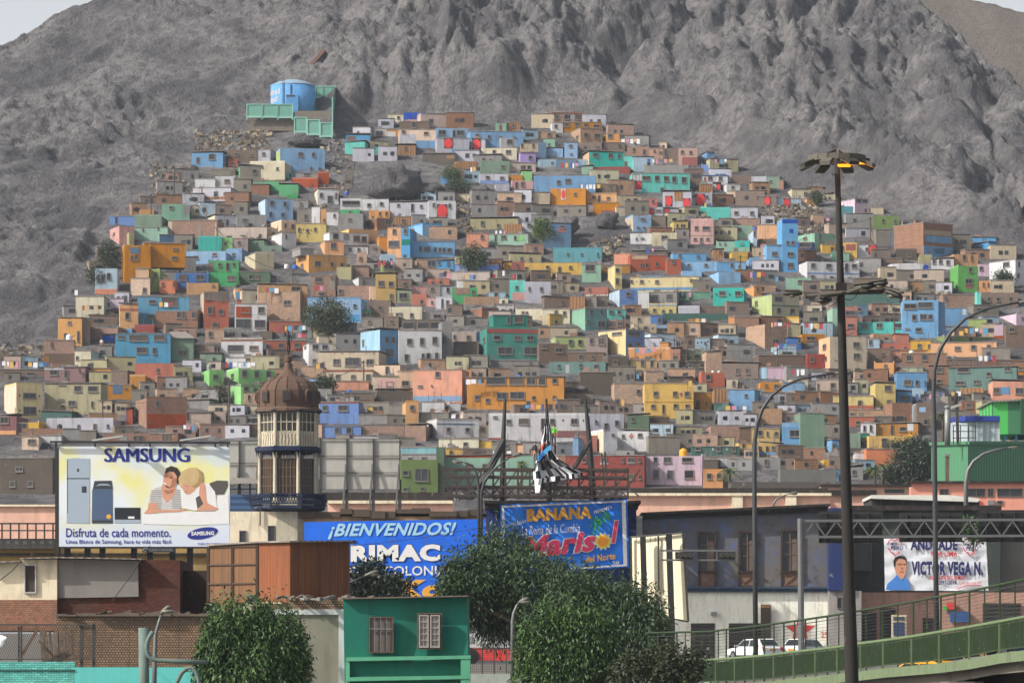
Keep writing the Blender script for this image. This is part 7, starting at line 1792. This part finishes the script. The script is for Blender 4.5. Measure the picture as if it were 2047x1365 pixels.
street_lamp('grey lamp reaching up to the left mast of the steel frame', [(963,1140),(962,985),(968,962),(985,940),(1005,924),(1022,912)], 300, .12, (.9,0,.25), DG, L=.8)
street_lamp('grey lamp among the dark leaves before the welcome sign', [(640,1230),(660,1184),(700,1163),(728,1151)], 205, .06, (.93,0,.3), L=.75)
street_lamp('thin street lamp in front of the big tree right of the green house', [(1024,1400),(1025,1240),(1027,1225),(1033,1210),(1036,1205)], 176, .1, (.85,-.2,.35), L=.5)
street_lamp('thin street lamp behind the nearest post at lower left', [(307,1420),(309,1330),(311,1268),(317,1245),(322,1228)], 150, .1, (.55,-.3,.45), L=.5)
# tall mast with two crowns of floodlights
Yt = 118; PO = paint('mast_steel', (46,44,42), .35, jit=False); RING = plain('mast_fittings', (70,66,58), .7); FLD = plain('flood_body', (52,49,44), .6); DUST = paint('dusty_metal', (98,94,86), .7, jit=False, sc_=3)
o = root('light_mast', at(1703, 1365, Yt), 'tall dark leaning light mast with two rings of floodlights, two lamps lit orange', 'light mast')
MB().tube([at(1705,1500,Yt), at(1703,1365,Yt), at(1690,930,Yt), at(1681,590,Yt), at(1673,310,Yt)], [.2,.19,.145,.105,.07], 14).build('pole', PO, o, True)
mb = MB()
for i in range(16): y = 350+i*62; x = 1673+(y-310)*.0285; sg = 1 if i%2 else -1; w_ = 6+(y-300)*.008; p = at(x,y,Yt); mb.beam(p, p+Vector((sg*w_*Yt/F*1.6,0,0)), .02); mb.beam(p+Vector((sg*w_*Yt/F*1.6,0,0)), p+Vector((sg*w_*Yt/F*1.6,0,.05)), .02)
mb.build('climbing_step', STEEL, o)
kk = Yt/F; ce = at(1673, 318, Yt); mb = MB(); n = 16; Rg = 54*kk
P = [ce+Vector((Rg*math.cos(i*2*math.pi/n), Rg*math.sin(i*2*math.pi/n), .0)) for i in range(n)]
for i in range(n): mb.beam(P[i], P[(i+1)%n], .11, 0, .16)
for i in range(0, n, 2): mb.beam(P[i], ce+Vector((0,0,20*kk)), .05)
mb.build('top_ring', DUST, o)
LITM = emit('lamp_lit', (255,150,30), 2.2); DK = plain('flood_glass', (40,40,38), .3)
for i in range(8):
    a = (i+.5)*math.pi/4; u = Vector((math.cos(a), math.sin(a), 0)); s_ = Vector((-u.y, u.x, 0)); q = ce+u*Rg*1.0-Vector((0,0,.03)); dn = (u*.85-Vector((0,0,.36))).normalized(); nn = (Vector((0,0,-1))-u*.55).normalized(); L, W = .36, .15
    c1, c2 = q-s_*W, q+s_*W; mb = MB(); hh = nn*.11
    vs = [c1, c2, c2+dn*L, c1+dn*L, c1+hh, c2+hh, c2+dn*L*1.1+hh, c1+dn*L*1.1+hh]; mb.add(vs, [(0,1,2,3),(0,4,5,1),(1,5,6,2),(2,6,7,3),(3,7,4,0)]); f_ = mb.build('floodlight', DUST if i%2 else FLD, o)
    lit = i in (5+1, 7); mb = MB(); mb.add([v+nn*.004 for v in vs[4:]], [(3,2,1,0)]); mb.build('lens', LITM if lit else DK, f_)
for px, py, w_ in ((1688,331.5,28),(1726,326,25)):     # the two burning lamps hang under the right of the ring
    q = at(px, py, Yt-.2 if px < 1700 else Yt+.1); ww = w_*kk/2; f_ = MB().box((q.x-ww,q.y-.12,q.z+.035),(q.x+ww,q.y+.2,q.z+.12)).build('floodlight', FLD, o)
    MB().add([(q.x-ww*.95,q.y-.12,q.z+.03),(q.x+ww*.95,q.y-.12,q.z+.03),(q.x+ww*.8,q.y-.02,q.z-.04),(q.x-ww*.8,q.y-.02,q.z-.04),(q.x-ww*.95,q.y+.2,q.z+.03),(q.x+ww*.95,q.y+.2,q.z+.03)], [(3,2,1,0),(4,5,2,3),(0,4,3),(1,2,5),(0,1,5,4)]).build('lens', LITM, f_)
c2 = at(1681, 582, Yt); MB().box((c2.x-10*kk,c2.y-.14,c2.z-6*kk),(c2.x+11*kk,c2.y+.14,c2.z+16*kk)).build('junction_box', PO, o)
mb = MB(); P = [c2+Vector((-70*kk,.1,-10*kk)), c2+Vector((0,-.15,-4*kk)), c2+Vector((85*kk,.1,0))]; mb.tube(P, .06, 8); mb.tube([c2+Vector((-46*kk,-.5,-14*kk)), c2+Vector((0,0,-6*kk)), c2+Vector((40*kk,-.5,4*kk))], .05, 8); mb.build('lower_arm', RING, o)
def pod(px, py, ax, L, W): 
    p = at(px, py, Yt); d = Vector(ax).normalized(); s_ = d.cross(Vector((0,0,1))).normalized(); u = s_.cross(d); mb = MB(); n = 10; vs = []; pr = ((0,.35),(.08,.7),(.4,1),(.85,.95),(1,.6))
    for t, r in pr:
        for k in range(n): a = 2*math.pi*k/n; vs.append(p+d*L*t+s_*math.cos(a)*W*r+u*(math.sin(a)*W*r*.55+.1*W))
    mb.add(vs, [(i*n+k, i*n+(k+1)%n, (i+1)*n+(k+1)%n, (i+1)*n+k) for i in range(4) for k in range(n)]+[tuple(range(n-1,-1,-1)), tuple(range(4*n,5*n))]); f_ = mb.build('floodlight', FLD, o, True)
    mb = MB(); vs = [p+d*L*t+s_*sg*W*.85+u*W*(.68) for t, sg in ((.1,-1),(.95,-1),(.95,1),(.1,1))]; mb.add(vs+[v+u*.04 for v in vs], [(4,5,6,7),(0,1,5,4),(1,2,6,5),(2,3,7,6),(3,0,4,7)]); mb.build('lid', DUST, f_)
    mb = MB(); mb.ball(p+d*L*.55-u*W*.42, W*.8, 10, sq=(1.1,1,.55)); mb.build('lens', plain('lamp_lens', (0,0,0)), f_, True)
pod(1604, 588, (-1,.1,.02), .52, .12); pod(1660, 600, (-.5,-.7,-.12), .6, .14); pod(1702, 578, (.8,-.4,.06), .62, .15); pod(1738, 572, (.75,-.3,.1), .52, .14); pod(1764, 580, (.85,-.5,-.38), .62, .15)
mb = MB(); mb.tube([at(a, b, Yt-.2) for a, b in ((1684,596),(1700,600),(1710,594),(1714,584))], .014, 5); mb.tube([at(a, b, Yt-.2) for a, b in ((1674,590),(1672,606),(1660,612))], .014, 5); mb.build('cable', BLACKM, o)
# ---- viaduct ramp with its railings
RP = [(1330,1326,1372,184),(1394,1320,1368,180),(1431,1318,1367,178),(1469,1315,1366,175),(1507,1312,1364,172),(1547,1308,1361,169),(1587,1303,1356,166),(1630,1298,1352,163),(1674,1293,1347,160),(1721,1286,1342,157),(1766,1280,1336,154),(1823,1272,1331,151),(1878,1263,1326,148),(1938,1253,1318,145),(1999,1242,1306,142),(2060,1231,1299,139),(2130,1219,1288,136)]
GP = paint('rail_green', (98,116,84), .45, jit=False, sc_=2.5); GPD = paint('rail_green_dark', (50,68,44), .5, jit=False, sc_=2.5); CUR = paint('kerb_green', (104,120,90), .85, jit=False, sc_=1.2); DECK = paint('deck_concrete', (110,106,98), .6, jit=False)
o = root('ramp', at(1700, 1365, 165), 'rising concrete road ramp with green painted edge at the lower right', 'ramp')
mb = MB(); n = len(RP); top = [at(a, c_, Y) for a, b, c_, Y in RP]; 
off = lambda p, dy, dz: p+Vector((0, dy, dz))
for i in range(n-1):
    A, B = top[i], top[i+1]; mb.add([off(A,-.1,-.32), off(B,-.1,-.32), off(B,-.1,.0), off(A,-.1,.0), off(B,.35,.02), off(A,.35,.02), off(B,.35,-.1), off(A,.35,-.1)], [(0,1,2,3),(3,2,4,5),(5,4,6,7)])
mb.build('kerb', CUR, o); mb = MB()
for i in range(n-1):
    A, B = top[i], top[i+1]; mb.add([off(A,.35,-.1), off(B,.35,-.1), off(B,9,-.1), off(A,9,-.1), off(A,1.6,-.2), off(B,1.6,-.2), off(B,9,-.5), off(A,9,-.5), off(A,1.6,-.7), off(B,1.6,-.7), off(B,8.5,-.7), off(A,8.5,-.7)], [(0,1,2,3),(4,5,9,8),(8,9,10,11),(3,2,10,11)])
mb.build('deck', DECK, o)
mb = MB()
for i in range(n-1): A, B = top[i], top[i+1]; mb.quadbox([Vector((A.x,A.y+8,-6)), Vector((B.x,B.y+8,-6)), off(B,8,-.7), off(A,8,-.7)], .5)
mb.build('under_deck_shade', plain('painted_shade', (60,58,54), .9), o)  # dark wall added under the deck, its colour stands for shade
for i in (2, 6, 10, 13): p = top[i]; MB().box((p.x-.6,p.y+1,-6),(p.x+.6,p.y+6,p.z-.75)).build('pier', DECK, o)
rt = [at(a, b, Y) for a, b, c_, Y in RP]
o = root('ramp_railing', top[1], 'low green railing with thick round rail and close bars along the ramp edge', 'railing'); MB().tube([off(p,.1,0) for p in rt], .065, 8).build('handrail', GP, o, True)
for i in range(n): MB().beam(off(top[i],.1,-.02), off(rt[i],.1,0), .075).build('post', GP, o)
for i in range(n-1):
    mb = MB(); A, B, C_, D_ = top[i], top[i+1], rt[i], rt[i+1]; g_ = Vector((0,.1,.14)); nb = 22
    for j in range(1, nb): t = j/nb; p = A.lerp(B, t)+g_; q = C_.lerp(D_, t)+Vector((0,.1,-.1)); mb.beam(p, q, .052)
    mb.beam(A.lerp(B,.03)+g_, A.lerp(B,.97)+g_, .05); mb.beam(C_.lerp(D_,.03)+Vector((0,.1,-.1)), C_.lerp(D_,.97)+Vector((0,.1,-.1)), .04); mb.build('bar_panel', GPD, o)
TF = [(1296,1264.5),(1315,1264),(1353,1263),(1387,1262.5),(1420,1261.5),(1452,1257.5),(1489,1253.5),(1528,1249),(1567,1243.5),(1610,1237.5),(1654,1231),(1700,1223),(1764,1212.5),(1826,1202),(1881,1191),(1938,1181),(1999,1168),(2060,1155),(2130,1141)]
Yf = lambda x: 190-(x-1240)*.052
tf = [at(a, b, Yf(a)) for a, b in TF]; o = root('pedestrian_fence', tf[1]-Vector((0,0,2)), 'taller olive mesh fence with slim posts behind the ramp railing', 'fence'); MB().tube(tf, .045, 8).build('top_rail', GPD, o, True)
mb = MB()
for i in range(len(tf)-1):
    for s_ in (0, .5):
        p = tf[i].lerp(tf[i+1], s_); MB().beam(p, p-Vector((0,0,2.6)), .07 if s_ == 0 else .05).build('post', GPD, o)
    A, B = tf[i], tf[i+1]; mb.beam(A-Vector((0,0,.16)), B-Vector((0,0,.16)), .03)
    for j in range(1, 17): mb.beam(A-Vector((0,0,.16+j*.13)), B-Vector((0,0,.16+j*.13)), .010)
mb.build('mesh', STEEL, o)
# ---- vehicles
def car(name, label, p, rz, col, s=1.0, taxi=False, group='cars on the street'):
    o = root(name, p, label, 'car', group, rz); PT = paint('car_'+col[0], col[1], .08, rough=.35, jit=False); GL = plain('car_glass', (34,40,46), .12); RB = plain('tyre', (28,28,28), .8); RIM = plain('rim', (140,140,142), .4, .6)
    L2, W = 2.1*s, .82*s
    def ext(prof, w0, w1, m_, nm, par=o):
        mb = MB(); n = len(prof); vs = [(x*s, -w0(z)*s, z*s) for x, z in prof]+[(x*s, w1(z)*s, z*s) for x, z in prof]
        mb.add(vs, [tuple(range(n)), tuple(range(2*n-1,n-1,-1))]+[(i+n, (i+1)%n+n, (i+1)%n, i) for i in range(n)]); ob = mb.build(nm, m_, par, local=True); ORG[ob.name] = Vector((0,0,0))
        bv = ob.modifiers.new('b', 'BEVEL'); bv.width = .05; bv.segments = 2; return ob
    bw = lambda z: .84-(.1*max(0, z-.6)); body = [(-2.1,.3),(2.05,.3),(2.1,.55),(2.0,.72),(1.0,.86),(-1.9,.9),(-2.1,.8)]
    ext(body, bw, bw, PT, 'body'); cab = [(1.05,.86),(.35,1.38),(-1.35,1.42),(-1.95,.9)]; cw = lambda z: .8-.28*(z-.86); ext(cab, cw, cw, PT, 'cabin')
    for sg in (-1, 1):
        for a, b, c, d in ((.88,.42,-.42,-.36),(-.48,-.46,-1.2,-1.12)):
            mb = MB(); vs = [(a*s,.92),(b*s if a > 0 else b*s,1.3),(d*s,1.32),(c*s,.92)]; y = lambda z: sg*(cw(z)+.012)*s
            pts = [((a-.02)*s,.92),((.33 if a > 0 else -.48)*s,1.32),((-.42 if a > 0 else -1.25)*s,1.33),((-.42 if a > 0 else -1.62)*s,.92)]
            mb.add([(x, y(z), z*s) for x, z in pts], [(0,1,2,3) if sg < 0 else (3,2,1,0)]); w_ = mb.build('side_window', GL, o, local=True)
        for x in (1.3, -1.3):
            mb = MB(); mb.tube([(x*s,sg*.62*s,.3*s),(x*s,sg*.86*s,.3*s)], .31*s, 18); w_ = mb.build('wheel', RB, o, local=True); ORG[w_.name] = Vector((0,0,0)); MB().tube([(x*s,sg*.85*s,.3*s),(x*s,sg*.875*s,.3*s)], .18*s, 14).build('rim', RIM, w_, local=True)
        MB().box((-2.13*s,sg*.72*s-.09,.62*s),(-2.0*s,sg*.72*s+.09,.86*s)).build('taillight', plain('taillight', (170,30,26), .3), o, local=True)
        MB().box((1.98*s,sg*.62*s-.16,.56*s),(2.12*s,sg*.62*s+.16,.7*s)).build('headlight', plain('headlight', (216,216,210), .2), o, local=True)
        MB().box((.8*s,sg*.88*s-.07,.9*s),(.98*s,sg*.88*s+.07,1.02*s)).build('mirror', PT, o, local=True)
    MB().add([(-1.9*s,-.68*s,.96*s),(-1.9*s,.68*s,.96*s),(-1.44*s,.58*s,1.36*s),(-1.44*s,-.58*s,1.36*s)], [(3,2,1,0)]).build('rear_window', GL, o, local=True)
    MB().add([(1.02*s,-.68*s,.93*s),(1.02*s,.68*s,.93*s),(.42*s,.58*s,1.36*s),(.42*s,-.58*s,1.36*s)], [(0,1,2,3)]).build('windscreen', GL, o, local=True)
    MB().box((-2.17*s,-.8*s,.34*s),(-2.06*s,.8*s,.5*s)).build('bumper', PT, o, local=True); MB().box((-2.15*s,-.25*s,.62*s),(-2.1*s,.25*s,.76*s)).build('number_plate', plain('plate_orange', (214,140,50), .5), o, local=True)
    if taxi: MB().box((-.3*s,-.25*s,1.43*s),(.0,.25*s,1.56*s)).build('taxi_sign', hm('wh'), o, local=True)
    return o
def gz(x, Y): return float(ground(np.array(x), np.array(float(Y))))
WHC, YEC, DKC = ('white', (222,224,226)), ('yellow', (236,164,30)), ('navy', (48,58,84))
gp = lambda px, Y: Vector(((px-CX)*Y/F, Y, gz(0, Y)))
for lb, px, Y, rz, col, dz in (('white estate car on the street before the dark shop doors, left of two', 1508, 286, math.radians(122), WHC, .25), ('white car under the painted red star, right of two', 1612, 287, math.radians(58), WHC, .25), ('yellow taxi half hidden behind the ramp railing', 1935, 232, math.radians(10), YEC, -.15), ('second yellow car end just showing behind a ramp post', 1822, 226, math.radians(170), YEC, -.55), ('dark blue car behind the ramp railing at the right edge', 2035, 240, math.radians(20), DKC, .75)):
    p = gp(px, Y); p.z += dz; car('parked_car', lb, p, rz, col)
o = root('bus', gp(975, 262)+Vector((0,0,-.2)), 'white and red bus end showing between the green house and the front tree', 'bus'); b0 = gp(975, 262)+Vector((0,0,.0))
MB().quadbox([b0+Vector((-2.4,0,1.0)), b0+Vector((1.9,0,1.0)), b0+Vector((-.2,0,2.3)), b0+Vector((-2.4,0,2.7))], 2.4).build('body', hm('wh'), o); MB().quadbox([b0+Vector((-2.4,-.02,.2)), b0+Vector((2.0,-.02,.2)), b0+Vector((1.95,-.02,.98)), b0+Vector((-2.4,-.02,.98))], 2.4).build('skirt', plain('paint_red', (0,0,0)), o)
q = b0+Vector((-1.1,-.1,.45)); MB().tube([q, q+Vector((0,.4,0))], .55, 18).build('wheel', plain('tyre', (0,0,0)), o); MB().box((b0.x-1.3,b0.y-.05,b0.z+1.3),(b0.x-.9,b0.y+.02,b0.z+1.7)).build('vent', GALV, o)
o = root('shop_front', at(985, 1330, 290), 'jumble of white and dark shop fronts glimpsed under the big tree', 'shops'); MB().pbox(935,1235,1100,1345,290,4).build('wall', paint('shop_grey', (96,98,102), .5, jit=False), o)
for i, (a, m_) in enumerate((((950,1262,975,1290),hm('wh')),((1000,1255,1012,1300),plain('shop_green', (104,160,140), .7)),((1032,1245,1060,1272),GOLD),((1035,1285,1058,1308),hm('wh')),((1010,1310,1022,1340),plain('shop_teal', (40,120,104), .7)))): MB().pbox(*a, 289.7, .2).build('shop_sign', m_, o)
o = root('street_fence', at(985, 1340, 205), 'dark mesh fence with a pale top rail right of the green house', 'fence'); mb = MB(); mb.beam(at(935,1297,205), at(1045,1295,205), .07)
for x in range(940, 1046, 24): mb.beam(at(x,1297,205), at(x,1346,205), .05)
for i in range(26): mb.beam(at(936+i*4.2,1298,205), at(936+i*4.2,1345,205), .012)
for i in range(10): mb.beam(at(936,1301+i*4.5,205), at(1044,1300+i*4.5,205), .012)
mb.build('mesh', STEEL, o)
tag(MB().pbox(941, 1346, 1420, 1440, 203, .4).build('street_wall', paint('street_wall_pale', (168,176,166), .6, jit=False, sc_=1.5)), 'stained pale low wall at the foot of the front tree', 'wall')
# ---- nearest steel post and bent pipes at lower left
PIP = paint('pipe_green_grey', (104,120,114), .35, jit=False, sc_=3); o = root('gate_post', at(288, 1420, 60), 'thick grey-green steel post with a cut top, nearest thing at lower left', 'post'); MB().tube([at(289,1460,60), at(287,1254,60)], .073, 18).build('post', PIP, o, True)
o = root('bent_pipe', at(300, 1290, 60), 'bent grey pipe curving round the nearest post and running right', 'pipe'); MB().tube([at(a, b, 59.9) for a, b in [(306,1262),(299,1272),(294,1284),(293,1298),(296,1309),(303,1316),(316,1319.5),(345,1321),(416,1323)]], .033, 10).build('pipe', PIP, o, True)
o = root('bent_pipe', at(375, 1365, 60), 'arched grey pipe end below the bent pipe', 'pipe'); MB().tube([at(a, b, 59.8) for a, b in [(340,1400),(352,1366),(362,1346),(372,1336),(382,1334),(391,1342),(397,1358),(401,1400)]], .03, 10).build('pipe', PIP, o, True)
# ---- street trees
T3 = [(54,82,36), (76,104,48), (38,60,30)]; T4 = [(48,68,38), (66,88,50), (34,52,32)]
L = [plob(*a, Y_, 1.0) for a, Y_ in (((942,1170,64,62),216),((1010,1124,60,54),218),((1075,1180,74,68),216),((1150,1192,60,50),214),((1215,1208,54,42),214),((1270,1230,52,52),213),((1302,1262,34,46),212),((1210,1252,64,44),214),((1000,1222,60,54),217),((905,1192,30,38),215))]
tree('pepper_tree', 'widest drooping dark green tree before the concert banner', 'tree', gp(1090, 216), L, 58000, .28, .075, 1.0, T4, 34, (.17,.17,.5), 'drooping street trees', .3)
L = [plob(*a, 174, .9) for a in ((1135,1258,54,44),(1085,1290,52,62),(1180,1290,58,60),(1130,1330,88,70),(1215,1350,40,60),(1075,1360,48,50))]
tree('pepper_tree', 'front bright green drooping tree in the middle of the lower edge', 'tree', Vector(((1135-CX)*174/F, 174, -5)), L, 34000, .23, .06, 1.0, T3, 34, (.12,.12,.42), 'drooping street trees', .22)
L = [plob(*a, 164, .9) for a in ((480,1250,62,38),(545,1270,50,44),(445,1302,46,52),(520,1322,80,66),(585,1325,36,56),(425,1345,36,40),(505,1375,98,54))]
tree('pepper_tree', 'bright green drooping tree at lower left before the block wall', 'tree', Vector(((505-CX)*164/F, 164, -5)), L, 40000, .22, .06, 1.0, T3, 34, (.12,.12,.42), 'drooping street trees', .25)
L = [plob(*a, 262, .8) for a in ((732,1156,28,26),(768,1168,32,22),(715,1172,22,24),(796,1174,22,13),(755,1130,12,10),(760,1186,42,12))]
tree('dark_tree', 'dark glossy tree hiding part of the welcome sign lettering', 'tree', gp(745, 262), L, 5000, .26, .15, .1, [(36,48,32),(50,62,40),(28,38,28)], 22, (.3,.3,.28), None, .2)
L = [plob(*a, 168, .8) for a in ((1320,1335,55,34),(1375,1322,30,22),(1270,1345,40,30),(1365,1350,36,28),(1345,1300,14,14))]
tree('bush', 'dark scrubby bush at the left end of the ramp railing', 'bush', Vector(((1320-CX)*168/F, 168, -2.5)), L, 5000, .2, .09, .2, [(52,62,40),(70,74,46),(42,50,36)], 20, (.22,.22,.2), None, .08)
L = [plob(*a, 250, .8) for a in ((1944,1060,12,10),(1940,1045,9,8),(1950,1072,12,8))]
tree('shrub', 'small climbing shrub between two sign backs of the gantry', 'shrub', at(1945, 1085, 250), L, 700, .22, .14, .2, T4, 16, (.25,.25,.2), None, .06)
# ---- overhead cables
CB_ = plain('cable_black', (24,24,24), .6)
for lb, P in (('thin cable sagging across the welcome sign', [(700,1091,300),(820,1078,300),(958,1055,300)]), ('cable pair running over the white dwelling roof at lower left', [(-20,1175,170),(25,1140,172),(42,1120,180)]), ('cable dropping down the red brick end of the low dwelling', [(225,1200,192),(262,1150,192),(300,1090,192)])):
    tag(MB().tube([at(*p) for p in P], .02, 5).build('cable', CB_), lb, 'cable')
# ---- hazy air
mh, nt, b = newmat('haze_air'); nt.nodes.remove(b); pv = nt.nodes.new('ShaderNodeVolumePrincipled'); pv.inputs['Color'].default_value = (.80,.88,1,1); pv.inputs['Density'].default_value = .00011; pv.inputs['Anisotropy'].default_value = .25
nt.links.new(pv.outputs[0], nt.nodes['Material Output'].inputs['Volume'])
hz = tag(MB().box((-7000,-400,-8), (7000,9500,330)).build('haze', mh), 'thin bluish haze in the air', kind='stuff')
